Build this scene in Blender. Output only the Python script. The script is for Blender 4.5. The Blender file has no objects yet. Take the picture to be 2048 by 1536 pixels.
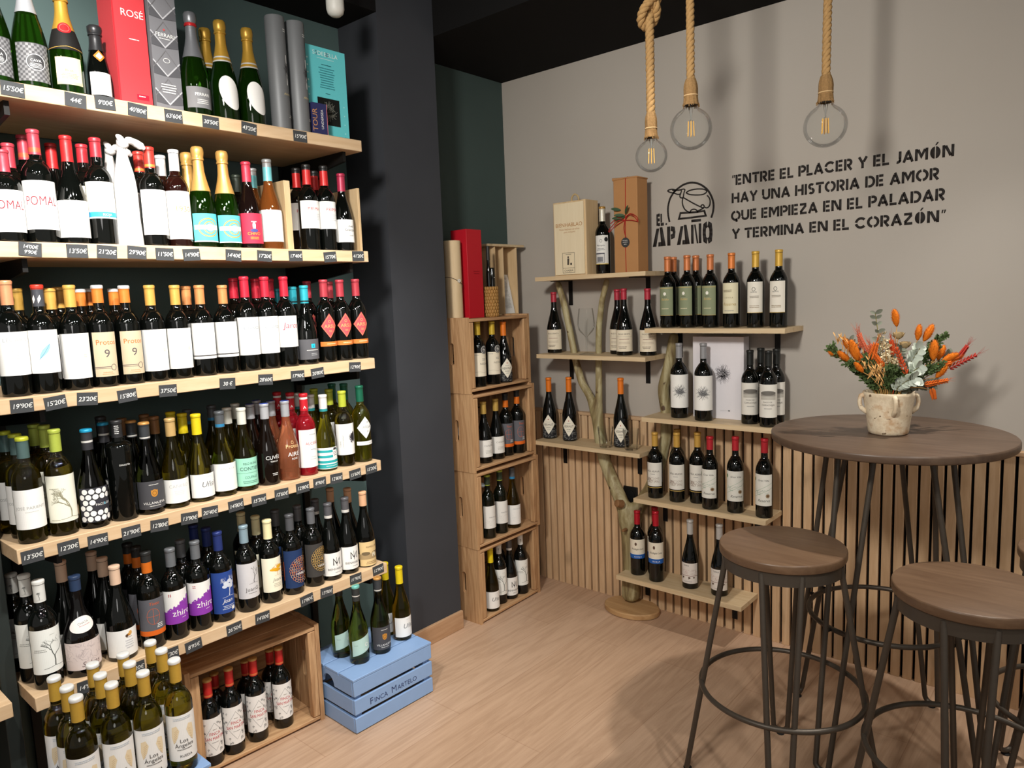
import bpy, math, random
from mathutils import Vector, Matrix

random.seed(7)
SC = bpy.context.scene
COL = SC.collection
PI = math.pi

# ------------------------------------------------------------------ camera
cam_data = bpy.data.cameras.new('camera')
cam_data.sensor_width = 36.0
cam_data.lens = 25.507
cam_data.clip_start = 0.05
cam = bpy.data.objects.new('camera', cam_data)
COL.objects.link(cam)
yaw, pitch, roll = 0.7124, 0.1209, -0.0377
fwd = Vector((-math.sin(yaw) * math.cos(pitch), math.cos(yaw) * math.cos(pitch), -math.sin(pitch)))
rgt = Vector((math.cos(yaw), math.sin(yaw), 0))
upv = rgt.cross(fwd)
cx_ = rgt * math.cos(roll) + upv * math.sin(roll)
cy_ = upv * math.cos(roll) - rgt * math.sin(roll)
M = Matrix((cx_, cy_, -fwd)).transposed().to_4x4()
M.translation = Vector((2.5323, -2.939, 1.5))
cam.matrix_world = M
SC.camera = cam

# ------------------------------------------------------------------ view, world, lamps
SC.view_settings.view_transform = 'Standard'
SC.view_settings.look = 'None'
SC.view_settings.gamma = 1.0
SC.view_settings.use_curve_mapping = False
SC.view_settings.exposure = 0.0
SC.cycles.use_denoising = True
SC.cycles.max_bounces = 10
SC.cycles.transparent_max_bounces = 16
SC.cycles.caustics_reflective = False
SC.cycles.caustics_refractive = False

world = bpy.data.worlds.new('world')
SC.world = world
world.use_nodes = True
world.node_tree.nodes['Background'].inputs[0].default_value = (1.0, 0.96, 0.91, 1)
world.node_tree.nodes['Background'].inputs[1].default_value = 0.30


def spot(name, loc, target, power, cone, blend=0.5, radius=0.04, color=(1, 0.9, 0.78)):
    d = bpy.data.lights.new(name, 'SPOT')
    d.energy = power
    d.spot_size = math.radians(cone)
    d.spot_blend = blend
    d.shadow_soft_size = radius
    d.color = color
    o = bpy.data.objects.new(name, d)
    COL.objects.link(o)
    o.location = loc
    o.rotation_euler = (Vector(target) - Vector(loc)).to_track_quat('-Z', 'Y').to_euler()
    return o


COOL = (1.0, 0.965, 0.91)
WARM = (1.0, 0.95, 0.875)
# ceiling track spots over the shelf wall
spot('track_spot_shelf', (1.70, -2.75, 2.52), (0.25, -2.36, 2.00), 250, 54, 0.9, 0.03, COOL)
spot('track_spot_shelf', (1.68, -2.20, 2.52), (0.40, -2.02, 1.20), 105, 62, 0.8, 0.03, COOL)
spot('track_spot_shelf', (1.66, -1.60, 2.52), (0.40, -1.62, 0.95), 80, 66, 0.8, 0.03, COOL)
spot('track_spot_shelf', (1.64, -1.05, 2.52), (0.40, -1.30, 0.40), 42, 66, 0.8, 0.03, COOL)
spot('track_spot_shelf', (1.75, -3.00, 2.52), (0.60, -2.15, 0.30), 85, 50, 0.8, 0.03, COOL)
# added unseen soft fill from behind the camera, lifts niche and bottles
spot('front_fill_spot', (3.30, -3.70, 1.90), (0.2, -1.6, 1.3), 46, 80, 1.0, 0.45, (1.0, 0.97, 0.94))
# small unseen spots added to put more glints on the bottles
for p in ((2.60, -3.50, 2.56), (3.40, -2.70, 2.56), (2.40, -2.10, 2.56), (2.90, -1.30, 2.56), (1.95, -3.75, 2.56), (1.10, -3.10, 2.56)):
    spot('glint_spot', p, (p[0] * .7, p[1] + .5, 0.6), 8, 150, 1.0, 0.03, COOL)
# room spots on the grey wall and the tables
spot('track_spot_wall', (1.75, -3.05, 2.45), (0.95, 0.0, 1.45), 228, 86, 1.0, 0.16, (1.0, 0.965, 0.90))
spot('track_spot_wall', (3.40, -2.40, 2.50), (2.0, 0.0, 1.3), 32, 78, 1.0, 0.16, WARM)
spot('track_spot_table', (2.35, -0.25, 2.52), (1.95, -0.9, 0.3), 115, 74, 1.0, 0.03, WARM)
spot('stools_fill_spot', (2.95, -1.60, 2.52), (2.0, -1.25, 0.0), 48, 62, 1.0, 0.03, WARM)  # added from the right to brighten the floor around the stools
spot('track_spot_floor', (1.75, -1.75, 2.52), (1.45, -1.5, 0.0), 8, 80, 1.0, 0.05, WARM)

# ------------------------------------------------------------------ helpers: materials
MATS = {}


def lin(c):
    out = []
    for v in c[:3]:
        v = v / 255.0
        out.append(v / 12.92 if v <= 0.04045 else ((v + 0.055) / 1.055) ** 2.4)
    return (out[0], out[1], out[2], 1.0)


def new_mat(name):
    m = bpy.data.materials.new(name)
    m.use_nodes = True
    return m, m.node_tree, m.node_tree.nodes['Principled BSDF']


def mixcol(nt, fac, a, b):
    n = nt.nodes.new('ShaderNodeMix')
    n.data_type = 'RGBA'
    for sock, v in ((n.inputs[0], fac), (n.inputs[6], a), (n.inputs[7], b)):
        if hasattr(v, 'links') or isinstance(v, bpy.types.NodeSocket):
            nt.links.new(v, sock)
        else:
            sock.default_value = v
    return n.outputs[2]


def obj_coord(nt, scale=(1, 1, 1), rot=(0, 0, 0), kind='Object'):
    t = nt.nodes.new('ShaderNodeTexCoord')
    mp = nt.nodes.new('ShaderNodeMapping')
    mp.inputs['Scale'].default_value = scale
    mp.inputs['Rotation'].default_value = rot
    nt.links.new(t.outputs[kind], mp.inputs[0])
    return mp.outputs[0]


def noise(nt, vec, scale, detail=4, rough=0.55, dist=0.0):
    n = nt.nodes.new('ShaderNodeTexNoise')
    n.inputs['Scale'].default_value = scale
    n.inputs['Detail'].default_value = detail
    n.inputs['Roughness'].default_value = rough
    n.inputs['Distortion'].default_value = dist
    nt.links.new(vec, n.inputs['Vector'])
    return n.outputs[0]


def ramp(nt, fac, stops):
    r = nt.nodes.new('ShaderNodeValToRGB')
    els = r.color_ramp.elements
    while len(els) < len(stops):
        els.new(0.5)
    for e, (p, c) in zip(els, stops):
        e.position = p
        e.color = c
    nt.links.new(fac, r.inputs[0])
    return r.outputs[0]


def bump(nt, bs, height, strength, dist=0.002):
    b = nt.nodes.new('ShaderNodeBump')
    b.inputs['Strength'].default_value = strength
    b.inputs['Distance'].default_value = dist
    nt.links.new(height, b.inputs['Height'])
    nt.links.new(b.outputs[0], bs.inputs['Normal'])


def plain(c, rough=0.55, metal=0.0, spec=0.4, var=0.06, scale=60, bmp=0.0):
    """Painted or printed surface: one colour with a fine procedural mottling."""
    key = ('plain', tuple(c), rough, metal, spec, var, scale, bmp)
    if key in MATS:
        return MATS[key]
    m, nt, bs = new_mat('surface_%d_%d_%d' % tuple(c[:3]))
    a = lin(c)
    b = tuple(max(0.0, v * (1 - var * 2)) for v in a[:3]) + (1,)
    n = noise(nt, obj_coord(nt), scale, 3)
    nt.links.new(mixcol(nt, n, a, b), bs.inputs['Base Color'])
    bs.inputs['Roughness'].default_value = rough
    bs.inputs['Metallic'].default_value = metal
    bs.inputs['Specular IOR Level'].default_value = spec
    if bmp:
        bump(nt, bs, n, bmp)
    MATS[key] = m
    return m


def paper(c):
    return plain(c, 0.62, 0.0, 0.25, 0.02, 90)


def ink(c):
    return plain(c, 0.5, 0.0, 0.3, 0.02, 90)


def foil(c, rough=0.38, metal=0.45):
    return plain(c, rough, metal, 0.5, 0.06, 140, 0.08)


def wood(name, c1, c2, axis='Y', scale=1.0, rough=0.5, knots=0.0, ring=7.0, bstr=0.08):
    key = ('wood', name)
    if key in MATS:
        return MATS[key]
    m, nt, bs = new_mat(name)
    s = {'X': (0.09, 1, 1), 'Y': (1, 0.09, 1), 'Z': (1, 1, 0.09)}[axis]
    vec = obj_coord(nt, tuple(v * scale for v in s))
    n1 = noise(nt, vec, 14, 6, 0.6, 1.2)
    n2 = noise(nt, vec, 75, 3, 0.6)
    ma = nt.nodes.new('ShaderNodeMath')
    ma.operation = 'MULTIPLY'
    ma.inputs[1].default_value = ring
    nt.links.new(n1, ma.inputs[0])
    fr = nt.nodes.new('ShaderNodeMath')
    fr.operation = 'PINGPONG'
    fr.inputs[1].default_value = 1.0
    nt.links.new(ma.outputs[0], fr.inputs[0])
    grain = mixcol(nt, 0.45, ramp(nt, fr.outputs[0], [(0.0, (0, 0, 0, 1)), (1.0, (1, 1, 1, 1))]),
                   ramp(nt, n2, [(0.3, (0, 0, 0, 1)), (0.7, (1, 1, 1, 1))]))
    base = mixcol(nt, grain, lin(c1), lin(c2))
    if knots:
        vec2 = obj_coord(nt, tuple(v * scale for v in {'X': (0.4, 1, 1), 'Y': (1, 0.4, 1), 'Z': (1, 1, 0.4)}[axis]))
        n3 = noise(nt, vec2, 9, 2, 0.5)
        dark = ramp(nt, n3, [(0.66, (0, 0, 0, 1)), (0.74, (1, 1, 1, 1))])
        k = nt.nodes.new('ShaderNodeMath')
        k.operation = 'MULTIPLY'
        k.inputs[1].default_value = knots
        nt.links.new(dark, k.inputs[0])
        base = mixcol(nt, k.outputs[0], base, lin(tuple(v * 0.35 for v in c2)))
    nt.links.new(base, bs.inputs['Base Color'])
    bs.inputs['Roughness'].default_value = rough
    bs.inputs['Specular IOR Level'].default_value = 0.35
    bump(nt, bs, n2, bstr, 0.001)
    MATS[key] = m
    return m


def glass_dark(name, c, rough=0.04):
    key = ('gd', name)
    if key not in MATS:
        m, nt, bs = new_mat(name)
        n = noise(nt, obj_coord(nt), 20, 2)
        a = lin(c)
        nt.links.new(mixcol(nt, n, a, tuple(v * 0.6 for v in a[:3]) + (1,)), bs.inputs['Base Color'])
        bs.inputs['Roughness'].default_value = rough
        bs.inputs['IOR'].default_value = 1.52
        MATS[key] = m
    return MATS[key]


def glass_tint(name, c, rough=0.02, solid=0.0):
    """Coloured bottle glass full of wine: refracting, tinted where light passes through."""
    key = ('gt', name)
    if key not in MATS:
        m, nt, bs = new_mat(name)
        n = noise(nt, obj_coord(nt), 12, 2)
        a = lin(c)
        nt.links.new(mixcol(nt, n, a, tuple(v * 0.85 for v in a[:3]) + (1,)), bs.inputs['Base Color'])
        bs.inputs['Roughness'].default_value = rough
        bs.inputs['IOR'].default_value = 1.42
        bs.inputs['Transmission Weight'].default_value = 1.0 - solid
        MATS[key] = m
    return MATS[key]


def thin_glass():
    """Clear thin-walled glass: see-through with Fresnel reflections."""
    if 'thin' not in MATS:
        m = bpy.data.materials.new('clear_thin_glass')
        m.use_nodes = True
        nt = m.node_tree
        nt.nodes.remove(nt.nodes['Principled BSDF'])
        out = nt.nodes['Material Output']
        tr = nt.nodes.new('ShaderNodeBsdfTransparent')
        tr.inputs[0].default_value = (0.97, 0.98, 0.98, 1)
        gl = nt.nodes.new('ShaderNodeBsdfGlossy')
        gl.inputs['Roughness'].default_value = 0.03
        lw = nt.nodes.new('ShaderNodeLayerWeight')
        lw.inputs['Blend'].default_value = 0.16
        n = noise(nt, obj_coord(nt), 5, 1)
        bm_ = nt.nodes.new('ShaderNodeBump')
        bm_.inputs['Strength'].default_value = 0.03
        nt.links.new(n, bm_.inputs['Height'])
        nt.links.new(bm_.outputs[0], gl.inputs['Normal'])
        mx = nt.nodes.new('ShaderNodeMixShader')
        half_ = nt.nodes.new('ShaderNodeMath')
        half_.operation = 'MULTIPLY'
        half_.inputs[1].default_value = 0.6
        nt.links.new(lw.outputs['Fresnel'], half_.inputs[0])
        nt.links.new(half_.outputs[0], mx.inputs[0])
        nt.links.new(tr.outputs[0], mx.inputs[1])
        nt.links.new(gl.outputs[0], mx.inputs[2])
        nt.links.new(mx.outputs[0], out.inputs[0])
        MATS['thin'] = m
    return MATS['thin']


# ------------------------------------------------------------------ helpers: geometry
class MB:
    def __init__(self):
        self.v, self.f, self.mi, self.mats = [], [], [], []

    def slot(self, m):
        if m not in self.mats:
            self.mats.append(m)
        return self.mats.index(m)

    def add(self, vs, fs, m):
        k = self.slot(m)
        o = len(self.v)
        self.v.extend([tuple(p) for p in vs])
        for f in fs:
            self.f.append(tuple(i + o for i in f))
            self.mi.append(k)
        return self

    def box(self, a, b, m, mat=None):
        x0, y0, z0 = a
        x1, y1, z1 = b
        vs = [(x0, y0, z0), (x1, y0, z0), (x1, y1, z0), (x0, y1, z0), (x0, y0, z1), (x1, y0, z1), (x1, y1, z1), (x0, y1, z1)]
        if mat is not None:
            vs = [mat @ Vector(p) for p in vs]
        return self.add(vs, [(0, 3, 2, 1), (4, 5, 6, 7), (0, 1, 5, 4), (1, 2, 6, 5), (2, 3, 7, 6), (3, 0, 4, 7)], m)

    def lathe(self, prof, m, seg=32, c=(0, 0, 0), axis=None, cap=True, mfun=None, rfun=None):
        """prof: (r, z) from bottom to top. mfun(z) picks a material, rfun(angle, z) scales the radius."""
        rings = []
        vs = []
        for r, z in prof:
            rings.append(len(vs))
            for i in range(seg):
                a = 2 * PI * i / seg
                k = rfun(a, z) if rfun else 1.0
                vs.append(Vector((r * k * math.cos(a), r * k * math.sin(a), z)))
        fs, ms = [], []
        for j in range(len(prof) - 1):
            zz = (prof[j][1] + prof[j + 1][1]) / 2
            mm = mfun(zz) if mfun else m
            for i in range(seg):
                i2 = (i + 1) % seg
                fs.append((rings[j] + i, rings[j] + i2, rings[j + 1] + i2, rings[j + 1] + i))
                ms.append(mm)
        if cap:
            fs.append(tuple(rings[0] + i for i in reversed(range(seg))))
            ms.append(mfun(prof[0][1]) if mfun else m)
            fs.append(tuple(rings[-1] + i for i in range(seg)))
            ms.append(mfun(prof[-1][1]) if mfun else m)
        q = axis.normalized().to_track_quat('Z', 'Y').to_matrix() if axis is not None else None
        cv = Vector(c)
        vs = [(q @ p if q else p) + cv for p in vs]
        o = len(self.v)
        self.v.extend([tuple(p) for p in vs])
        for f, mm in zip(fs, ms):
            self.f.append(tuple(i + o for i in f))
            self.mi.append(self.slot(mm))
        return self

    def tube(self, pts, r, m, n=8, closed=False, caps=True):
        pts = [Vector(p) for p in pts]
        N = len(pts)
        rr = r if isinstance(r, (list, tuple)) else [r] * N
        nrm = None
        vs = []
        for i, p in enumerate(pts):
            if closed:
                t = (pts[(i + 1) % N] - pts[i - 1]).normalized()
            else:
                t = (pts[min(i + 1, N - 1)] - pts[max(i - 1, 0)]).normalized()
            if nrm is None:
                nrm = t.orthogonal().normalized()
            nrm = (nrm - t * nrm.dot(t))
            nrm = nrm.normalized() if nrm.length > 1e-6 else t.orthogonal().normalized()
            b = t.cross(nrm)
            for k in range(n):
                a = 2 * PI * k / n
                vs.append(p + (nrm * math.cos(a) + b * math.sin(a)) * rr[i])
        fs = []
        for i in range(N if closed else N - 1):
            j = (i + 1) % N
            for k in range(n):
                k2 = (k + 1) % n
                fs.append((i * n + k, i * n + k2, j * n + k2, j * n + k))
        if caps and not closed:
            fs.append(tuple(reversed(range(n))))
            fs.append(tuple((N - 1) * n + k for k in range(n)))
        return self.add(vs, fs, m)

    def prism(self, poly, z0, z1, m, tf=None):
        """Extrude a simple 2-D polygon (counter-clockwise) from z0 to z1; tf maps (x, y, z) to the world."""
        n = len(poly)
        vs = [Vector((x, y, z0)) for x, y in poly] + [Vector((x, y, z1)) for x, y in poly]
        if tf:
            vs = [tf(p) for p in vs]
        fs = [tuple(reversed(range(n))), tuple(range(n, 2 * n))]
        fs += [(i, (i + 1) % n, n + (i + 1) % n, n + i) for i in range(n)]
        return self.add(vs, fs, m)

    def ball(self, c, r, m, seg=10, rings=7, sc=(1, 1, 1), rot=None):
        pr = [(math.sin(PI * j / rings), -math.cos(PI * j / rings)) for j in range(rings + 1)]
        vs, fs = [], []
        for j, (a, z) in enumerate(pr):
            for i in range(seg):
                t = 2 * PI * i / seg
                p = Vector((max(a, 0.001) * math.cos(t) * sc[0], max(a, 0.001) * math.sin(t) * sc[1], z * sc[2])) * r
                vs.append((rot @ p if rot else p) + Vector(c))
        for j in range(rings):
            for i in range(seg):
                i2 = (i + 1) % seg
                fs.append((j * seg + i, j * seg + i2, (j + 1) * seg + i2, (j + 1) * seg + i))
        return self.add(vs, fs, m)

    def mesh(self, name, angle=38):
        me = bpy.data.meshes.new(name)
        me.from_pydata(self.v, [], self.f)
        for m in self.mats:
            me.materials.append(m)
        me.polygons.foreach_set('material_index', self.mi)
        me.polygons.foreach_set('use_smooth', [True] * len(self.f))
        me.update()
        if angle < 180:
            me.set_sharp_from_angle(angle=math.radians(angle))
        return me

    def build(self, name, parent=None, bevel=0.0, angle=38, loc=None):
        o = bpy.data.objects.new(name, self.mesh(name, angle))
        COL.objects.link(o)
        if parent is not None:
            o.parent = parent
        if loc is not None:
            o.location = loc
        if bevel:
            b = o.modifiers.new('bevel', 'BEVEL')
            b.width = bevel
            b.segments = 2
            b.limit_method = 'ANGLE'
        return o


def empty(name, loc, rz=0.0):
    o = bpy.data.objects.new(name, None)
    COL.objects.link(o)
    o.location = loc
    o.rotation_euler = (0, 0, rz)
    o.empty_display_size = 0.05
    return o


def tag(o, label, cat, group=None):
    o['label'] = label
    o['category'] = cat
    if group:
        o['group'] = group
    return o


def struct(o):
    o['kind'] = 'structure'
    return o


def smooth_path(pts, n=8, closed=False):
    P = [Vector(p) for p in pts]
    out = []
    N = len(P)
    for i in range(N if closed else N - 1):
        p0 = P[i - 1] if (closed or i > 0) else P[0]
        p1, p2 = P[i], P[(i + 1) % N]
        p3 = P[(i + 2) % N] if (closed or i + 2 < N) else P[-1]
        for k in range(n):
            t = k / n
            out.append(0.5 * ((2 * p1) + (p2 - p0) * t + (2 * p0 - 5 * p1 + 4 * p2 - p3) * t * t + (3 * p1 - p0 - 3 * p2 + p3) * t ** 3))
    if not closed:
        out.append(P[-1])
    return out


TEXTS = {}


def text_tris(s, size=1.0, bold=0.0, shear=0.0, align='CENTER', sp=1.0, sx=1.0):
    """Triangles (2-D) of a line of text, in the units of size, baseline at 0."""
    key = (s, bold, shear, align, sp)
    if key not in TEXTS:
        cu = bpy.data.curves.new('txt', 'FONT')
        cu.body = s
        cu.size = 1.0
        cu.offset = 0.0
        cu.shear = shear
        cu.align_x = align
        cu.space_character = sp
        cu.resolution_u = 3
        ob = bpy.data.objects.new('txt', cu)
        COL.objects.link(ob)
        dg = bpy.context.evaluated_depsgraph_get()
        me = bpy.data.meshes.new_from_object(ob.evaluated_get(dg))
        me.calc_loop_triangles()
        co = [v.co.copy() for v in me.vertices]
        tr = []
        for t in me.loop_triangles:
            a, b, c = [co[i] for i in t.vertices]
            if (b - a).cross(c - a).z < 0:
                b, c = c, b
            tr.append([(a.x, a.y), (b.x, b.y), (c.x, c.y)])
        TEXTS[key] = tr
        bpy.data.objects.remove(ob)
        bpy.data.meshes.remove(me)
        bpy.data.curves.remove(cu)
    return [[(x * size * sx, y * size) for x, y in t] for t in TEXTS[key]]


def ribbon(pts, w):
    """A flat polyline of width w as a list of convex quads with mitred joints."""
    P = [Vector((p[0], p[1])) for p in pts]
    closed = (P[0] - P[-1]).length < 1e-6
    if closed:
        P = P[:-1]
    N = len(P)
    L, R = [], []
    for i in range(N):
        a = P[i - 1] if (closed or i > 0) else None
        b = P[(i + 1) % N] if (closed or i < N - 1) else None
        d1 = (P[i] - a).normalized() if a is not None else (b - P[i]).normalized()
        d2 = (b - P[i]).normalized() if b is not None else d1
        n1, n2 = Vector((-d1.y, d1.x)), Vector((-d2.y, d2.x))
        m = (n1 + n2)
        m = m.normalized() if m.length > 1e-6 else n1
        k = min(2.0, 1.0 / max(0.4, m.dot(n1)))
        L.append(P[i] + m * (w / 2 * k))
        R.append(P[i] - m * (w / 2 * k))
    out = []
    for i in range(N if closed else N - 1):
        j = (i + 1) % N
        out.append([tuple(R[i]), tuple(R[j]), tuple(L[j]), tuple(L[i])])
    return out


ORD = 'first second third fourth fifth sixth seventh eighth ninth tenth eleventh twelfth thirteenth fourteenth fifteenth sixteenth seventeenth eighteenth nineteenth twentieth'.split()

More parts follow.
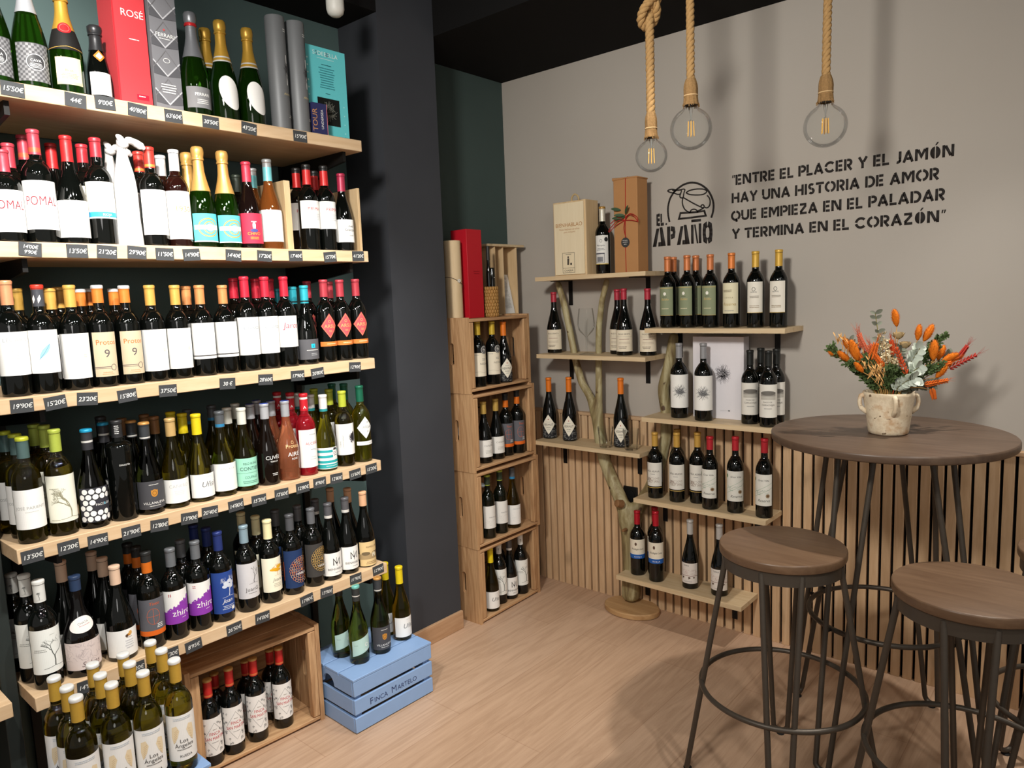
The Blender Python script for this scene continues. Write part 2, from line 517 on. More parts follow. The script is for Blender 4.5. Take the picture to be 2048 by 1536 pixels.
# ------------------------------------------------------------------ measured positions: (design, x, y, z, height, row)
BOTTLES = {
 'A': [
  ('check', 0.386, -2.338, 2.059, 0.296, 0), ('check', 0.386, -2.259, 2.059, 0.296, 0), ('moet', 0.386, -2.177, 2.059, 0.27, 0), ('mini', 0.388, -2.102, 2.059, 0.194, 0),
  ('ferrari', 0.386, -1.834, 2.059, 0.297, 0), ('oval', 0.386, -1.743, 2.059, 0.297, 0), ('oval', 0.386, -1.654, 2.059, 0.296, 0), ('oval', 0.304, -1.748, 2.059, 0.294, 1)],
 'B': [
  ('pomal', 0.388, -2.347, 1.677, 0.227, 0), ('pomal_big', 0.388, -2.275, 1.677, 0.285, 0), ('redlow', 0.388, -2.201, 1.677, 0.28, 0), ('bluestripe', 0.388, -2.13, 1.677, 0.284, 0),
  ('plainred', 0.388, -1.99, 1.677, 0.278, 0), ('rose1930', 0.388, -1.92, 1.677, 0.279, 0), ('cava', 0.386, -1.847, 1.677, 0.297, 0), ('cava', 0.386, -1.77, 1.677, 0.294, 0),
  ('chivo', 0.388, -1.694, 1.677, 0.27, 0), ('amber', 0.388, -1.62, 1.677, 0.286, 0), ('prima', 0.388, -1.474, 1.677, 0.286, 0), ('prima', 0.388, -1.405, 1.677, 0.289, 0),
  ('script', 0.388, -1.334, 1.677, 0.27, 0), ('prima', 0.316, -1.466, 1.677, 0.285, 1), ('pomal', 0.31, -2.311, 1.677, 0.259, 1), ('pomal_big', 0.258, -2.26, 1.677, 0.295, 1),
  ('redlow', 0.234, -2.187, 1.677, 0.287, 1), ('bluestripe', 0.31, -2.136, 1.677, 0.279, 1), ('plainred', 0.305, -1.984, 1.677, 0.279, 1), ('rose1930', 0.302, -1.92, 1.677, 0.276, 1),
  ('cava', 0.306, -1.842, 1.677, 0.293, 1), ('amber', 0.31, -1.628, 1.677, 0.268, 1), ('prima', 0.31, -1.39, 1.677, 0.284, 1), ('darkcap', 0.238, -1.646, 1.677, 0.255, 1),
  ('prima', 0.262, -1.323, 1.677, 0.283, 1)],
 'C': [
  ('legaris', 0.388, -2.373, 1.295, 0.29, 0), ('feather', 0.388, -2.305, 1.295, 0.279, 0), ('white_ochre', 0.388, -2.231, 1.295, 0.277, 0), ('protos', 0.388, -2.163, 1.295, 0.276, 0),
  ('protos', 0.388, -2.094, 1.295, 0.274, 0), ('white_ochre', 0.388, -2.025, 1.295, 0.274, 0), ('white_ochre', 0.388, -1.953, 1.295, 0.273, 0), ('tanline', 0.388, -1.879, 1.295, 0.272, 0),
  ('tanline', 0.388, -1.806, 1.295, 0.271, 0), ('crianza', 0.388, -1.732, 1.295, 0.297, 0), ('crianza', 0.388, -1.662, 1.295, 0.296, 0), ('jaros', 0.388, -1.592, 1.295, 0.296, 0),
  ('turq', 0.388, -1.516, 1.295, 0.266, 0), ('pinkdia', 0.388, -1.437, 1.295, 0.285, 0), ('pinkdia', 0.388, -1.369, 1.295, 0.284, 0), ('pinkdia', 0.388, -1.3, 1.295, 0.286, 0),
  ('legaris_ochre', 0.32, -2.333, 1.295, 0.273, 1), ('white_ochre', 0.32, -2.256, 1.295, 0.272, 1), ('white_ochre', 0.26, -2.216, 1.295, 0.276, 1), ('protos', 0.32, -2.183, 1.295, 0.268, 1),
  ('protos', 0.264, -2.141, 1.295, 0.27, 1), ('protos', 0.316, -2.094, 1.295, 0.268, 1), ('tanline', 0.32, -1.887, 1.295, 0.272, 1), ('crianza', 0.316, -1.729, 1.295, 0.295, 1),
  ('crianza', 0.32, -1.654, 1.295, 0.293, 1), ('crianza', 0.296, -1.587, 1.295, 0.293, 1), ('turq', 0.312, -1.511, 1.295, 0.265, 1), ('pinkdia', 0.296, -1.441, 1.295, 0.284, 1),
  ('pinkdia', 0.316, -1.362, 1.295, 0.28, 1), ('turq', 0.236, -1.524, 1.295, 0.261, 1)],
 'D': [
  ('jose', 0.388, -2.378, 0.917, 0.273, 0), ('limetree', 0.388, -2.304, 0.917, 0.281, 0), ('polka', 0.388, -2.228, 0.917, 0.269, 0), ('tallblack', 0.388, -2.15, 0.917, 0.281, 0),
  ('villa', 0.388, -2.077, 0.917, 0.264, 0), ('canero', 0.388, -2.003, 0.917, 0.264, 0), ('yellow', 0.388, -1.925, 0.917, 0.265, 0), ('finca', 0.388, -1.851, 0.917, 0.263, 0),
  ('contie', 0.388, -1.778, 0.917, 0.263, 0), ('cuvee', 0.388, -1.697, 0.917, 0.266, 0), ('aire', 0.388, -1.621, 0.917, 0.265, 0), ('alceno', 0.388, -1.548, 0.917, 0.28, 0),
  ('stripe', 0.388, -1.471, 0.917, 0.266, 0), ('blot', 0.388, -1.39, 0.917, 0.269, 0), ('arsal', 0.388, -1.312, 0.917, 0.279, 0), ('jose', 0.318, -2.374, 0.917, 0.274, 1),
  ('aire', 0.314, -1.628, 0.917, 0.261, 1), ('limetree', 0.316, -2.305, 0.917, 0.286, 1), ('polka', 0.316, -2.159, 0.917, 0.27, 1), ('villa', 0.312, -2.082, 0.917, 0.263, 1),
  ('yellow', 0.312, -1.931, 0.917, 0.262, 1), ('alceno', 0.32, -1.556, 0.917, 0.28, 1), ('stripe', 0.314, -1.472, 0.917, 0.262, 1), ('blot', 0.318, -1.395, 0.917, 0.272, 1),
  ('tallblack', 0.244, -2.138, 0.917, 0.278, 1), ('villa_brown', 0.296, -2.009, 0.917, 0.263, 1), ('contie', 0.312, -1.785, 0.917, 0.259, 1), ('cuvee', 0.312, -1.704, 0.917, 0.26, 1),
  ('arsal', 0.316, -1.327, 0.917, 0.285, 1), ('villa_brown', 0.216, -2.071, 0.917, 0.26, 1), ('villa_brown', 0.2, -1.998, 0.917, 0.26, 1), ('yellow', 0.236, -1.932, 0.917, 0.261, 1),
  ('finca', 0.236, -1.798, 0.917, 0.263, 1), ('jose', 0.246, -2.379, 0.917, 0.275, 1), ('contie', 0.236, -1.715, 0.917, 0.258, 1), ('alceno', 0.252, -1.565, 0.917, 0.279, 1),
  ('stripe', 0.24, -1.479, 0.917, 0.264, 1), ('limetree', 0.246, -2.309, 0.917, 0.283, 1), ('finca', 0.19, -1.857, 0.917, 0.254, 1), ('cuvee', 0.238, -1.637, 0.917, 0.259, 1),
  ('blot', 0.242, -1.407, 0.917, 0.271, 1), ('arsal', 0.246, -1.33, 0.917, 0.281, 1)],
 'E': [
  ('tree', 0.388, -2.38, 0.522, 0.289, 0), ('selvas', 0.386, -2.295, 0.522, 0.273, 0), ('bee', 0.386, -2.194, 0.522, 0.269, 0), ('orange', 0.388, -2.108, 0.522, 0.285, 0),
  ('zhiro', 0.388, -2.039, 0.522, 0.274, 0), ('zhiro', 0.388, -1.964, 0.522, 0.275, 0), ('blue', 0.388, -1.891, 0.522, 0.284, 0), ('greytree', 0.388, -1.804, 0.522, 0.281, 0),
  ('yellowtree', 0.388, -1.72, 0.522, 0.277, 0), ('mandala_blue', 0.388, -1.637, 0.522, 0.274, 0), ('mandala_gold', 0.388, -1.553, 0.522, 0.275, 0), ('mono', 0.388, -1.482, 0.522, 0.275, 0),
  ('mono', 0.388, -1.408, 0.522, 0.278, 0), ('cork', 0.388, -1.328, 0.522, 0.281, 0), ('bee', 0.306, -2.196, 0.522, 0.276, 1), ('orange', 0.318, -2.106, 0.522, 0.285, 1),
  ('blue', 0.318, -1.892, 0.522, 0.284, 1), ('yellowtree', 0.318, -1.721, 0.522, 0.278, 1), ('cork', 0.312, -1.339, 0.522, 0.285, 1), ('tree', 0.318, -2.392, 0.522, 0.292, 1),
  ('mandala_blue', 0.318, -1.647, 0.522, 0.28, 1), ('mandala_gold', 0.318, -1.56, 0.522, 0.274, 1), ('mono', 0.314, -1.484, 0.522, 0.278, 1), ('zhiro', 0.32, -1.977, 0.522, 0.268, 1),
  ('bee', 0.302, -2.3, 0.522, 0.298, 1), ('bee', 0.228, -2.197, 0.522, 0.277, 1), ('orange', 0.248, -2.103, 0.522, 0.28, 1), ('blue', 0.248, -1.899, 0.522, 0.283, 1),
  ('yellowtree', 0.248, -1.734, 0.522, 0.281, 1), ('cork', 0.244, -1.369, 0.522, 0.282, 1), ('tree', 0.214, -2.396, 0.522, 0.272, 1)],
 'F': [
  ('angel', 0.591, -2.424, 0.3402, 0.29, 0), ('angel', 0.668, -2.421, 0.3402, 0.29, 0), ('angel', 0.735, -2.424, 0.3402, 0.29, 0), ('angel', 0.597, -2.34, 0.3402, 0.29, 0),
  ('angel', 0.67, -2.349, 0.3402, 0.29, 0), ('angel', 0.74, -2.35, 0.3402, 0.29, 0), ('angel', 0.605, -2.271, 0.3402, 0.29, 0), ('angel', 0.67, -2.281, 0.3402, 0.29, 0),
  ('angel', 0.745, -2.28, 0.3402, 0.29, 0), ('angel', 0.593, -2.198, 0.3402, 0.29, 0), ('angel', 0.664, -2.2, 0.3402, 0.29, 0), ('angel', 0.745, -2.204, 0.3402, 0.29, 0)],
 'G': [
  ('teal', 0.353, -1.436, 0.203, 0.285, 0), ('teal', 0.444, -1.427, 0.203, 0.285, 0), ('villa', 0.449, -1.331, 0.203, 0.285, 0), ('yellow', 0.355, -1.219, 0.203, 0.285, 0),
  ('yellow', 0.431, -1.212, 0.203, 0.285, 0)],
 'W': [
  ('martin', 0.302, -1.926, 0.021, 0.284, 0), ('martin', 0.302, -1.852, 0.021, 0.291, 0), ('martin', 0.302, -1.765, 0.021, 0.289, 0), ('martin', 0.302, -1.666, 0.021, 0.286, 0),
  ('martin', 0.225, -1.865, 0.021, 0.254, 1), ('martin', 0.225, -1.753, 0.021, 0.251, 1), ('martin', 0.225, -1.658, 0.021, 0.252, 1)],
 'S': [
  ('nedal', 0.262, -0.538, 1.0946, 0.297, 0), ('nedal', 0.262, -0.44, 1.0946, 0.292, 0), ('vermut', 0.262, -0.36, 1.0946, 0.286, 0), ('nedal_grey', 0.185, -0.5, 1.0946, 0.287, 1),
  ('goldcap', 0.26, -0.519, 0.7366, 0.284, 0), ('goldcap', 0.253, -0.426, 0.7366, 0.285, 0), ('goldcap', 0.165, -0.59, 0.7366, 0.304, 1), ('orange', 0.247, -0.348, 0.7366, 0.3, 0),
  ('orange', 0.258, -0.276, 0.7366, 0.31, 0), ('limecap', 0.27, -0.524, 0.3786, 0.299, 0), ('limecap', 0.269, -0.436, 0.3786, 0.304, 0), ('finca', 0.264, -0.339, 0.3786, 0.295, 0),
  ('yellow', 0.266, -0.52, 0.0206, 0.303, 0), ('tree', 0.243, -0.434, 0.0206, 0.306, 0), ('mono', 0.245, -0.36, 0.0206, 0.3, 0), ('tree', 0.165, -0.345, 0.0206, 0.302, 1),
  ('tree', 0.253, -0.283, 0.0206, 0.311, 0)],
 'T': [
  ('marques', 0.661, -0.1, 1.584, 0.303, 0), ('ermita', 0.369, -0.1, 1.215, 0.296, 0), ('ermita', 0.713, -0.07, 1.215, 0.297, 1), ('ermita', 0.779, -0.12, 1.215, 0.299, 0),
  ('ermita', 0.889, -0.1, 1.215, 0.295, 0), ('vermut', 0.321, -0.1, 0.785, 0.304, 0), ('vermut', 0.445, -0.1, 0.785, 0.312, 0), ('vermut', 0.741, -0.1, 0.785, 0.321, 0),
  ('olive', 1.0, -0.12, 1.34, 0.301, 0), ('olive', 0.991, -0.05, 1.34, 0.301, 1), ('olive', 1.091, -0.12, 1.34, 0.301, 0), ('olive', 1.096, -0.05, 1.34, 0.301, 1),
  ('olive', 1.195, -0.12, 1.34, 0.298, 0), ('cream_or', 1.286, -0.12, 1.34, 0.298, 0), ('gold_wh', 1.385, -0.12, 1.34, 0.298, 0), ('gold_wh', 1.477, -0.12, 1.34, 0.298, 0),
  ('nido', 1.05, -0.12, 0.952, 0.321, 0), ('nido', 1.172, -0.14, 0.952, 0.324, 0), ('pago', 1.363, -0.12, 0.952, 0.297, 0), ('pago', 1.378, -0.047, 0.952, 0.3, 1),
  ('pago', 1.45, -0.15, 0.952, 0.299, 0), ('pago', 1.455, -0.08, 0.952, 0.301, 1), ('arana', 0.931, -0.127, 0.58, 0.295, 0), ('arana', 1.005, -0.06, 0.58, 0.304, 1),
  ('arana', 1.04, -0.13, 0.58, 0.304, 0), ('arana', 1.123, -0.1, 0.58, 0.309, 0), ('cune', 1.204, -0.15, 0.58, 0.307, 0), ('cune', 1.311, -0.14, 0.58, 0.315, 0),
  ('cune', 1.432, -0.14, 0.58, 0.319, 0), ('azul', 0.829, -0.12, 0.197, 0.3, 0), ('azul', 0.892, -0.07, 0.197, 0.315, 1), ('azul', 0.937, -0.14, 0.197, 0.321, 0),
  ('silver', 1.095, -0.12, 0.197, 0.304, 0), ('silver', 1.231, -0.12, 0.197, 0.308, 0)],
}
TAGS = {
 'A': [(-2.323, 2.041, "15'50€"), (-2.185, 2.038, '44€'), (-2.114, 2.044, "9'00€"), (-2.032, 2.038, "40'80€"), (-1.934, 2.038, "63'60€"), (-1.825, 2.038, "30'50€"), (-1.703, 2.038, "43'20€"), (-1.523, 2.039, "15'90€")],
 'B': [(-2.325, 1.659, "14'00€\n9'90€"), (-2.219, 1.657, "13'50€"), (-2.147, 1.656, "21'20€"), (-2.07, 1.656, "29'90€"), (-1.995, 1.653, "11'50€"), (-1.918, 1.653, "14'90€"), (-1.788, 1.653, "14'40€"), (-1.684, 1.653, "17'20€"), (-1.572, 1.655, "17'40€"), (-1.438, 1.654, "15'70€"), (-1.32, 1.659, "41'20€")],
 'C': [(-2.382, 1.274, "19'90€"), (-2.308, 1.272, "15'20€"), (-2.233, 1.272, "23'20€"), (-2.133, 1.268, "15'80€"), (-2.022, 1.268, "37'50€"), (-1.842, 1.267, '30 €'), (-1.714, 1.265, "28'60€"), (-1.597, 1.265, "17'90€"), (-1.52, 1.266, "20'80€"), (-1.364, 1.271, "12'90€")],
 'D': [(-2.398, 0.892, "13'50€"), (-2.316, 0.891, "12'20€"), (-2.245, 0.888, "14'90€"), (-2.159, 0.888, "21'90€"), (-2.082, 0.887, "12'80€"), (-1.995, 0.885, "13'90€"), (-1.932, 0.887, "20'40€"), (-1.848, 0.887, "14'80€"), (-1.77, 0.885, "15'30€"), (-1.689, 0.886, "12'60€"), (-1.609, 0.889, "12'80€"), (-1.542, 0.891, "8'90€"), (-1.473, 0.891, "12'80€"), (-1.393, 0.889, "15'60€"), (-1.32, 0.894, "15'20€")],
 'E': [(-2.309, 0.502, "14'90€"), (-2.185, 0.498, "16'20€"), (-2.088, 0.5, "11'30€"), (-2.018, 0.498, "8'95€"), (-1.888, 0.501, "26'50€"), (-1.791, 0.501, "14'00€"), (-1.625, 0.502, "17'80€"), (-1.545, 0.502, "13'90€"), (-1.42, 0.509, "11'90€"), (-1.317, 0.51, "12'90€")],
}
HAM = {'arc': [(0.9477, 1.7966), (0.9419, 1.8256), (0.9408, 1.8561), (0.9457, 1.8811), (0.9543, 1.9017), (0.9712, 1.9224), (0.9924, 1.9372), (1.0186, 1.9491), (1.0502, 1.953), (1.0806, 1.9466), (1.1056, 1.9331), (1.1269, 1.9143), (1.1409, 1.8933), (1.1506, 1.8696), (1.1547, 1.8466), (1.1518, 1.8198), (1.144, 1.796)], 'hoof': [(1.005, 1.929), (0.9849, 1.9288), (0.9646, 1.9359), (0.9448, 1.9349), (0.9417, 1.9299), (0.9546, 1.9231), (0.9719, 1.9183), (0.9884, 1.9111), (1.0004, 1.911)], 'hoof2': [(0.9623, 1.9328), (0.9736, 1.9275), (0.9674, 1.9202)], 'joint': [(1.005, 1.929), (1.0169, 1.9302), (1.0228, 1.9255), (1.0182, 1.9129), (1.0144, 1.8961), (1.0047, 1.8946), (0.9988, 1.9019), (1.0034, 1.9146), (1.0065, 1.9235), (1.005, 1.929)], 'bone': [(1.0316, 1.9153), (1.0478, 1.9212), (1.0769, 1.923), (1.1056, 1.9195), (1.1212, 1.9124), (1.1226, 1.9045), (1.1069, 1.8973), (1.0767, 1.8982), (1.0476, 1.9035), (1.0315, 1.9113), (1.0316, 1.9153)], 'hamL': [(1.0129, 1.8937), (1.0104, 1.8754), (1.0147, 1.8563), (1.0264, 1.8392), (1.0484, 1.8263)], 'hamM': [(1.0151, 1.8947), (1.0401, 1.8787), (1.0691, 1.861), (1.0951, 1.8465)], 'hamR': [(1.1253, 1.8912), (1.1352, 1.8798), (1.1393, 1.8644), (1.1364, 1.8473), (1.125, 1.8394), (1.1137, 1.8432)], 'hamB': [(1.1108, 1.8409), (1.0979, 1.8357), (1.0791, 1.8298)], 'screw': [(1.1123, 1.8466), (1.1094, 1.8424), (1.1037, 1.8417), (1.0987, 1.8455), (1.098, 1.8507), (1.1023, 1.8542), (1.1087, 1.8529), (1.1123, 1.8466)], 'mound': [(1.0455, 1.8253), (1.05, 1.8354), (1.0588, 1.8398), (1.0704, 1.8386), (1.0791, 1.8324), (1.0819, 1.8249)], 'base': [(1.001, 1.8298), (1.047, 1.8278), (1.082, 1.8269), (1.1122, 1.8284), (1.1192, 1.8075), (1.0541, 1.8059), (0.9933, 1.8058), (1.001, 1.8298)]}
TAILS = []
TAILS = [((1.913, -0.362, 1.359), (1.907, -0.361, 1.395)), ((1.971, -0.358, 1.316), (1.973, -0.351, 1.348)), ((1.984, -0.335, 1.312), (1.997, -0.318, 1.345)), ((1.834, -0.485, 1.26), (1.821, -0.491, 1.303)), ((1.814, -0.491, 1.256), (1.794, -0.505, 1.278)), ((1.776, -0.494, 1.272), (1.761, -0.505, 1.283)), ((2.016, -0.357, 1.254), (2.016, -0.349, 1.295)), ((2.022, -0.325, 1.254), (2.031, -0.312, 1.283)), ((2.035, -0.327, 1.25), (2.059, -0.304, 1.264)), ((1.857, -0.511, 1.227), (1.843, -0.52, 1.248)), ((1.801, -0.456, 1.289), (1.79, -0.461, 1.317)), ((2.025, -0.357, 1.201), (2.041, -0.339, 1.227))]
WHEAT = [((1.851, -0.454, 1.285), (1.825, -0.466, 1.348)), ((1.872, -0.478, 1.27), (1.881, -0.463, 1.319)), ((1.96, -0.449, 1.226), (1.929, -0.461, 1.314)), ((2.057, -0.311, 1.23), (2.125, -0.246, 1.272)), ((2.066, -0.246, 1.255), (2.087, -0.222, 1.295)), ((2.006, -0.389, 1.183), (2.063, -0.338, 1.195)), ((2.02, -0.38, 1.165), (2.027, -0.379, 1.136)), ((1.826, -0.42, 1.3), (1.818, -0.419, 1.346)), ((1.879, -0.46, 1.263), (1.86, -0.468, 1.316)), ((2.039, -0.298, 1.246), (2.07, -0.269, 1.257)), ((1.913, -0.402, 1.276), (1.906, -0.4, 1.324)), ((1.847, -0.475, 1.257), (1.815, -0.495, 1.306)), ((1.898, -0.46, 1.245), (1.869, -0.477, 1.293)), ((2.026, -0.351, 1.233), (2.063, -0.317, 1.246))]
EUCA = [((1.937, -0.345, 1.168), (1.854, -0.379, 1.401), 'grey'), ((1.966, -0.424, 1.179), (1.985, -0.39, 1.294), 'pale'), ((1.976, -0.444, 1.167), (1.99, -0.421, 1.239), 'pale'), ((1.931, -0.376, 1.172), (1.906, -0.377, 1.298), 'grey'), ((1.977, -0.337, 1.17), (2.047, -0.261, 1.267), 'grey'), ((1.989, -0.394, 1.162), (2.022, -0.363, 1.181), 'grey'), ((1.912, -0.354, 1.162), (1.793, -0.432, 1.319), 'grey'), ((1.953, -0.398, 1.167), (1.935, -0.394, 1.288), 'grey'), ((1.979, -0.455, 1.169), (1.984, -0.445, 1.206), 'pale'), ((1.92, -0.388, 1.157), (1.857, -0.423, 1.277), 'grey')]
FERN = [((1.898, -0.408, 1.15), (1.763, -0.502, 1.293)), ((1.913, -0.435, 1.154), (1.82, -0.5, 1.247)), ((1.939, -0.465, 1.156), (1.924, -0.466, 1.229)), ((1.943, -0.448, 1.154), (1.94, -0.441, 1.215)), ((1.962, -0.328, 1.143), (2.017, -0.252, 1.315)), ((1.971, -0.372, 1.149), (2.01, -0.317, 1.283)), ((1.983, -0.401, 1.151), (2.026, -0.351, 1.236)), ((1.962, -0.354, 1.146), (1.983, -0.316, 1.271)), ((1.92, -0.441, 1.161), (1.863, -0.474, 1.257))]
DRIED = [((1.934, -0.376, 1.154), (1.918, -0.362, 1.33), 'beige'), ((1.908, -0.36, 1.15), (1.866, -0.366, 1.336), 'ivory'), ((1.929, -0.446, 1.159), (1.905, -0.448, 1.28), 'ivory'), ((1.921, -0.467, 1.161), (1.873, -0.492, 1.259), 'oat'), ((1.888, -0.416, 1.156), (1.779, -0.481, 1.34), 'oat'), ((1.892, -0.387, 1.15), (1.78, -0.456, 1.32), 'oat'), ((1.954, -0.438, 1.159), (1.927, -0.446, 1.254), 'ivory'), ((1.919, -0.416, 1.155), (1.893, -0.414, 1.31), 'ivory'), ((1.928, -0.474, 1.162), (1.891, -0.494, 1.237), 'oat'), ((1.908, -0.426, 1.155), (1.833, -0.47, 1.28), 'oat'), ((1.925, -0.385, 1.151), (1.904, -0.379, 1.301), 'ivory'), ((1.922, -0.44, 1.158), (1.881, -0.458, 1.262), 'ivory'), ((1.941, -0.345, 1.147), (1.931, -0.33, 1.298), 'beige')]
TREE = {'trunk': [(0.762, -0.085, 0.006, 0.045), (0.764, -0.085, 0.111, 0.036), (0.766, -0.085, 0.223, 0.034), (0.764, -0.085, 0.333, 0.035), (0.761, -0.085, 0.442, 0.037)], 'left': [(0.716, -0.085, 0.52, 0.028), (0.676, -0.085, 0.597, 0.025), (0.641, -0.085, 0.668, 0.024), (0.62, -0.085, 0.727, 0.024), (0.599, -0.085, 0.844, 0.022), (0.591, -0.085, 0.938, 0.022)], 'l1': [(0.553, -0.085, 1.008, 0.016), (0.508, -0.085, 1.069, 0.0155), (0.476, -0.085, 1.172, 0.0145), (0.448, -0.085, 1.306, 0.0135), (0.416, -0.085, 1.446, 0.013), (0.378, -0.085, 1.563, 0.012)], 'l2': [(0.605, -0.085, 1.016, 0.014), (0.607, -0.085, 1.088, 0.0135), (0.608, -0.085, 1.184, 0.013), (0.614, -0.085, 1.339, 0.0125), (0.634, -0.085, 1.46, 0.0115), (0.667, -0.085, 1.563, 0.011)], 'right': [(0.803, -0.085, 0.505, 0.028), (0.852, -0.085, 0.577, 0.026), (0.906, -0.085, 0.702, 0.023), (0.938, -0.085, 0.832, 0.021), (0.942, -0.085, 0.944, 0.0205), (0.926, -0.085, 1.058, 0.022), (0.96, -0.085, 1.178, 0.02), (0.987, -0.085, 1.313, 0.018)]}

# ------------------------------------------------------------------ room shell
def floor_mat():
    m, nt, bs = new_mat('oak_vinyl_planks')
    t = nt.nodes.new('ShaderNodeTexCoord')
    sep = nt.nodes.new('ShaderNodeSeparateXYZ')
    nt.links.new(t.outputs['Object'], sep.inputs[0])
    cmb = nt.nodes.new('ShaderNodeCombineXYZ')
    nt.links.new(sep.outputs['Y'], cmb.inputs[0])
    nt.links.new(sep.outputs['X'], cmb.inputs[1])
    br = nt.nodes.new('ShaderNodeTexBrick')
    br.inputs['Scale'].default_value = 1.0
    br.inputs['Brick Width'].default_value = 1.22
    br.inputs['Row Height'].default_value = 0.185
    br.inputs['Mortar Size'].default_value = 0.0012
    br.inputs['Mortar Smooth'].default_value = 0.3
    br.offset = 0.37
    br.inputs['Color1'].default_value = lin((201, 169, 142))
    br.inputs['Color2'].default_value = lin((195, 162, 134))
    br.inputs['Mortar'].default_value = lin((176, 142, 115))
    nt.links.new(cmb.outputs[0], br.inputs['Vector'])
    mp = nt.nodes.new('ShaderNodeMapping')
    mp.inputs['Scale'].default_value = (1, 0.075, 1)
    nt.links.new(t.outputs['Object'], mp.inputs[0])
    n1 = noise(nt, mp.outputs[0], 9, 6, 0.62, 1.6)
    ma = nt.nodes.new('ShaderNodeMath')
    ma.operation = 'MULTIPLY'
    ma.inputs[1].default_value = 11
    nt.links.new(n1, ma.inputs[0])
    pp = nt.nodes.new('ShaderNodeMath')
    pp.operation = 'PINGPONG'
    pp.inputs[1].default_value = 1.0
    nt.links.new(ma.outputs[0], pp.inputs[0])
    n2 = noise(nt, mp.outputs[0], 60, 4, 0.6)
    g = mixcol(nt, 0.5, ramp(nt, pp.outputs[0], [(0.0, (0, 0, 0, 1)), (0.7, (1, 1, 1, 1))]), ramp(nt, n2, [(0.35, (0, 0, 0, 1)), (0.65, (1, 1, 1, 1))]))
    mul = nt.nodes.new('ShaderNodeMix')
    mul.data_type = 'RGBA'
    mul.blend_type = 'MULTIPLY'
    mul.inputs[0].default_value = 0.55
    nt.links.new(br.outputs[0], mul.inputs[6])
    nt.links.new(ramp(nt, g, [(0.0, (0.60, 0.54, 0.48, 1)), (1.0, (1.0, 1.0, 1.0, 1))]), mul.inputs[7])
    nt.links.new(mul.outputs[2], bs.inputs['Base Color'])
    bs.inputs['Roughness'].default_value = 0.42
    bs.inputs['Specular IOR Level'].default_value = 0.35
    bump(nt, bs, g, 0.06, 0.001)
    return m


def plaster(name, c, blotch, rough=0.85, scale=1.3):
    m, nt, bs = new_mat(name)
    v = obj_coord(nt)
    n1 = noise(nt, v, scale, 4, 0.5)
    n2 = noise(nt, v, 160, 3, 0.6)
    nt.links.new(mixcol(nt, ramp(nt, n1, [(0.3, (0, 0, 0, 1)), (0.7, (1, 1, 1, 1))]), lin(c), lin(blotch)), bs.inputs['Base Color'])
    bs.inputs['Roughness'].default_value = rough
    bs.inputs['Specular IOR Level'].default_value = 0.25
    bump(nt, bs, n2, 0.10, 0.001)
    return m


ZC = 2.583      # lowered ceiling over the corner
ZH = 2.95       # the rest of the ceiling
GREY = plaster('grey_plaster', (176, 169, 160), (171, 163, 153))
DARKGREEN = plaster('dark_green_paint', (68, 82, 79), (63, 77, 74), 0.7)
CHARCOAL = plaster('charcoal_paint', (64, 66, 71), (59, 61, 66), 0.65, 3)
BLACKCEIL = plaster('black_ceiling_paint', (13, 12, 12), (11, 10, 10), 0.95)
OAK = wood('oak_veneer_slats', (222, 190, 152), (196, 159, 120), 'Z', 1.0, 0.5, 0.35, 6)
OAKX = wood('oak_trim', (208, 174, 138), (184, 148, 112), 'X', 1.0, 0.5, 0.2, 6)
PINE = wood('pale_pine_shelf', (228, 200, 164), (208, 174, 134), 'Y', 1.0, 0.5, 0.15, 6)
PINEX = wood('pale_pine_plank', (214, 192, 156), (196, 168, 128), 'X', 1.0, 0.5, 0.5, 5)
PINEZ = wood('pale_pine_box', (216, 190, 150), (198, 166, 122), 'Z', 1.0, 0.55, 0.2, 5)
CRATEW = wood('weathered_crate_wood', (208, 168, 124), (158, 116, 78), 'Z', 1.0, 0.7, 1.0, 9, 0.25)
CRATEY = wood('weathered_crate_slat_wood', (210, 170, 126), (162, 120, 82), 'Y', 1.0, 0.7, 0.9, 9, 0.25)
BLACK = plain((24, 23, 22), 0.45, 0.3, 0.4, 0.05)
BLACKMETAL = plain((84, 76, 67), 0.42, 0.45, 0.45, 0.08, 90, 0.04)
SLATE = plain((66, 68, 70), 0.7, 0, 0.3, 0.05)
WHITEINK = ink((240, 240, 235))
FELT = plain((18, 17, 16), 0.95, 0, 0.1, 0.1, 200)

o = struct(MB().box((-0.3, -5.2, -0.06), (4.8, 0.3, 0.0), floor_mat()).build('floor'))
o = struct(MB().box((-0.3, -5.2, ZH), (4.8, 0.3, ZH + 0.06), BLACKCEIL).build('ceiling'))
o = struct(MB().box((-0.1, -0.7144, ZC), (4.8, 0.0, ZH), BLACKCEIL).build('ceiling_lowered'))
o = struct(MB().box((0.0005, -5.2, 2.604), (0.2503, -1.015, ZH), BLACKCEIL).build('ceiling_bulkhead'))
o = struct(MB().box((-0.1, 0.0, 0.0), (4.8, 0.12, ZH), GREY).build('wall_back'))
o = struct(MB().box((-0.12, -5.2, 0.0), (0.0, 0.0, ZH), DARKGREEN).build('wall_left'))
o = struct(MB().box((0.0005, -2.437, 0.0), (0.006, -1.015, 2.604), plaster('niche_lightened_paint', (92, 112, 110), (86, 106, 104), 0.65, 3)).build('wall_left_niche'))  # added panel, paint lightened to make up for missing light in the niche
o = struct(MB().box((0.0, -1.015, 0.0), (0.2503, -0.7144, ZH), CHARCOAL).build('wall_pillar'))
o = struct(MB().box((0.2503, -1.015, 0.0), (0.2653, -0.7144, 0.083), wood('oak_skirting', (196, 160, 126), (170, 132, 98), 'Y', 1.0, 0.5, 0.2, 6)).build('baseboard_left', bevel=0.002))

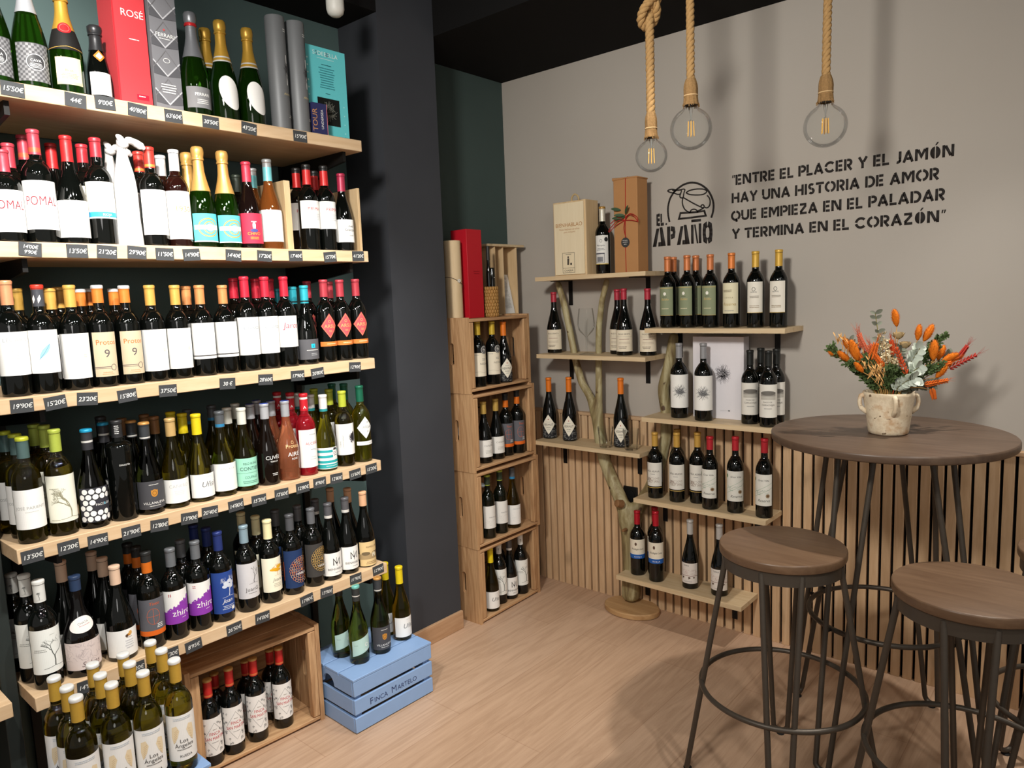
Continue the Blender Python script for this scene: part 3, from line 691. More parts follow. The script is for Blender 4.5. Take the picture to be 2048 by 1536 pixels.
# slatted oak panelling on the lower half of the grey wall
mb = MB()
mb.box((0.003, -0.008, 0.0), (3.6, -0.0005, 0.9), FELT)
k = -36
while True:
    xa = 1.501 + 0.0417 * k + 0.0050
    k += 1
    if xa < 0.004:
        continue
    if xa > 3.56:
        break
    mb.box((xa, -0.026, 0.0), (xa + 0.0317, -0.008, 0.9), OAK)
o = struct(mb.build('trim_1', bevel=0.0012))
o = struct(MB().box((0.003, -0.030, 0.9), (3.6, 0.0, 0.9154), OAKX).build('trim_2', bevel=0.0015))

# dark upright panel between the two bays of the shelf wall
DARKPANEL = plain((46, 52, 50), 0.5, 0, 0.35, 0.08, 30)
o = MB().box((0.001, -2.474, 0.0), (0.325, -2.437, 2.35), DARKPANEL).build('bay_divider', bevel=0.002)
tag(o, 'dark upright panel at the left end of the wall shelves', 'panel')

# wall sockets and the white lamp head
t = empty('power_socket', (0.742, -0.026, 0.537))
tag(t, 'black double power socket on the slats behind the tree trunk', 'socket')
MB().box((-0.038, -0.009, -0.04), (0.038, 0.0, 0.04), BLACK).build('cover_plate', t, bevel=0.002)
for dx in (-0.0,):
    MB().lathe([(0.024, 0.0), (0.024, 0.003), (0.019, 0.003), (0.019, 0.0012), (0.0, 0.0012)], plain((14, 14, 14), 0.5), 24, (dx, -0.009, 0), Vector((0, -1, 0)), cap=False).build('outlet', t)

t = empty('track_spotlight', (0.42, -1.335, 2.46))
tag(t, 'white rounded spotlight head hanging from the black ceiling', 'lamp')
WHITEP = plain((226, 224, 216), 0.4)
MB().lathe([(0.004, 0.0), (0.016, 0.002), (0.026, 0.010), (0.030, 0.024), (0.030, 0.09), (0.028, 0.095)], WHITEP, 28).build('lamp_head', t)
MB().lathe([(0.008, 0.095), (0.008, ZH - 2.46)], WHITEP, 16).build('stem', t)

# ------------------------------------------------------------------ wall shelves with brackets, rails
SHELF_Z = {'A': 2.0592, 'B': 1.6773, 'C': 1.2953, 'D': 0.9166, 'E': 0.5225}
SHELF_NAME = {'A': 'top wall shelf', 'B': 'second wall shelf', 'C': 'third wall shelf', 'D': 'fourth wall shelf', 'E': 'lowest wall shelf'}
board_me = None
arm_me = None
SHELF_L = {
    'A': 'thick pine wall shelf holding champagne bottles and gift boxes, the topmost',
    'B': 'thick pine wall shelf, second from the top, with cloth wrapped bottle',
    'C': 'thick pine wall shelf, third from the top, with red and ochre capsules',
    'D': 'thick pine wall shelf, fourth from the top, with white and pink wines',
    'E': 'thick pine wall shelf, the lowest, just above the floor crates'}
for kk, z in SHELF_Z.items():
    t = empty('wall_shelf', (0, 0, z))
    tag(t, SHELF_L[kk], 'shelf', 'pine wall shelves')
    if board_me is None:
        b = MB().box((0.022, -2.4305, -0.0387), (0.44, -1.2735, 0.0), PINE).build('board', t, bevel=0.002)
        board_me = b.data
    else:
        b = bpy.data.objects.new('board', board_me)
        COL.objects.link(b)
        b.parent = t
        bv = b.modifiers.new('bevel', 'BEVEL')
        bv.width, bv.segments, bv.limit_method = 0.002, 2, 'ANGLE'
    for yb in (-2.33, -1.325):
        if arm_me is None:
            mb = MB()
            mb.prism([(0.022, -0.0), (0.022, -0.075), (0.06, -0.075), (0.405, -0.034), (0.405, 0.0)], -0.006, 0.006, BLACK, lambda p: Vector((p.x, p.z, p.y)))
            arm_me = mb.mesh('bracket_arm')
        a = bpy.data.objects.new('bracket_arm', arm_me)
        COL.objects.link(a)
        a.parent = t
        a.location = (0, yb, -0.0387)
for yb, lab in ((-2.33, 'black slotted upright rail on the dark wall, left end of shelves'), (-1.325, 'black slotted upright rail on the dark wall, right end of shelves')):
    o = MB().box((0.0062, yb - 0.0125, 0.05), (0.0215, yb + 0.0125, 2.15), BLACK).build('shelf_rail')
    tag(o, lab, 'rail', 'shelf rails')

# end of the neighbouring bay at the far left
t = MB().box((0.022, -3.2, 0.4965), (0.44, -2.479, 0.5352), PINE).build('wall_shelf', bevel=0.002)
tag(t, 'end of pine shelf in the next bay, cut by left edge of the photo', 'shelf')
t = MB().box((0.20, -2.68, 0.5355), (0.40, -2.50, 0.62), PINEZ).build('wooden_box', bevel=0.003)
tag(t, 'pale wooden box on the shelf of the next bay, far left', 'box')

# ------------------------------------------------------------------ price tags
tag_base = None
for kk, L in TAGS.items():
    for i, (y, z, s) in enumerate(L):
        mb = MB()
        w, h = 0.050, 0.034
        mb.box((0, -w / 2, -h / 2), (0.0016, w / 2, h / 2), SLATE)
        for li, line in enumerate(s.split('\n')):
            nl = len(s.split('\n'))
            sz = 0.0165 if nl == 1 else 0.0125
            vo = -0.0055 if nl == 1 else (0.002 - li * 0.013)
            for tr in text_tris(line, sz, 0.0, 0.18, 'CENTER', 0.95):
                mb.add([(0.0019, u, v + vo) for u, v in tr], [(0, 1, 2)], WHITEINK)
        o = mb.build('price_tag')
        o.location = (0.4403, y, z)
        o.rotation_euler = (random.uniform(-0.09, 0.09), 0, 0)
        tag(o, 'slate price tag chalked %s, %s from left on %s edge' % (s.replace('\n', ' and '), ORD[i], SHELF_NAME[kk]), 'price tag', 'price tags on the ' + SHELF_NAME[kk])

# ------------------------------------------------------------------ lettering on the grey wall
def arc(cx, cy, rx, ry, a0, a1, n=14):
    return [(cx + rx * math.cos(math.radians(a0 + (a1 - a0) * i / n)), cy + ry * math.sin(math.radians(a0 + (a1 - a0) * i / n))) for i in range(n + 1)]


GLY = {
    'A': (0.92, [[(0.10, 0.0), (0.40, 0.84)], [(0.82, 0.0), (0.44, 1.0)], [(0.34, 0.30), (0.70, 0.30)]]),
    'C': (0.95, [arc(0.52, 0.5, 0.41, 0.41, 42, 172), arc(0.52, 0.5, 0.41, 0.41, 190, 318)]),
    'D': (0.85, [[(0.10, 0), (0.10, 1)], [(0.27, 0.91)] + arc(0.38, 0.5, 0.38, 0.41, 90, -90, 16) + [(0.27, 0.09)]]),
    'E': (0.68, [[(0.10, 0), (0.10, 1)], [(0.26, 0.91), (0.62, 0.91)], [(0.26, 0.5), (0.58, 0.5)], [(0.26, 0.09), (0.62, 0.09)]]),
    'H': (0.86, [[(0.10, 0), (0.10, 1)], [(0.74, 0), (0.74, 1)], [(0.26, 0.5), (0.65, 0.5)]]),
    'I': (0.22, [[(0.10, 0), (0.10, 1)]]),
    'J': (0.52, [[(0.40, 1.0), (0.40, 0.36)], [(0.40, 0.26)] + arc(0.20, 0.28, 0.20, 0.20, 0, -110, 8)]),
    'L': (0.60, [[(0.10, 0.25), (0.10, 1)], [(0.0, 0.09), (0.58, 0.09)]]),
    'M': (1.06, [[(0.10, 0), (0.10, 1)], [(0.24, 0.92), (0.51, 0.34), (0.80, 0.92)], [(0.94, 0), (0.94, 1)]]),
    'N': (0.92, [[(0.10, 0), (0.10, 1)], [(0.25, 0.93), (0.66, 0.10)], [(0.80, 0), (0.80, 1)]]),
    'O': (1.02, [arc(0.51, 0.5, 0.41, 0.41, 100, 260, 18), arc(0.51, 0.5, 0.41, 0.41, 80, -80, 18)]),
    'P': (0.70, [[(0.10, 0), (0.10, 1)], [(0.26, 0.91)] + arc(0.40, 0.67, 0.24, 0.24, 90, -90, 10) + [(0.26, 0.43)]]),
    'Q': (1.02, [arc(0.51, 0.5, 0.41, 0.41, 100, 290, 18), arc(0.51, 0.5, 0.41, 0.41, 80, -52, 16), [(0.58, 0.22), (0.62, -0.12)]]),
    'R': (0.76, [[(0.10, 0), (0.10, 1)], [(0.26, 0.91)] + arc(0.40, 0.68, 0.23, 0.23, 90, -90, 10) + [(0.26, 0.45)], [(0.38, 0.38), (0.66, 0.0)]]),
    'S': (0.66, [arc(0.33, 0.71, 0.21, 0.20, 40, 265, 12), arc(0.32, 0.29, 0.22, 0.20, 80, -140, 12)]),
    'T': (0.76, [[(0.0, 0.91), (0.76, 0.91)], [(0.38, 0.0), (0.38, 0.76)]]),
    'U': (0.86, [[(0.10, 1.0), (0.10, 0.42)], [(0.10, 0.33)] + arc(0.42, 0.38, 0.32, 0.29, 190, 350, 12) + [(0.74, 0.36), (0.74, 1.0)]]),
    'Y': (0.84, [[(0.08, 1.0), (0.40, 0.46), (0.40, 0.0)], [(0.76, 1.0), (0.49, 0.56)]]),
    'Z': (0.74, [[(0.04, 0.91), (0.66, 0.91)], [(0.62, 0.80), (0.10, 0.19)], [(0.06, 0.09), (0.70, 0.09)]]),
    ' ': (0.30, []),
}


def stencil(s, t=0.185, halves=('Ó',)):
    """Convex 2-D polygons of a line of stencil capitals, cap height 1; returns (polygons, width)."""
    x, out = 0.0, []
    for ch in s:
        if ch in '"”':
            for dx in (0.06, 0.24):
                out.append([(x + dx, 0.72), (x + dx + 0.07, 0.72), (x + dx + 0.15, 1.0), (x + dx + 0.03, 1.0)])
            x += 0.46
            continue
        if ch == 'Ó':
            for sgn in (-1, 1):
                pts = [(x + 0.46 + sgn * (0.045 + 0.36 * math.sin(a)), 0.5 + 0.5 * math.cos(a)) for a in [PI * i / 14 for i in range(15)]]
                out.append(pts if sgn < 0 else pts[::-1])
            out.append([(x + 0.44, 1.1), (x + 0.55, 1.1), (x + 0.72, 1.34), (x + 0.58, 1.34)])
            x += 1.02
            continue
        base = {'Ñ': 'N'}.get(ch, ch)
        w, strokes = GLY[base]
        for st in strokes:
            out += ribbon([(x + px, py) for px, py in st], t)
        x += w + 0.10
    return out, x - 0.10


LETTER = plain((46, 42, 40), 0.6, 0, 0.2, 0.04)


def wall_polys(mb, polys, x0, z0, sx, sz, depth=0.0015, m=LETTER):
    for p in polys:
        a = 0.0
        for i in range(len(p)):
            x1, y1 = p[i]
            x2, y2 = p[(i + 1) % len(p)]
            a += x1 * y2 - x2 * y1
        if a < 0:
            p = p[::-1]
        mb.prism(p, 0, 1, m, lambda q: Vector((x0 + q.x * sx, -0.0002 - q.z * depth, z0 + q.y * sz)))


t = empty('wall_lettering', (0, 0, 0))
tag(t, 'black stencil quote in four lines on the grey wall', 'lettering')
for s, xa, xb, zb in (('"ENTRE EL PLACER Y EL JAMÓN', 1.234, 2.031, 1.918), ('HAY UNA HISTORIA DE AMOR', 1.235, 1.988, 1.846),
                      ('QUE EMPIEZA EN EL PALADAR', 1.232, 2.008, 1.774), ('Y TERMINA EN EL CORAZÓN”', 1.236, 2.011, 1.700)):
    ps, w = stencil(s, 0.215)
    k_ = (xb - xa) / w
    done = ''
    for wd in s.split(' '):
        x_off = stencil(done, 0.215)[1] + 0.10 if done else 0.0
        mb = MB()
        wall_polys(mb, stencil(wd, 0.215)[0], xa + x_off * k_, zb, k_, 0.0405)
        mb.build('word', t, angle=180)
        done += wd + ' '
t = empty('wall_emblem', (0, 0, 0))
tag(t, 'black ham emblem with stencil shop name on the grey wall', 'emblem')
mb = MB()
for kk, pts in HAM.items():
    w = 0.0080 if kk in ('arc', 'base') else 0.0052
    closed = pts[0] == pts[-1]
    sp = [(p.x, p.y) for p in smooth_path([(a, b, 0) for a, b in (pts[:-1] if closed else pts)], 4, closed)] if kk != 'base' else pts
    if closed and kk != 'base':
        sp = sp + [sp[0]]
    wall_polys(mb, ribbon(sp, w), 0, 0, 1, 1)
mb.build('ham_drawing', t, angle=180)
ps, w = stencil('EL', 0.26)
mb = MB()
wall_polys(mb, ps, 0.884, 1.786, 0.036 / w, 0.050)
mb.box((0.928, -0.0017, 1.786), (0.935, -0.0002, 1.793), LETTER)
mb.build('lettering', t, angle=180)
mb = MB()
x = 0.863
for ch, w_ in (('A', 0.066), ('P', 0.045), ('A', 0.062), ('Ñ', 0.050), ('O', 0.046)):
    if ch == 'O':
        ps = []
        for sg in (-1, 1):
            ps += ribbon([(0.5 + sg * 0.05, 0.92), (0.5 + sg * 0.28, 0.84), (0.5 + sg * 0.33, 0.6), (0.5 + sg * 0.33, 0.4), (0.5 + sg * 0.28, 0.16), (0.5 + sg * 0.05, 0.08)], 0.30)
    elif ch == 'A':
        ps = [[(0.0, 0.0), (0.26, 0.0), (0.50, 0.95), (0.30, 0.95)], [(0.42, 0.0), (0.44, 0.22), (0.64, 0.22), (0.68, 0.0)], [(0.66, 0.0), (0.98, 0.0), (0.74, 1.0), (0.54, 1.0)]]
    elif ch == 'P':
        ps = [[(0.05, 0), (0.38, 0), (0.38, 1), (0.05, 1)]] + ribbon([(0.46, 0.88), (0.75, 0.84), (0.80, 0.68), (0.75, 0.50), (0.46, 0.44)], 0.26)
    else:
        ps = [[(0.03, 0), (0.25, 0), (0.25, 0.97), (0.03, 0.97)], [(0.31, 0.97), (0.44, 0.97), (0.69, 0.0), (0.56, 0.0)], [(0.75, 0), (0.97, 0), (0.97, 1), (0.75, 1)],
              [(0.06, 1.10), (0.94, 1.10), (0.94, 1.23), (0.06, 1.23)]]
    wall_polys(mb, ps, x, 1.6945, w_, 0.083)
    x += w_ + 0.0045
mb.build('lettering', t, angle=180)

# ------------------------------------------------------------------ bottles: shapes
def smooth01(t):
    return t * t * (3 - 2 * t)


def bottle_profile(kind, H, R):
    n = 0.0128
    pts = [(R * 0.86, 0.0), (R * 0.97, 0.0018), (R, 0.006)]
    if kind == 'bordeaux':
        pts += [(R, H * 0.595)]
        for i in range(1, 9):
            t = i / 8
            pts.append((n * 1.06 + (R - n * 1.06) * (math.cos(t * PI / 2) ** 0.8 if t < 1 else 0), H * (0.595 + 0.145 * t)))
        pts[-1] = (n * 1.10, H * 0.745)
        pts.insert(-1, (n * 1.55, H * 0.728))
        pts += [(n * 1.02, H * 0.79), (n, H * 0.93)]
    elif kind in ('burgundy', 'champagne'):
        a, b = (0.40, 0.78) if kind == 'burgundy' else (0.38, 0.80)
        nn = n * 1.02 if kind == 'burgundy' else n * 1.12
        pts += [(R, H * a)]
        for i in range(1, 13):
            t = i / 12
            s = (1 - t) ** 1.75 * (1 + 1.2 * t)
            pts.append((nn + (R - nn) * s, H * (a + (b - a) * t)))
        pts += [(nn, H * 0.93)]
    elif kind == 'tall':
        pts += [(R, H * 0.735)]
        for i in range(1, 7):
            t = i / 6
            pts.append((n * 1.15 + (R - n * 1.15) * math.cos(t * PI / 2) ** 0.6 if t < 1 else n * 1.15, H * (0.735 + 0.055 * t)))
        pts += [(n * 1.02, H * 0.84), (n, H * 0.93)]
    elif kind == 'squat':
        pts += [(R, H * 0.36)]
        for i in range(1, 11):
            t = i / 10
            pts.append((n * 1.25 + (R - n * 1.25) * (1 - smooth01(t)) ** 0.75, H * (0.36 + 0.33 * t)))
        pts += [(n * 1.0, H * 0.84), (n, H * 0.93)]
    pts += [(n, H * 0.957), (n + 0.0014, H * 0.960), (n + 0.0016, H * 0.985), (n + 0.0006, H * 0.997), (n * 0.72, H * 0.998)]
    return pts


def prof_fn(pts):
    def f(z):
        for (r0, z0), (r1, z1) in zip(pts, pts[1:]):
            if z0 <= z <= z1 and z1 > z0:
                return r0 + (r1 - r0) * (z - z0) / (z1 - z0)
        return pts[-1][0] if z > pts[-1][1] else pts[0][0]
    return f


# ------------------------------------------------------------------ labels: flat art wrapped on the glass
def half(poly, axis, lim, keep_less):
    out = []
    n = len(poly)
    for i in range(n):
        a, b = poly[i], poly[(i + 1) % n]
        ia = (a[axis] <= lim) if keep_less else (a[axis] >= lim)
        ib = (b[axis] <= lim) if keep_less else (b[axis] >= lim)
        if ia:
            out.append(a)
        if ia != ib:
            t = (lim - a[axis]) / (b[axis] - a[axis])
            out.append((a[0] + (b[0] - a[0]) * t, a[1] + (b[1] - a[1]) * t))
    return out


def strips(poly, d, axis):
    lo, hi = min(p[axis] for p in poly), max(p[axis] for p in poly)
    k0, k1 = math.floor(lo / d), math.floor((hi - 1e-9) / d)
    if k0 == k1:
        return [poly]
    res = []
    for k in range(k0, k1 + 1):
        q = half(half(poly, axis, (k + 1) * d, True), axis, k * d, False)
        if len(q) >= 3:
            res.append(q)
    return res


def ell(u, v, ru, rv, n=20):
    return [(u + ru * math.cos(2 * PI * i / n), v + rv * math.sin(2 * PI * i / n)) for i in range(n)]


def branch(rng, x, y, ang, ln, w, depth, out):
    x2, y2 = x + ln * math.cos(ang), y + ln * math.sin(ang)
    mx, my = (x + x2) / 2 + rng.uniform(-.12, .12) * ln, (y + y2) / 2 + rng.uniform(-.12, .12) * ln
    out.append(([(x, y), (mx, my), (x2, y2)], w))
    if depth:
        for _ in range(2 if rng.random() < .7 else 3):
            branch(rng, x2, y2, ang + rng.uniform(-.85, .85), ln * rng.uniform(.6, .82), max(w * .68, .28), depth - 1, out)


def art(els):
    """Yields (convex polygon in mm, colour)."""
    for e in els:
        k = e[0]
        if k == 'r':
            yield [(e[1], e[2]), (e[3], e[2]), (e[3], e[4]), (e[1], e[4])], e[5]
        elif k == 'e':
            yield ell(e[1], e[2], e[3], e[4]), e[5]
        elif k == 'p':
            yield list(e[1]), e[2]
        elif k == 'ring':
            for q in ribbon(ell(e[1], e[2], e[3], e[4], 28) + [ell(e[1], e[2], e[3], e[4], 28)[0]], e[5]):
                yield q, e[6]
        elif k == 't':
            _, s, u, v, size, col = e[:6]
            ex = e[6] if len(e) > 6 else {}
            for t in text_tris(s, size, ex.get('b', 0.0), ex.get('sh', 0.0), 'CENTER', ex.get('sp', 1.0), ex.get('sx', 1.0)):
                if ex.get('rot'):
                    t = [(-y, x) for x, y in t]
                yield [(u + x, v + y) for x, y in t], col
        elif k == 'l':
            for q in ribbon(e[1], e[2]):
                yield q, e[3]
        elif k == 'mt':       # a block of print too small to read
            _, u, v, w, n, pitch, col = e
            rng = random.Random(int(u * 7 + v * 13 + w))
            for i in range(n):
                x = -w / 2 * rng.uniform(.75, 1)
                end = -x
                while x < end:
                    l = rng.uniform(1.2, 4.0)
                    yield [(u + x, v - i * pitch), (u + min(x + l, end), v - i * pitch), (u + min(x + l, end), v - i * pitch + pitch * .42), (u + x, v - i * pitch + pitch * .42)], col
                    x += l + .7
        elif k == 'tree':
            _, u, v, h, col, seed = e
            rng = random.Random(seed)
            out = []
            branch(rng, u, v, PI / 2 + rng.uniform(-.2, .2), h * .3, h * .035, 5, out)
            for pts, w in out:
                for q in ribbon(pts, w):
                    yield q, col
            for s in (-1, 1):
                for q in ribbon([(u, v), (u + s * h * .15, v - h * .03), (u + s * h * .3, v - h * .05)], h * .012):
                    yield q, col
        elif k == 'scr':      # loose pen strokes inside a box
            _, u0, v0, u1, v1, n, w, col, seed = e
            rng = random.Random(seed)
            for _ in range(n):
                x, y, a = rng.uniform(u0, u1), rng.uniform(v0, v1), rng.uniform(0, 6.3)
                pts = [(x, y)]
                for _ in range(5):
                    a += rng.uniform(-.9, .9)
                    x = min(u1, max(u0, x + 3.2 * math.cos(a)))
                    y = min(v1, max(v0, y + 3.2 * math.sin(a)))
                    if abs(x - pts[-1][0]) + abs(y - pts[-1][1]) > .3:
                        pts.append((x, y))
                if len(pts) > 1:
                    for q in ribbon(pts, w):
                        yield q, col
        elif k == 'nest':     # fine lines crossing round a centre
            _, u, v, ru, rv, n, w, col, seed = e
            rng = random.Random(seed)
            for _ in range(n):
                a = rng.uniform(0, 2 * PI)
                b = a + rng.uniform(1.8, 4.2)
                r1, r2 = rng.uniform(.25, 1.0), rng.uniform(.2, 1.0)
                p, q_ = (u + ru * r1 * math.cos(a), v + rv * r1 * math.sin(a)), (u + ru * r2 * math.cos(b), v + rv * r2 * math.sin(b))
                mid = ((p[0] + q_[0]) / 2 + rng.uniform(-2, 2), (p[1] + q_[1]) / 2 + rng.uniform(-2, 2))
                for q in ribbon([p, mid, q_], w):
                    yield q, col
        elif k == 'mandala':
            _, u, v, r, cols, half_only = e
            for ri, rr in enumerate((.22, .42, .62, .80, .96)):
                n = 6 + ri * 5
                for i in range(n):
                    a = 2 * PI * (i + .5 * (ri % 2)) / n
                    x, y = u + r * rr * math.cos(a), v + r * rr * math.sin(a) * 1.25
                    if half_only and x > u + r * .25:
                        continue
                    s = r * .13
                    c = cols[(i + ri) % len(cols)]
                    for q in ribbon(ell(x, y, s, s * 1.2, 8) + [ell(x, y, s, s * 1.2, 8)[0]], r * .030):
                        yield q, c
            yield ell(u, v, r * .1, r * .12, 10), cols[0]


def label_mesh(name, prof, sp, H, ush=0.0, lift=0.0):
    """Wraps a label (paper patch plus printed art) round the bottle; facing +x."""
    z0, z1 = sp['z'][0] * H, sp['z'][1] * H
    hmm = (z1 - z0) * 1000
    w = sp['w']
    shape = sp.get('shape', 'rect')
    if shape == 'rect':
        base = [(-w / 2, 0), (w / 2, 0), (w / 2, hmm), (-w / 2, hmm)]
    elif shape == 'diamond':
        m_ = sp.get('mid', .5)
        base = [(0, 0), (w / 2, hmm * m_), (0, hmm), (-w / 2, hmm * m_)]
    elif shape == 'oval':
        base = ell(0, hmm / 2, w / 2, hmm / 2, 32)
    elif shape == 'slant':
        base = [(-w / 2, 0), (w / 2, hmm * .28), (w / 2, hmm), (-w / 2, hmm * .72)]
    else:
        base = shape(w, hmm)
    Rr = prof((z0 + z1) / 2)
    varies = max(abs(prof(z0 + (z1 - z0) * i / 8) - Rr) for i in range(9)) > 0.0004
    mb = MB()
    th = sp.get('turn', 0.0)
    tilt = sp.get('tilt', 0.0)

    def put(poly, col, off, mk):
        if tilt:
            poly = [(x * math.cos(tilt) - (y - hmm / 2) * math.sin(tilt), hmm / 2 + x * math.sin(tilt) + (y - hmm / 2) * math.cos(tilt)) for x, y in poly]
        for a in strips(poly, 4.0, 0):
            for b in (strips(a, 4.0, 1) if varies else [a]):
                vs = []
                for u, v in b:
                    z = z0 + v / 1000
                    r = prof(min(max(z, 0.003), H * .95)) + off
                    t = u / 1000 / Rr + th
                    vs.append((r * math.cos(t), r * math.sin(t), z))
                area = sum(b[i][0] * b[(i + 1) % len(b)][1] - b[(i + 1) % len(b)][0] * b[i][1] for i in range(len(b)))
                if abs(area) < 1e-4:
                    continue
                idx = list(range(len(b)))
                mb.add(vs, [tuple(idx if area > 0 else idx[::-1])], mk(col))

    if sp.get('col') is not None:
        put(base, sp['col'], 0.0005 + lift, paper)
    off = 0.00075 + lift
    last = None
    for poly, col in art(sp.get('els', [])):
        if last is not None and last != col:
            off += 0.00006
        last = col
        put([(x + ush, y) for x, y in poly], col, off, ink)
    return mb.mesh(name, 60)


# ------------------------------------------------------------------ bottle designs
W1, W2, CREAM = (246, 245, 241), (236, 234, 228), (236, 226, 204)
GR, DK, RED = (130, 130, 130), (45, 44, 44), (178, 28, 40)
BLK = ('k', (9, 11, 9))
GRN = ('t', 'champagne_green_glass', (52, 104, 22), .07)
OLV = ('t', 'olive_green_glass', (124, 110, 22), .03)
YGR = ('t', 'yellow_green_glass', (158, 148, 28), .05)


def checks(w, h, d, c1):
    return [('r', x * d - w / 2, y * d, x * d - w / 2 + d, y * d + d, c1) for x in range(int(w / d)) for y in range(int(h / d)) if (x + y) % 2 == 0]


def dots(w, h, d, col, hole):
    out = []
    j = 0
    y = d * .55
    while y < h - d * .4:
        x = -w / 2 + d * .55 + (d * .5 if j % 2 else 0)
        while x < w / 2 - d * .4:
            if not (hole[0] < x < hole[2] and hole[1] < y < hole[3]):
                out.append(('e', x, y, d * .43, d * .43, col))
            x += d
        y += d * .88
        j += 1
    return out


def stripes(w, h, n, col):
    s = h / (2 * n)
    return [('r', -w / 2, s * 2 * i + s * .2, w / 2, s * 2 * i + s * 1.15, col) for i in range(n)]


def floral(w, h, seed, col, n=20):
    rng = random.Random(seed)
    out = []
    for _ in range(n):
        x, y = rng.uniform(-w / 2 + 4, w / 2 - 4), rng.uniform(4, h - 4)
        if abs(x) / (w * .32) + abs(y - h / 2) / (h * .52) < 1.0:
            continue
        for k in range(6):
            a = k * PI / 3 + rng.random()
            out.append(('e', x + 2.4 * math.cos(a), y + 2.4 * math.sin(a), 1.0, 1.0, col))
        out.append(('l', [(x, y), (x + rng.uniform(-4, 4), y - 6)], .6, col))
    return out


def splash(w, h, col, seed=3):
    rng = random.Random(seed)
    out = [('p', [(-w / 2, 0), (w / 2, 0), (w / 2, h * .78), (-w / 2, h * .30)], col)]
    for i in range(26):
        t = rng.random()
        x, y = -w / 2 + w * t, h * (.30 + .48 * t)
        r = rng.uniform(1.0, 3.6)
        out.append(('e', x, y + rng.uniform(-1, 3.5), r, r * rng.uniform(.8, 1.6), col))
    return out


B_ = {'b': .012}
D = {}


def design(name, kind, H, R, glass, cap, labels, look):
    D[name] = dict(kind=kind, H=H, R=R, glass=glass, cap=cap, labels=labels, look=look)


def lab(z0, z1, w, col, els=(), **kw):
    d = dict(z=(z0, z1), w=w, col=col, els=list(els))
    d.update(kw)
    return d


def cap(z0, col, top=None, bands=(), metal=0.2, rough=0.36, foil_=False):
    return dict(z0=z0, col=col, top=top, bands=bands, metal=(0.4 if foil_ else metal), rough=rough, foil=foil_)


GOLD, SILVER = (206, 160, 62), (190, 192, 196)
design('check', 'champagne', .296, .039, GRN, cap(.62, SILVER, foil_=True), [lab(.05, .36, 78, (84, 84, 86), checks(78, 90, 6, (128, 128, 130)) + [('e', 4, 46, 20, 19, (60, 60, 62)), ('ring', 4, 46, 20, 19, 1.4, W1), ('t', 'CAVA', 4, 47, 9, W1, B_), ('mt', 4, 42, 28, 4, 3.2, W1)])], 'green champagne bottle, chequered label')
design('moet', 'champagne', .318, .039, GRN, cap(.60, GOLD, foil_=True), [lab(.08, .33, 62, (240, 226, 176), [('r', -31, 0, 31, 8, (196, 186, 150)), ('t', 'Brut', 0, 38, 10, (120, 96, 50)), ('mt', 0, 30, 40, 4, 4, (170, 150, 100))]),
    lab(.40, .60, 92, (26, 25, 24), [('l', [(-46, 1), (0, 10), (46, 1)], 1.6, (190, 150, 70))], shape=lambda w, h: [(-w / 2, 0), (w / 2, 0), (w / 2, h), (-w / 2, h)]), lab(.56, .66, 30, (206, 30, 34), [('ring', 0, 16, 10, 11, 1.0, (230, 120, 110))], shape='oval')], 'champagne bottle, gold foil and red seal')
design('mini', 'champagne', .194, .028, BLK, cap(.66, (52, 52, 54), foil_=True), [lab(.06, .36, 60, W1, [('t', 'C', -4, 26, 12, (196, 190, 170)), ('mt', 0, 18, 26, 3, 4, (210, 206, 196))]), lab(.50, .66, 28, (232, 120, 40), [('p', [(0, 6), (8, 15), (0, 25), (-8, 15)], W1)], shape='diamond')], 'small champagne bottle, black foil, orange diamond')
design('ferrari', 'champagne', .296, .039, GRN, cap(.56, (120, 122, 126), bands=((.86, .89, (206, 44, 48)),), foil_=True), [lab(.07, .27, 84, (128, 128, 130), [('t', 'FERRARI', 4, 34, 12, W1, {'b': .02}), ('mt', 4, 22, 40, 3, 5, W2)])], 'champagne bottle, silver foil, red neck ring')
design('oval', 'champagne', .296, .039, GRN, cap(.58, GOLD, bands=((.575, .595, W2), (.62, .635, W2)), foil_=True), [lab(.10, .44, 62, W1, [], shape='oval', tilt=.35, turn=.1)], 'champagne bottle, gold foil, white oval label')
design('cava', 'champagne', .296, .0385, GRN, cap(.56, (216, 168, 92), foil_=True), [lab(.055, .335, 84, (92, 196, 208), [('ring', 4, 42, 30, 26, 3.2, (206, 152, 70)), ('ring', 6, 42, 17, 17, 3.0, (206, 152, 70)), ('e', 8, 42, 12, 12, (150, 222, 228)), ('r', -38, 36, 38, 49, (248, 244, 236)), ('t', 'CODINA', 6, 39, 9, (200, 160, 90)), ('r', -42, 0, 42, 3, W1)])], 'champagne bottle, gold foil, turquoise label')
ROSE = (196, 66, 80)
POM = [('t', 'POMAL', 3, 60, 33, (132, 30, 44), {'sx': .68, 'sp': 1.05}), ('mt', 8, 44, 44, 3, 5, (214, 206, 204)), ('mt', 8, 20, 30, 2, 5, (220, 214, 210))]
design('pomal', 'bordeaux', .245, .0338, BLK, cap(.76, ROSE), [lab(.11, .56, 100, W1, POM)], 'black bottle, rose capsule, red lettered label')
design('pomal_big', 'bordeaux', .285, .0359, BLK, cap(.78, ROSE, bands=((.80, .84, (206, 96, 66)),)), [lab(.12, .545, 104, W1, POM)], 'large black bottle, rose capsule, red lettering')
design('redlow', 'burgundy', .28, .0359, BLK, cap(.76, (206, 44, 46)), [lab(.06, .40, 100, W1, [('t', 'Tinto', 4, 50, 14, (226, 214, 200)), ('mt', 4, 40, 40, 2, 5, (230, 224, 216))])], 'black bottle, red capsule, low white label')
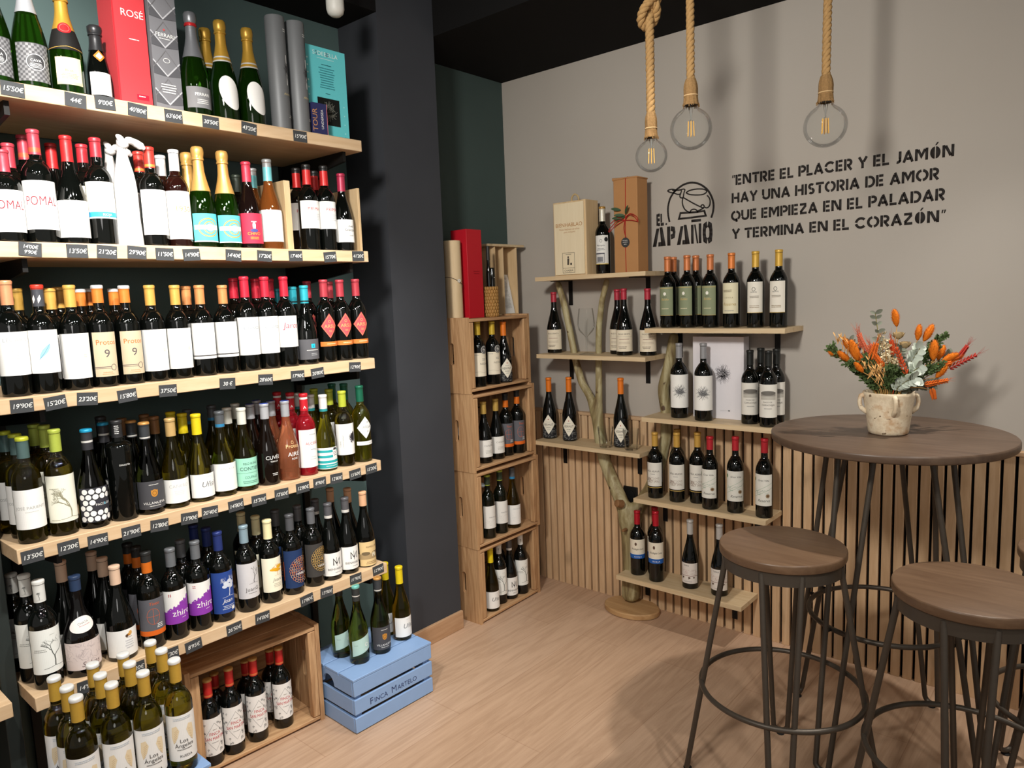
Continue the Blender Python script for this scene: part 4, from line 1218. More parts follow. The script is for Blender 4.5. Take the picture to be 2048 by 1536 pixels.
design('bluestripe', 'bordeaux', .284, .0338, BLK, cap(.82, (200, 52, 62)), [lab(.245, .585, 98, (246, 240, 224), [('r', -49, 4, 49, 17, (54, 158, 210)), ('t', 'RIOJA', 12, 7, 9, W1, B_), ('mt', 6, 70, 50, 3, 6, (216, 200, 170))])], 'black bottle, red capsule, blue striped label')
design('plainred', 'bordeaux', .28, .0333, BLK, cap(.79, (214, 62, 52), bands=((.80, .825, (226, 150, 70)),)), [lab(.115, .565, 96, W1, [('mt', 6, 96, 40, 2, 5, (228, 226, 222))])], 'black bottle, red capsule, plain white label')
design('rose1930', 'bordeaux', .279, .0333, ('k', (34, 13, 9)), cap(.78, (238, 238, 240)), [lab(.08, .57, 96, W1, [('t', '1930', 6, 78, 23, (216, 142, 84)), ('mt', 6, 30, 50, 2, 5, (226, 222, 218))])], 'dark bottle, white capsule, white label')
design('darkcap', 'bordeaux', .25, .0333, BLK, cap(.78, (58, 66, 56)), [lab(.12, .5, 92, (60, 62, 60), [])], 'black bottle with dark grey capsule')
design('chivo', 'burgundy', .272, .0359, ('k', (22, 12, 10)), cap(.77, (212, 58, 80)), [lab(.06, .405, 92, (206, 52, 78), [('e', 6, 56, 5, 10, W1), ('r', 2, 46, 10, 60, W1), ('r', -2, 66, 14, 69, W1), ('e', 6, 40, 12, 5, (74, 76, 140)), ('t', 'CHIVO', 5, 26, 13, (236, 170, 62), B_), ('mt', 6, 18, 26, 2, 5, (236, 170, 62))])], 'black bottle with red label and capsule')
design('amber', 'burgundy', .286, .0359, ('t', 'amber_glass', (176, 100, 44), .3), cap(.76, (120, 200, 206), bands=((.91, 1.1, (150, 152, 152)),)), [lab(.085, .435, 96, W1, [('t', 'VERD', 6, 74, 12, (196, 222, 214)), ('mt', 6, 64, 40, 2, 5, (200, 212, 208))])], 'amber bottle, turquoise neck, white label')
design('prima', 'bordeaux', .288, .0335, BLK, cap(.765, (214, 44, 44), bands=((.935, 1.1, (34, 33, 33)),)), [lab(.255, .575, 92, W1, [('t', 'PRIMA', 9, 60, 15, (206, 40, 46), {'b': .015, 'sp': 1.1}), ('mt', 14, 46, 40, 4, 6, (206, 208, 210))])], 'black bottle, red capsule with black top')
design('script', 'burgundy', .270, .034, BLK, cap(.77, (186, 50, 82)), [lab(.115, .405, 92, W1, [('t', 'LINAJE', 12, 52, 8, DK, B_), ('t', 'Selección', 12, 38, 13, DK, {'sh': .35}), ('mt', 14, 22, 22, 1, 5, GR)])], 'black bottle, rose capsule, small script label')
design('legaris', 'bordeaux', .29, .0333, BLK, cap(.79, (222, 150, 108)), [lab(.185, .56, 96, W1, [('t', 'LEGARIS', 6, 84, 14, (176, 178, 178), {'sp': 1.1}), ('mt', 4, 60, 18, 4, 6, (206, 204, 196))])], 'black bottle, tan capsule, white label')
design('legaris_ochre', 'bordeaux', .275, .0333, BLK, cap(.79, (176, 138, 62)), [lab(.185, .56, 96, W1, [])], 'black bottle, dull ochre capsule')
design('feather', 'bordeaux', .28, .0335, BLK, cap(.80, (74, 76, 82), top=(214, 60, 44), bands=((.955, 1.1, (214, 60, 44)),)), [lab(.19, .585, 90, W1, [('p', [(-8, 36), (2, 44), (12, 54), (18, 66), (17, 76), (10, 70), (0, 60), (-6, 48)], (150, 196, 220)), ('l', [(-9, 34), (4, 52), (17, 74)], .8, (70, 120, 150)), ('mt', 6, 92, 40, 1, 5, (214, 214, 214))]), lab(.82, .92, 20, None, [('p', [(-6, 2), (-2, 12), (-4, 24), (-9, 14)], W2), ('p', [(4, 2), (10, 14), (8, 24), (3, 14)], W2)])], 'black bottle with blue feather label')
OCHRE = (222, 170, 84)
design('white_ochre', 'bordeaux', .275, .0333, BLK, cap(.79, OCHRE), [lab(.11, .54, 98, W1, [('mt', 22, 60, 10, 2, 5, (206, 196, 160)), ('mt', 6, 100, 30, 1, 5, (236, 234, 230))])], 'black bottle, ochre capsule, tall white label')
design('protos', 'bordeaux', .275, .0333, BLK, cap(.825, (228, 132, 56), bands=((.965, 1.1, (206, 206, 206)),)), [lab(.105, .54, 64, (206, 190, 160), [('t', 'Protos', 2, 86, 19, (226, 112, 46), B_), ('t', '9', 2, 52, 30, (92, 84, 88), B_), ('l', [(-32, 26), (10, 26)], 1.6, (110, 92, 92)), ('l', [(-32, 22), (10, 22)], 1.0, (110, 92, 92)), ('ring', 16, 24, 7, 8, 1.4, (110, 92, 92)), ('mt', 0, 10, 30, 2, 5, (206, 160, 120))])], 'black bottle, orange capsule, beige 9 label')
design('tanline', 'bordeaux', .272, .0333, BLK, cap(.79, (224, 150, 92)), [lab(.19, .585, 94, W1, [('mt', 6, 90, 34, 1, 5, (232, 230, 226)), ('r', -42, 8, 42, 11, (66, 62, 60))])], 'black bottle, tan capsule, black-lined label')
design('crianza', 'bordeaux', .296, .034, BLK, cap(.78, (214, 44, 66)), [lab(.17, .57, 92, W1, [('t', 'Crianza', 8, 80, 18, (150, 160, 166), {'sh': .3}), ('mt', 6, 56, 40, 2, 5, (226, 228, 228))])], 'black bottle, red capsule, grey script label')
design('jaros', 'bordeaux', .296, .034, BLK, cap(.78, (214, 44, 66)), [lab(.22, .565, 92, W1, [('t', 'Jaros', 6, 62, 27, (196, 60, 80), {'sh': .15}), ('mt', 10, 34, 34, 3, 6, (212, 222, 224))])], 'black bottle, red capsule, red script label')
design('turq', 'burgundy', .266, .0359, BLK, cap(.775, (52, 182, 200), bands=((.79, .81, (40, 60, 64)),)), [lab(.065, .32, 90, (92, 92, 96), [('r', 4, 38, 18, 52, (40, 186, 216)), ('t', '6', 11, 41, 11, (20, 80, 100), B_), ('mt', 10, 30, 46, 1, 5, W2), ('mt', 14, 18, 24, 2, 5, (176, 178, 180))])], 'black bottle, turquoise capsule, grey label')
PINK = (214, 84, 92)
design('pinkdia', 'bordeaux', .285, .0333, BLK, cap(.79, (192, 66, 78)), [lab(.29, .59, 60, PINK, [('l', [(0, 3), (27, 42), (0, 81), (-27, 42), (0, 3)], 1.2, (226, 160, 90)), ('t', 'ARSU', 2, 36, 17, (236, 176, 110), B_), ('ring', 0, 58, 4, 4, 1.2, (236, 176, 110)), ('mt', 2, 26, 14, 2, 4, (236, 176, 110))], shape='diamond'), lab(.195, .25, 72, (226, 128, 60), [('mt', 4, 7, 34, 1, 6, (250, 214, 170))])], 'black bottle with pink diamond label')
design('jose', 'bordeaux', .275, .0333, OLV, cap(.80, (86, 112, 110), top=(206, 214, 62), bands=((.965, 1.1, (206, 214, 62)),)), [lab(.14, .515, 96, W1, [('t', 'JOSÉ PARIENTE', 4, 52, 10.5, (176, 176, 172), {'sp': 1.05}), ('mt', 4, 44, 30, 1, 4, (206, 206, 200))])], 'white wine bottle, teal capsule, lime top')
design('limetree', 'bordeaux', .282, .0333, OLV, cap(.79, (188, 204, 84)), [lab(.13, .575, 92, (244, 243, 226), [('tree', 18, 12, 86, (150, 146, 120), 5), ('mt', -18, 90, 26, 1, 5, (170, 166, 140)), ('mt', -20, 6, 24, 1, 4, (170, 166, 140))])], 'white wine bottle, lime green capsule')
design('polka', 'burgundy', .268, .0359, ('t', 'dark_olive_glass', (70, 78, 34)), cap(.79, (58, 58, 62), top=(34, 160, 206), bands=((.97, 1.1, (34, 160, 206)), (.865, .885, W2))), [lab(.065, .415, 92, (54, 54, 60), dots(92, 94, 17, W1, (-4, 36, 44, 60)) + [('r', -4, 38, 42, 58, (54, 54, 62)), ('t', 'PACO', 8, 44, 9, W1, B_), ('t', 'LOLA', 31, 44, 9, W1, B_), ('t', '&', 20, 44, 10, (60, 190, 220), B_)])], 'bottle with white polka dot label')
design('tallblack', 'tall', .284, .034, BLK, cap(.83, (48, 48, 50)), [lab(.52, .62, 40, None, [('t', 'DINASTÍA', 10, 10, 6.5, W1, {'b': .02})]), lab(.85, .96, 14, None, [('mt', 2, 26, 11, 5, 5.2, W1)])], 'tall square-shouldered black bottle')
design('villa', 'burgundy', .266, .0359, ('t', 'dark_olive_glass', (70, 78, 34)), cap(.815, (66, 70, 74), top=(206, 150, 80), bands=((.975, 1.1, (206, 150, 80)), (.825, .84, W2))), [lab(.06, .365, 92, (74, 74, 78), [('t', 'VILLANUEVA', 8, 14, 10, W1, {'b': .02, 'sp': 1.12}), ('e', 8, 46, 9, 11, (200, 138, 56)), ('r', -1, 46, 17, 55, (200, 138, 56)), ('ring', 8, 46, 5, 6, 1.2, (110, 74, 40)), ('mt', 8, 70, 26, 1, 4, W2), ('mt', 8, 8, 40, 1, 4, W2)])], 'bottle with dark crest label')
design('villa_brown', 'burgundy', .27, .0359, BLK, cap(.80, (150, 106, 66)), [lab(.06, .365, 92, W2, [])], 'dark bottle with brown capsule')
design('canero', 'burgundy', .266, .0359, OLV, cap(.80, (214, 178, 116)), [lab(.06, .325, 94, W1, [('t', 'CAÑERO', 8, 46, 13, (202, 202, 200), {'sp': 1.1}), ('mt', 8, 34, 30, 3, 5, (222, 222, 220))])], 'olive bottle, pale gold capsule')
design('yellow', 'burgundy', .267, .0359, OLV, cap(.765, (240, 214, 32), metal=.1), [lab(.05, .32, 90, W1, [('t', 'Uñsi', 14, 32, 24, (110, 112, 116), {'sh': .25}), ('mt', 16, 62, 20, 1, 4, (214, 214, 214))])], 'olive bottle, bright yellow capsule')
design('finca', 'burgundy', .265, .0359, OLV, cap(.81, (92, 96, 100), bands=((.815, .85, (52, 140, 190)),)), [lab(.065, .39, 94, W1, [('t', 'FINCA LA', 10, 66, 9, (182, 184, 186), {'sp': 1.15}), ('scr', -24, 14, 34, 54, 16, .5, (214, 216, 216), 4)])], 'olive bottle, grey capsule, white label')
MINT = (160, 222, 196)
design('contie', 'burgundy', .262, .0359, OLV, cap(.80, (238, 238, 226)), [lab(.06, .40, 96, MINT, [('t', 'FIELD BLEND', 12, 68, 10, (60, 92, 84), {'sx': .8}), ('t', 'CONTIES', 10, 50, 15.5, (40, 66, 62), {'b': .015}), ('t', 'COUPAGE', 12, 24, 11, (84, 130, 116), {'sx': .8}), ('mt', 10, 14, 50, 2, 5, (96, 140, 126)), ('l', [(-40, 42), (44, 42)], .6, (84, 130, 116))])], 'bottle, white capsule and mint label')
design('cuvee', 'burgundy', .265, .0359, ('k', (20, 12, 8)), cap(.81, (186, 188, 192), top=(60, 84, 176)), [lab(.10, .40, 60, None, [('t', 'CUVÉE', 12, 58, 17, W1, {'b': .03}), ('t', 'TERROIR', 14, 48, 7, W1, B_), ('mt', 14, 10, 20, 2, 5, W1)])], 'dark bottle, silver capsule, white print')
design('aire', 'burgundy', .266, .0359, ('t', 'rose_wine_glass', (250, 150, 104), .18), cap(.80, (176, 178, 182), top=(70, 90, 170)), [lab(.20, .50, 60, None, [('t', 'Protos', 10, 56, 18, (250, 206, 150), {'b': .02}), ('t', 'AIRE', 12, 28, 20, W1, {'b': .02}), ('t', 'ROSÉ', 14, 16, 9, W1, B_), ('ring', 10, 74, 4, 5, 1.2, (250, 206, 150))])], 'pink wine bottle, silver capsule')
design('alceno', 'bordeaux', .280, .0333, ('t', 'red_rose_glass', (236, 40, 56), .25), cap(.79, (214, 40, 52), bands=((.93, .955, W1),)), [lab(.10, .565, 78, W1, [('t', 'ALCEÑO', 10, 78, 13, (190, 50, 56), {'b': .015, 'sp': 1.05}), ('l', [(0, 60), (10, 62), (22, 59)], 1.2, DK), ('mt', 10, 112, 30, 1, 4, GR), ('mt', 8, 34, 24, 2, 8, (206, 206, 206))]), lab(.80, .90, 18, None, [('t', 'A', 2, 4, 14, W1, {'b': .04})])], 'pinkish red bottle, red capsule with A')
TQ = (44, 166, 170)
design('stripe', 'burgundy', .266, .0359, YGR, cap(.78, (244, 244, 242), bands=((.775, .815, (54, 160, 164)),)), [lab(.03, .31, 96, W1, stripes(96, 74, 4, TQ) + [('r', 10, 34, 32, 66, W1), ('ring', 16, 54, 4, 4, 1.2, DK), ('ring', 26, 54, 4, 4, 1.2, DK), ('p', [(12, 64), (30, 64), (28, 72), (14, 72)], DK), ('l', [(14, 44), (21, 47), (28, 44)], 2.0, DK), ('r', -48, 6, 48, 16, TQ), ('mt', 10, 9, 60, 1, 4, W1)])], 'olive bottle with turquoise striped label')
design('blot', 'bordeaux', .270, .0333, OLV, cap(.79, (196, 208, 66)), [lab(.155, .57, 92, W1, [('nest', 24, 62, 16, 24, 70, 1.4, (70, 68, 74), 9), ('e', 26, 64, 9, 14, (40, 38, 44)), ('t', 'CHARDONNAY', -10, 48, 7, (150, 150, 152), {'rot': True}), ('t', 'CORAL', -20, 40, 7, (176, 176, 178), {'rot': True})])], 'white wine bottle with black blot label')
design('arsal', 'bordeaux', .279, .0333, YGR, cap(.79, (28, 104, 78)), [lab(.31, .60, 62, W1, [('t', 'ARSAL', 8, 38, 14, (140, 142, 140), {'sh': .2}), ('ring', 8, 26, 3, 3, 1, GR), ('mt', 8, 60, 12, 2, 4, GR)], shape='diamond'), lab(.225, .275, 70, W1, [('mt', 6, 6, 40, 1, 5, (206, 206, 200))])], 'bottle, green capsule, white diamond label')
design('tree', 'bordeaux', .292, .0338, BLK, cap(.80, (228, 228, 222), metal=.05, rough=.6), [lab(.15, .565, 96, (245, 246, 240), [('tree', 16, 18, 88, (96, 98, 94), 12), ('mt', -16, 66, 34, 2, 5, (170, 170, 164)), ('scr', 0, 60, 40, 104, 8, .5, (110, 112, 108), 8)]), lab(.81, .91, 18, None, [('tree', 1, 4, 24, (110, 112, 110), 3)])], 'black bottle, white capsule, bare tree label')
design('selvas', 'squat', .276, .043, ('k', (14, 12, 12)), cap(.85, (44, 62, 92), metal=.05), [lab(.08, .36, 116, (228, 212, 206), [('scr', -52, 22, 54, 74, 60, .6, (186, 172, 172), 2), ('t', 'Selvas', 14, 8, 20, (130, 112, 112), {'sh': .3})]), lab(.45, .60, 62, (244, 236, 230), [('t', 'CHATA', 2, 22, 8, GR), ('mt', 4, 17, 30, 1, 4, (196, 150, 150))], shape='oval', tilt=.12)], 'squat dark bottle with pinkish label')
TAN = (226, 192, 164)
design('bee', 'burgundy', .276, .0385, BLK, cap(.80, TAN, metal=.02, rough=.7), [lab(.05, .335, 104, W1, [('e', 16, 62, 7, 4, (206, 138, 52)), ('e', 20, 66, 5, 6, (222, 170, 90)), ('e', 10, 60, 4, 4, (90, 66, 44)), ('l', [(8, 55), (24, 54)], 1.0, (120, 90, 60)), ('mt', 16, 44, 26, 4, 7, (206, 206, 210))])], 'black bottle, tan capsule, orange bee label')
design('orange', 'bordeaux', .290, .034, BLK, cap(.78, (232, 120, 34), bands=((.89, 1.1, (46, 48, 48)),)), [lab(.145, .525, 88, (98, 98, 104), [('r', -44, 0, 44, 15, (226, 106, 34)), ('ring', 4, 58, 17, 24, 1.0, (206, 104, 74)), ('l', [(-13, 58), (22, 58)], 1.0, (206, 104, 74)), ('l', [(4, 34), (4, 82)], 1.0, (206, 104, 74)), ('t', 'Tinto', 8, 92, 13, (214, 96, 48), {'sh': .2}), ('mt', 20, 32, 18, 3, 5, W1)])], 'black bottle, orange neck, grey label')
PURP = (146, 62, 176)
design('zhiro', 'bordeaux', .276, .034, BLK, cap(.80, (118, 122, 126)), [lab(.185, .555, 94, W1, splash(94, 102, PURP) + [('t', 'zhiro', 12, 24, 27, W1, {'b': .02}), ('l', [(10, 16), (22, 17)], 1.2, W1), ('e', -22, 92, 1.6, 1.6, RED), ('e', -17, 92, 1.6, 1.6, RED), ('e', -22, 87, 1.6, 1.6, RED), ('e', -17, 87, 1.6, 1.6, RED)])], 'black bottle with purple splash label')
NAVY = (44, 74, 148)
design('blue', 'bordeaux', .286, .034, BLK, cap(.79, (44, 60, 124)), [lab(.10, .565, 90, NAVY, [('e', u_, v_, 8, 6, (216, 222, 236)) for u_, v_ in ((6, 96), (18, 102), (28, 94), (14, 88), (24, 84), (2, 86))] + [('tree', 14, 54, 70, (226, 230, 240), 21), ('t', 'Juan', 8, 34, 18, W1, {'sh': .35}), ('mt', 12, 22, 44, 3, 5, (210, 216, 232)), ('r', 20, 6, 32, 16, W1)])], 'black bottle with blue tree label')
design('greytree', 'bordeaux', .282, .034, BLK, cap(.795, (152, 178, 190)), [lab(.165, .575, 92, (216, 214, 216), [('tree', 14, 50, 56, (70, 68, 70), 31), ('t', 'JuanG', 8, 24, 17, (96, 92, 92), {'sp': 1.05}), ('mt', 8, 16, 28, 1, 4, GR)])], 'black bottle with grey tree label')
design('yellowtree', 'bordeaux', .280, .0333, BLK, cap(.77, (242, 232, 182), metal=.05, rough=.6), [lab(.14, .555, 88, (250, 244, 220), [('tree', 14, 56, 40, (222, 160, 30), 41), ('e', 4, 76, 16, 5, (236, 176, 40)), ('e', 22, 84, 12, 6, (236, 176, 40)), ('e', 16, 72, 14, 4, (230, 166, 40)), ('t', 'Juana', 12, 36, 15, (140, 136, 120), {'sh': .3}), ('mt', 12, 26, 30, 3, 5, (196, 190, 170))])], 'black bottle, cream capsule, yellow tree')
design('mandala_blue', 'bordeaux', .277, .0338, BLK, cap(.80, (92, 94, 98)), [lab(.09, .565, 86, (36, 58, 100), [('mandala', 20, 62, 34, [(206, 140, 96), (196, 172, 150), (214, 120, 60)], False), ('t', 'HABLA', 18, 46, 11, W1, B_), ('l', [(-34, 30), (-34, 96)], 1.6, (180, 84, 50))])], 'black bottle, navy label, copper rosette')
design('mandala_gold', 'bordeaux', .276, .0333, BLK, cap(.80, (110, 112, 116)), [lab(.13, .555, 86, (66, 64, 62), [('mandala', 20, 62, 32, [(190, 150, 80), (206, 172, 104)], False), ('t', 'HABLA', 20, 36, 10, W1, B_)])], 'black bottle, charcoal label, gold rosette')
design('mono', 'burgundy', .277, .0359, BLK, cap(.80, (98, 98, 102), bands=((.805, .84, W2),)), [lab(.065, .365, 90, W1, [('l', [(-6, 38), (-6, 62), (6, 42), (18, 62), (18, 38)], 3.4, DK), ('l', [(6, 34), (6, 66)], 1.4, DK), ('t', 'BIENHABLAO', 6, 20, 11, (70, 68, 66), {'sp': 1.0}), ('mt', 10, 10, 26, 1, 4, GR)])], 'black bottle with M monogram label')
design('cork', 'burgundy', .284, .0359, BLK, cap(.81, (228, 178, 138), metal=.02, rough=.7), [lab(.02, .345, 90, (228, 200, 146), [('r', -45, 26, 45, 46, (176, 152, 112)), ('e', -16, 48, 16, 7, (120, 104, 78)), ('e', 30, 48, 12, 6, (130, 112, 84)), ('r', 8, 34, 24, 48, (226, 216, 190)), ('r', 12, 34, 15, 40, (70, 60, 50)), ('l', [(6, 48), (16, 54), (26, 48)], 1.2, (70, 60, 50)), ('t', 'REMELLURI', 8, 70, 9, (140, 110, 80)), ('mt', 6, 14, 50, 2, 6, (170, 140, 100))])], 'black bottle, cork top, tan label')
WING = (238, 218, 182)


def wing(sx, u):
    out = [('p', [(u, 46), (u + sx * 10, 62), (u + sx * 15, 80), (u + sx * 9, 94), (u - sx * 2, 90), (u - sx * 4, 66)], WING)]
    for i in range(7):
        out.append(('l', [(u + sx * (12 - i), 84 - i * 5), (u + sx * (4 - i * .6), 78 - i * 5)], .7, (206, 172, 122)))
    return out


design('angel', 'bordeaux', .290, .0328, OLV, cap(.80, (206, 164, 66), top=(246, 246, 242), bands=((.966, 1.1, (246, 246, 242)),)), [lab(.12, .535, 96, (244, 242, 238), wing(1, -20) + wing(-1, 26) + [('t', 'Los', 4, 48, 14, (70, 68, 66)), ('t', 'Ángeles', 4, 36, 14, (70, 68, 66)), ('mt', 4, 29, 44, 1, 5, (110, 108, 104)), ('t', 'RUEDA', 6, 10, 9, (60, 58, 56), B_), ('mt', 4, 112, 50, 2, 4, (190, 200, 210))])], 'olive bottle, gold capsule, winged label')
design('martin', 'bordeaux', .287, .0338, BLK, cap(.79, (206, 46, 42), bands=((.975, 1.1, (206, 160, 90)), (.80, .82, (222, 120, 70)))), [lab(.125, .575, 96, (242, 240, 236), floral(96, 128, 6, (96, 98, 100), 46) + [('l', [(4, 16), (36, 64), (4, 112), (-28, 64), (4, 16)], .8, (120, 122, 124)), ('t', 'FINCA', 4, 70, 15, (196, 48, 60), {'b': .025, 'sx': .8}), ('t', 'SAN MARTÍN', 4, 54, 15, (196, 48, 60), {'b': .025, 'sx': .72}), ('mt', 4, 44, 26, 1, 4, GR), ('mt', 4, 88, 14, 1, 4, (120, 100, 80))])], 'black bottle, red capsule, floral label')
design('teal', 'burgundy', .286, .0359, ('t', 'pale_olive_glass', (150, 152, 44)), cap(.80, (58, 62, 62), top=(122, 200, 190), bands=((.965, 1.1, (122, 200, 190)), (.86, .872, W2))), [lab(.10, .38, 74, (186, 218, 208), [('t', 'O', 18, 34, 20, W1, B_), ('mt', 16, 22, 14, 1, 4, W1), ('mt', -22, 42, 18, 1, 4, (140, 170, 160))], shape='slant')], 'olive bottle, teal topped, slanted mint label')
design('nedal', 'bordeaux', .294, .0333, BLK, cap(.79, (214, 180, 56)), [lab(.16, .52, 78, CREAM, [('t', 'NEDAL', 14, 52, 13, (130, 120, 104), {'sp': 1.1}), ('mt', 12, 78, 18, 2, 6, GR), ('mt', -22, 96, 26, 1, 4, GR), ('l', [(-34, 18), (-10, 22), (10, 16), (36, 20)], .7, (150, 140, 120))]), lab(.50, .63, 38, (70, 70, 72), [('ring', 0, 19, 15, 16, 1.6, W2), ('ring', 0, 19, 9, 10, 1.2, (190, 188, 180)), ('nest', 0, 19, 9, 9, 12, .7, W2, 2)], shape='oval', turn=.45)], 'black bottle, yellow capsule, round medallion')
design('nedal_grey', 'bordeaux', .288, .0333, BLK, cap(.79, (46, 48, 50)), [lab(.16, .46, 92, (206, 202, 206), [('r', -46, 30, 46, 62, (150, 140, 150))])], 'black bottle with greyish label')
design('vermut', 'burgundy', .305, .0359, BLK, cap(.77, (234, 124, 34), metal=.1), [lab(.02, .27, 98, (40, 40, 42), [('scr', -48, 2, 48, 72, 70, .9, (170, 170, 166), 11)], shape=lambda w, h: [(-w / 2, 0), (w / 2, 0), (w / 2, h * .42), (0, h), (-w / 2, h * .42)]), lab(.075, .405, 66, (238, 232, 214), [('t', 'VERMUT', 0, 44, 15, (70, 60, 48), {'b': .02, 'sx': .82}), ('e', 0, 76, 2.6, 2.6, (170, 60, 40)), ('t', 'ROJO', 0, 32, 8, (70, 60, 48), B_), ('mt', 0, 62, 24, 1, 4, GR), ('mt', 0, 24, 16, 1, 4, GR)], shape='diamond')], 'black bottle, orange capsule, diamond label')
design('goldcap', 'burgundy', .287, .0359, BLK, cap(.80, (200, 164, 84)), [lab(.10, .38, 88, W2, [('t', 'CAÑERO', 10, 50, 11, (150, 148, 142), {'sp': 1.1}), ('ring', 28, 60, 6, 7, 1, GR), ('mt', 8, 30, 40, 3, 6, (190, 188, 180))])], 'black bottle, gold capsule, white label')
design('limecap', 'bordeaux', .301, .0333, ('k', (14, 18, 10)), cap(.83, (54, 66, 50), top=(170, 186, 60), bands=((.97, 1.1, (170, 186, 60)), (.835, .845, (170, 186, 60)))), [lab(.165, .52, 76, W2, [('t', 'MARTELO', 8, 50, 8, GR, {'sp': 1.1}), ('scr', -30, 16, 34, 44, 12, .6, (206, 204, 196), 3)])], 'dark bottle, lime topped capsule')
design('marques', 'bordeaux', .304, .0338, BLK, cap(.78, (214, 208, 190), top=(176, 132, 60), bands=((.965, 1.1, (176, 132, 60)),)), [lab(.14, .57, 66, (226, 224, 218), [('t', 'Marqués', -4, 82, 11, (50, 50, 60), {'b': .02}), ('ring', -2, 106, 5, 7, 1.4, DK), ('r', -30, 8, 14, 52, (70, 70, 80)), ('r', -28, 10, 12, 46, (206, 204, 200)), ('r', -22, 12, 6, 34, (120, 120, 124)), ('mt', -4, 70, 40, 2, 6, GR), ('r', -33, 0, 33, 4, (196, 170, 80)), ('e', 22, 112, 9, 10, DK)])], 'dark bottle with silver-grey castle label')
design('ermita', 'burgundy', .297, .0370, BLK, cap(.835, (176, 46, 62), metal=.1), [lab(.06, .385, 96, (230, 218, 194), [('t', 'PAGO ERMITA', 0, 74, 10.5, (92, 76, 60), {'sx': .85, 'b': .01}), ('l', [(-40, 66), (40, 66)], .5, GR), ('mt', 0, 54, 56, 1, 6, (150, 110, 96)), ('mt', 0, 40, 60, 2, 6, (196, 180, 160)), ('mt', -8, 20, 40, 2, 6, (120, 104, 90))])], 'black bottle, maroon capsule, cream label')
OLG = (134, 142, 112)
design('olive', 'bordeaux', .300, .0338, BLK, cap(.79, (206, 122, 70)), [lab(.17, .575, 68, OLG, [('e', -2, 92, 6, 7, (236, 232, 220)), ('r', -34, 0, 34, 1.6, (200, 170, 100)), ('r', -34, 115, 34, 117, (200, 170, 100)), ('t', 'Baldío', -2, 64, 13, (210, 176, 110), {'sh': .3}), ('mt', -2, 78, 26, 1, 5, DK), ('mt', -2, 28, 34, 1, 6, (226, 214, 180))])], 'black bottle, copper capsule, olive label')
design('cream_or', 'bordeaux', .298, .0338, BLK, cap(.79, (220, 126, 56)), [lab(.19, .60, 78, (222, 214, 182), [('t', 'CIERRA', -4, 60, 9, (150, 136, 100), {'sp': 1.5}), ('mt', -8, 92, 44, 2, 6, (120, 108, 80)), ('t', 'Reserva', 0, 32, 17, (176, 150, 84), {'sh': .4}), ('mt', 0, 10, 40, 1, 5, GR)])], 'black bottle, orange capsule, cream label')
design('gold_wh', 'bordeaux', .298, .0338, BLK, cap(.79, (212, 168, 66)), [lab(.195, .60, 66, (228, 222, 208), [('ring', -4, 92, 6, 7, 1.6, DK), ('t', 'MONTE', -4, 78, 7, DK, B_), ('mt', -2, 64, 40, 2, 5, (110, 96, 76)), ('mt', -2, 26, 40, 2, 6, (150, 130, 100)), ('r', -33, 0, 33, 1.6, (200, 170, 100))])], 'black bottle, gold capsule, white label')
design('nido', 'bordeaux', .322, .0375, BLK, cap(.80, (150, 150, 152)), [lab(.14, .585, 104, (238, 236, 230), [('nest', 0, 72, 34, 32, 80, .55, (90, 90, 92), 5), ('t', 'NIDO', 0, 66, 13, (120, 120, 122), {'b': .03})])], 'black bottle, grey capsule, scribbled nest label')
design('pago', 'bordeaux', .299, .0333, BLK, cap(.80, (34, 36, 34)), [lab(.13, .565, 88, (224, 220, 210), [('r', -30, 72, 30, 100, (150, 146, 138)), ('e', 0, 96, 30, 9, (110, 106, 100)), ('r', -30, 70, 30, 84, (186, 182, 172)), ('t', 'PAGO DE', -2, 58, 8, (96, 90, 82)), ('t', 'CARRAOVEJAS', 0, 46, 9.5, (96, 90, 82), {'sx': .8}), ('mt', 0, 34, 30, 1, 5, GR)])], 'black bottle, black capsule, vineyard label')
design('arana', 'bordeaux', .305, .0338, BLK, cap(.79, (206, 162, 76)), [lab(.19, .55, 92, (226, 222, 212), [('t', 'VIÑA ARANA', 2, 66, 12, (86, 80, 76), {'sx': .85}), ('mt', 2, 56, 24, 1, 5, GR), ('scr', -28, 18, 32, 40, 40, .9, (150, 128, 112), 6)]), lab(.165, .175, 92, (190, 160, 90), [])], 'black bottle, gold capsule, landscape label')
design('cune', 'bordeaux', .313, .0338, BLK, cap(.82, (190, 42, 52)), [lab(.16, .56, 86, (228, 226, 216), [('t', 'Gran Viña', 6, 98, 11, (60, 58, 56), {'sh': .35}), ('l', [(-42, 46), (42, 92)], 1.0, (150, 180, 150)), ('l', [(-42, 28), (42, 72)], 1.0, (150, 180, 150)), ('t', 'Reserva', 8, 16, 15, (90, 84, 78), {'sh': .35}), ('e', 24, 40, 8, 8, (110, 84, 60)), ('ring', 24, 40, 6, 6, 1, (220, 200, 160)), ('e', -32, 104, 4, 8, (70, 120, 60)), ('scr', -36, 44, 30, 66, 10, .7, (110, 150, 130), 3)])], 'black bottle, red capsule, diagonal script label')
design('azul', 'bordeaux', .312, .0338, BLK, cap(.79, (186, 30, 46), rough=.25), [lab(.27, .57, 92, (234, 224, 204), [('r', -46, 0, 46, 21, (36, 92, 170)), ('t', 'RIOJA', 4, 6, 10, W1, {'sp': 1.4}), ('e', -6, 72, 5, 8, (96, 70, 56)), ('t', 'Bodegas Luna', 2, 44, 12, (70, 60, 52), {'sh': .35, 'sx': .85}), ('r', -46, 21, 46, 22.5, W1)])], 'black bottle, red capsule, blue banded label')
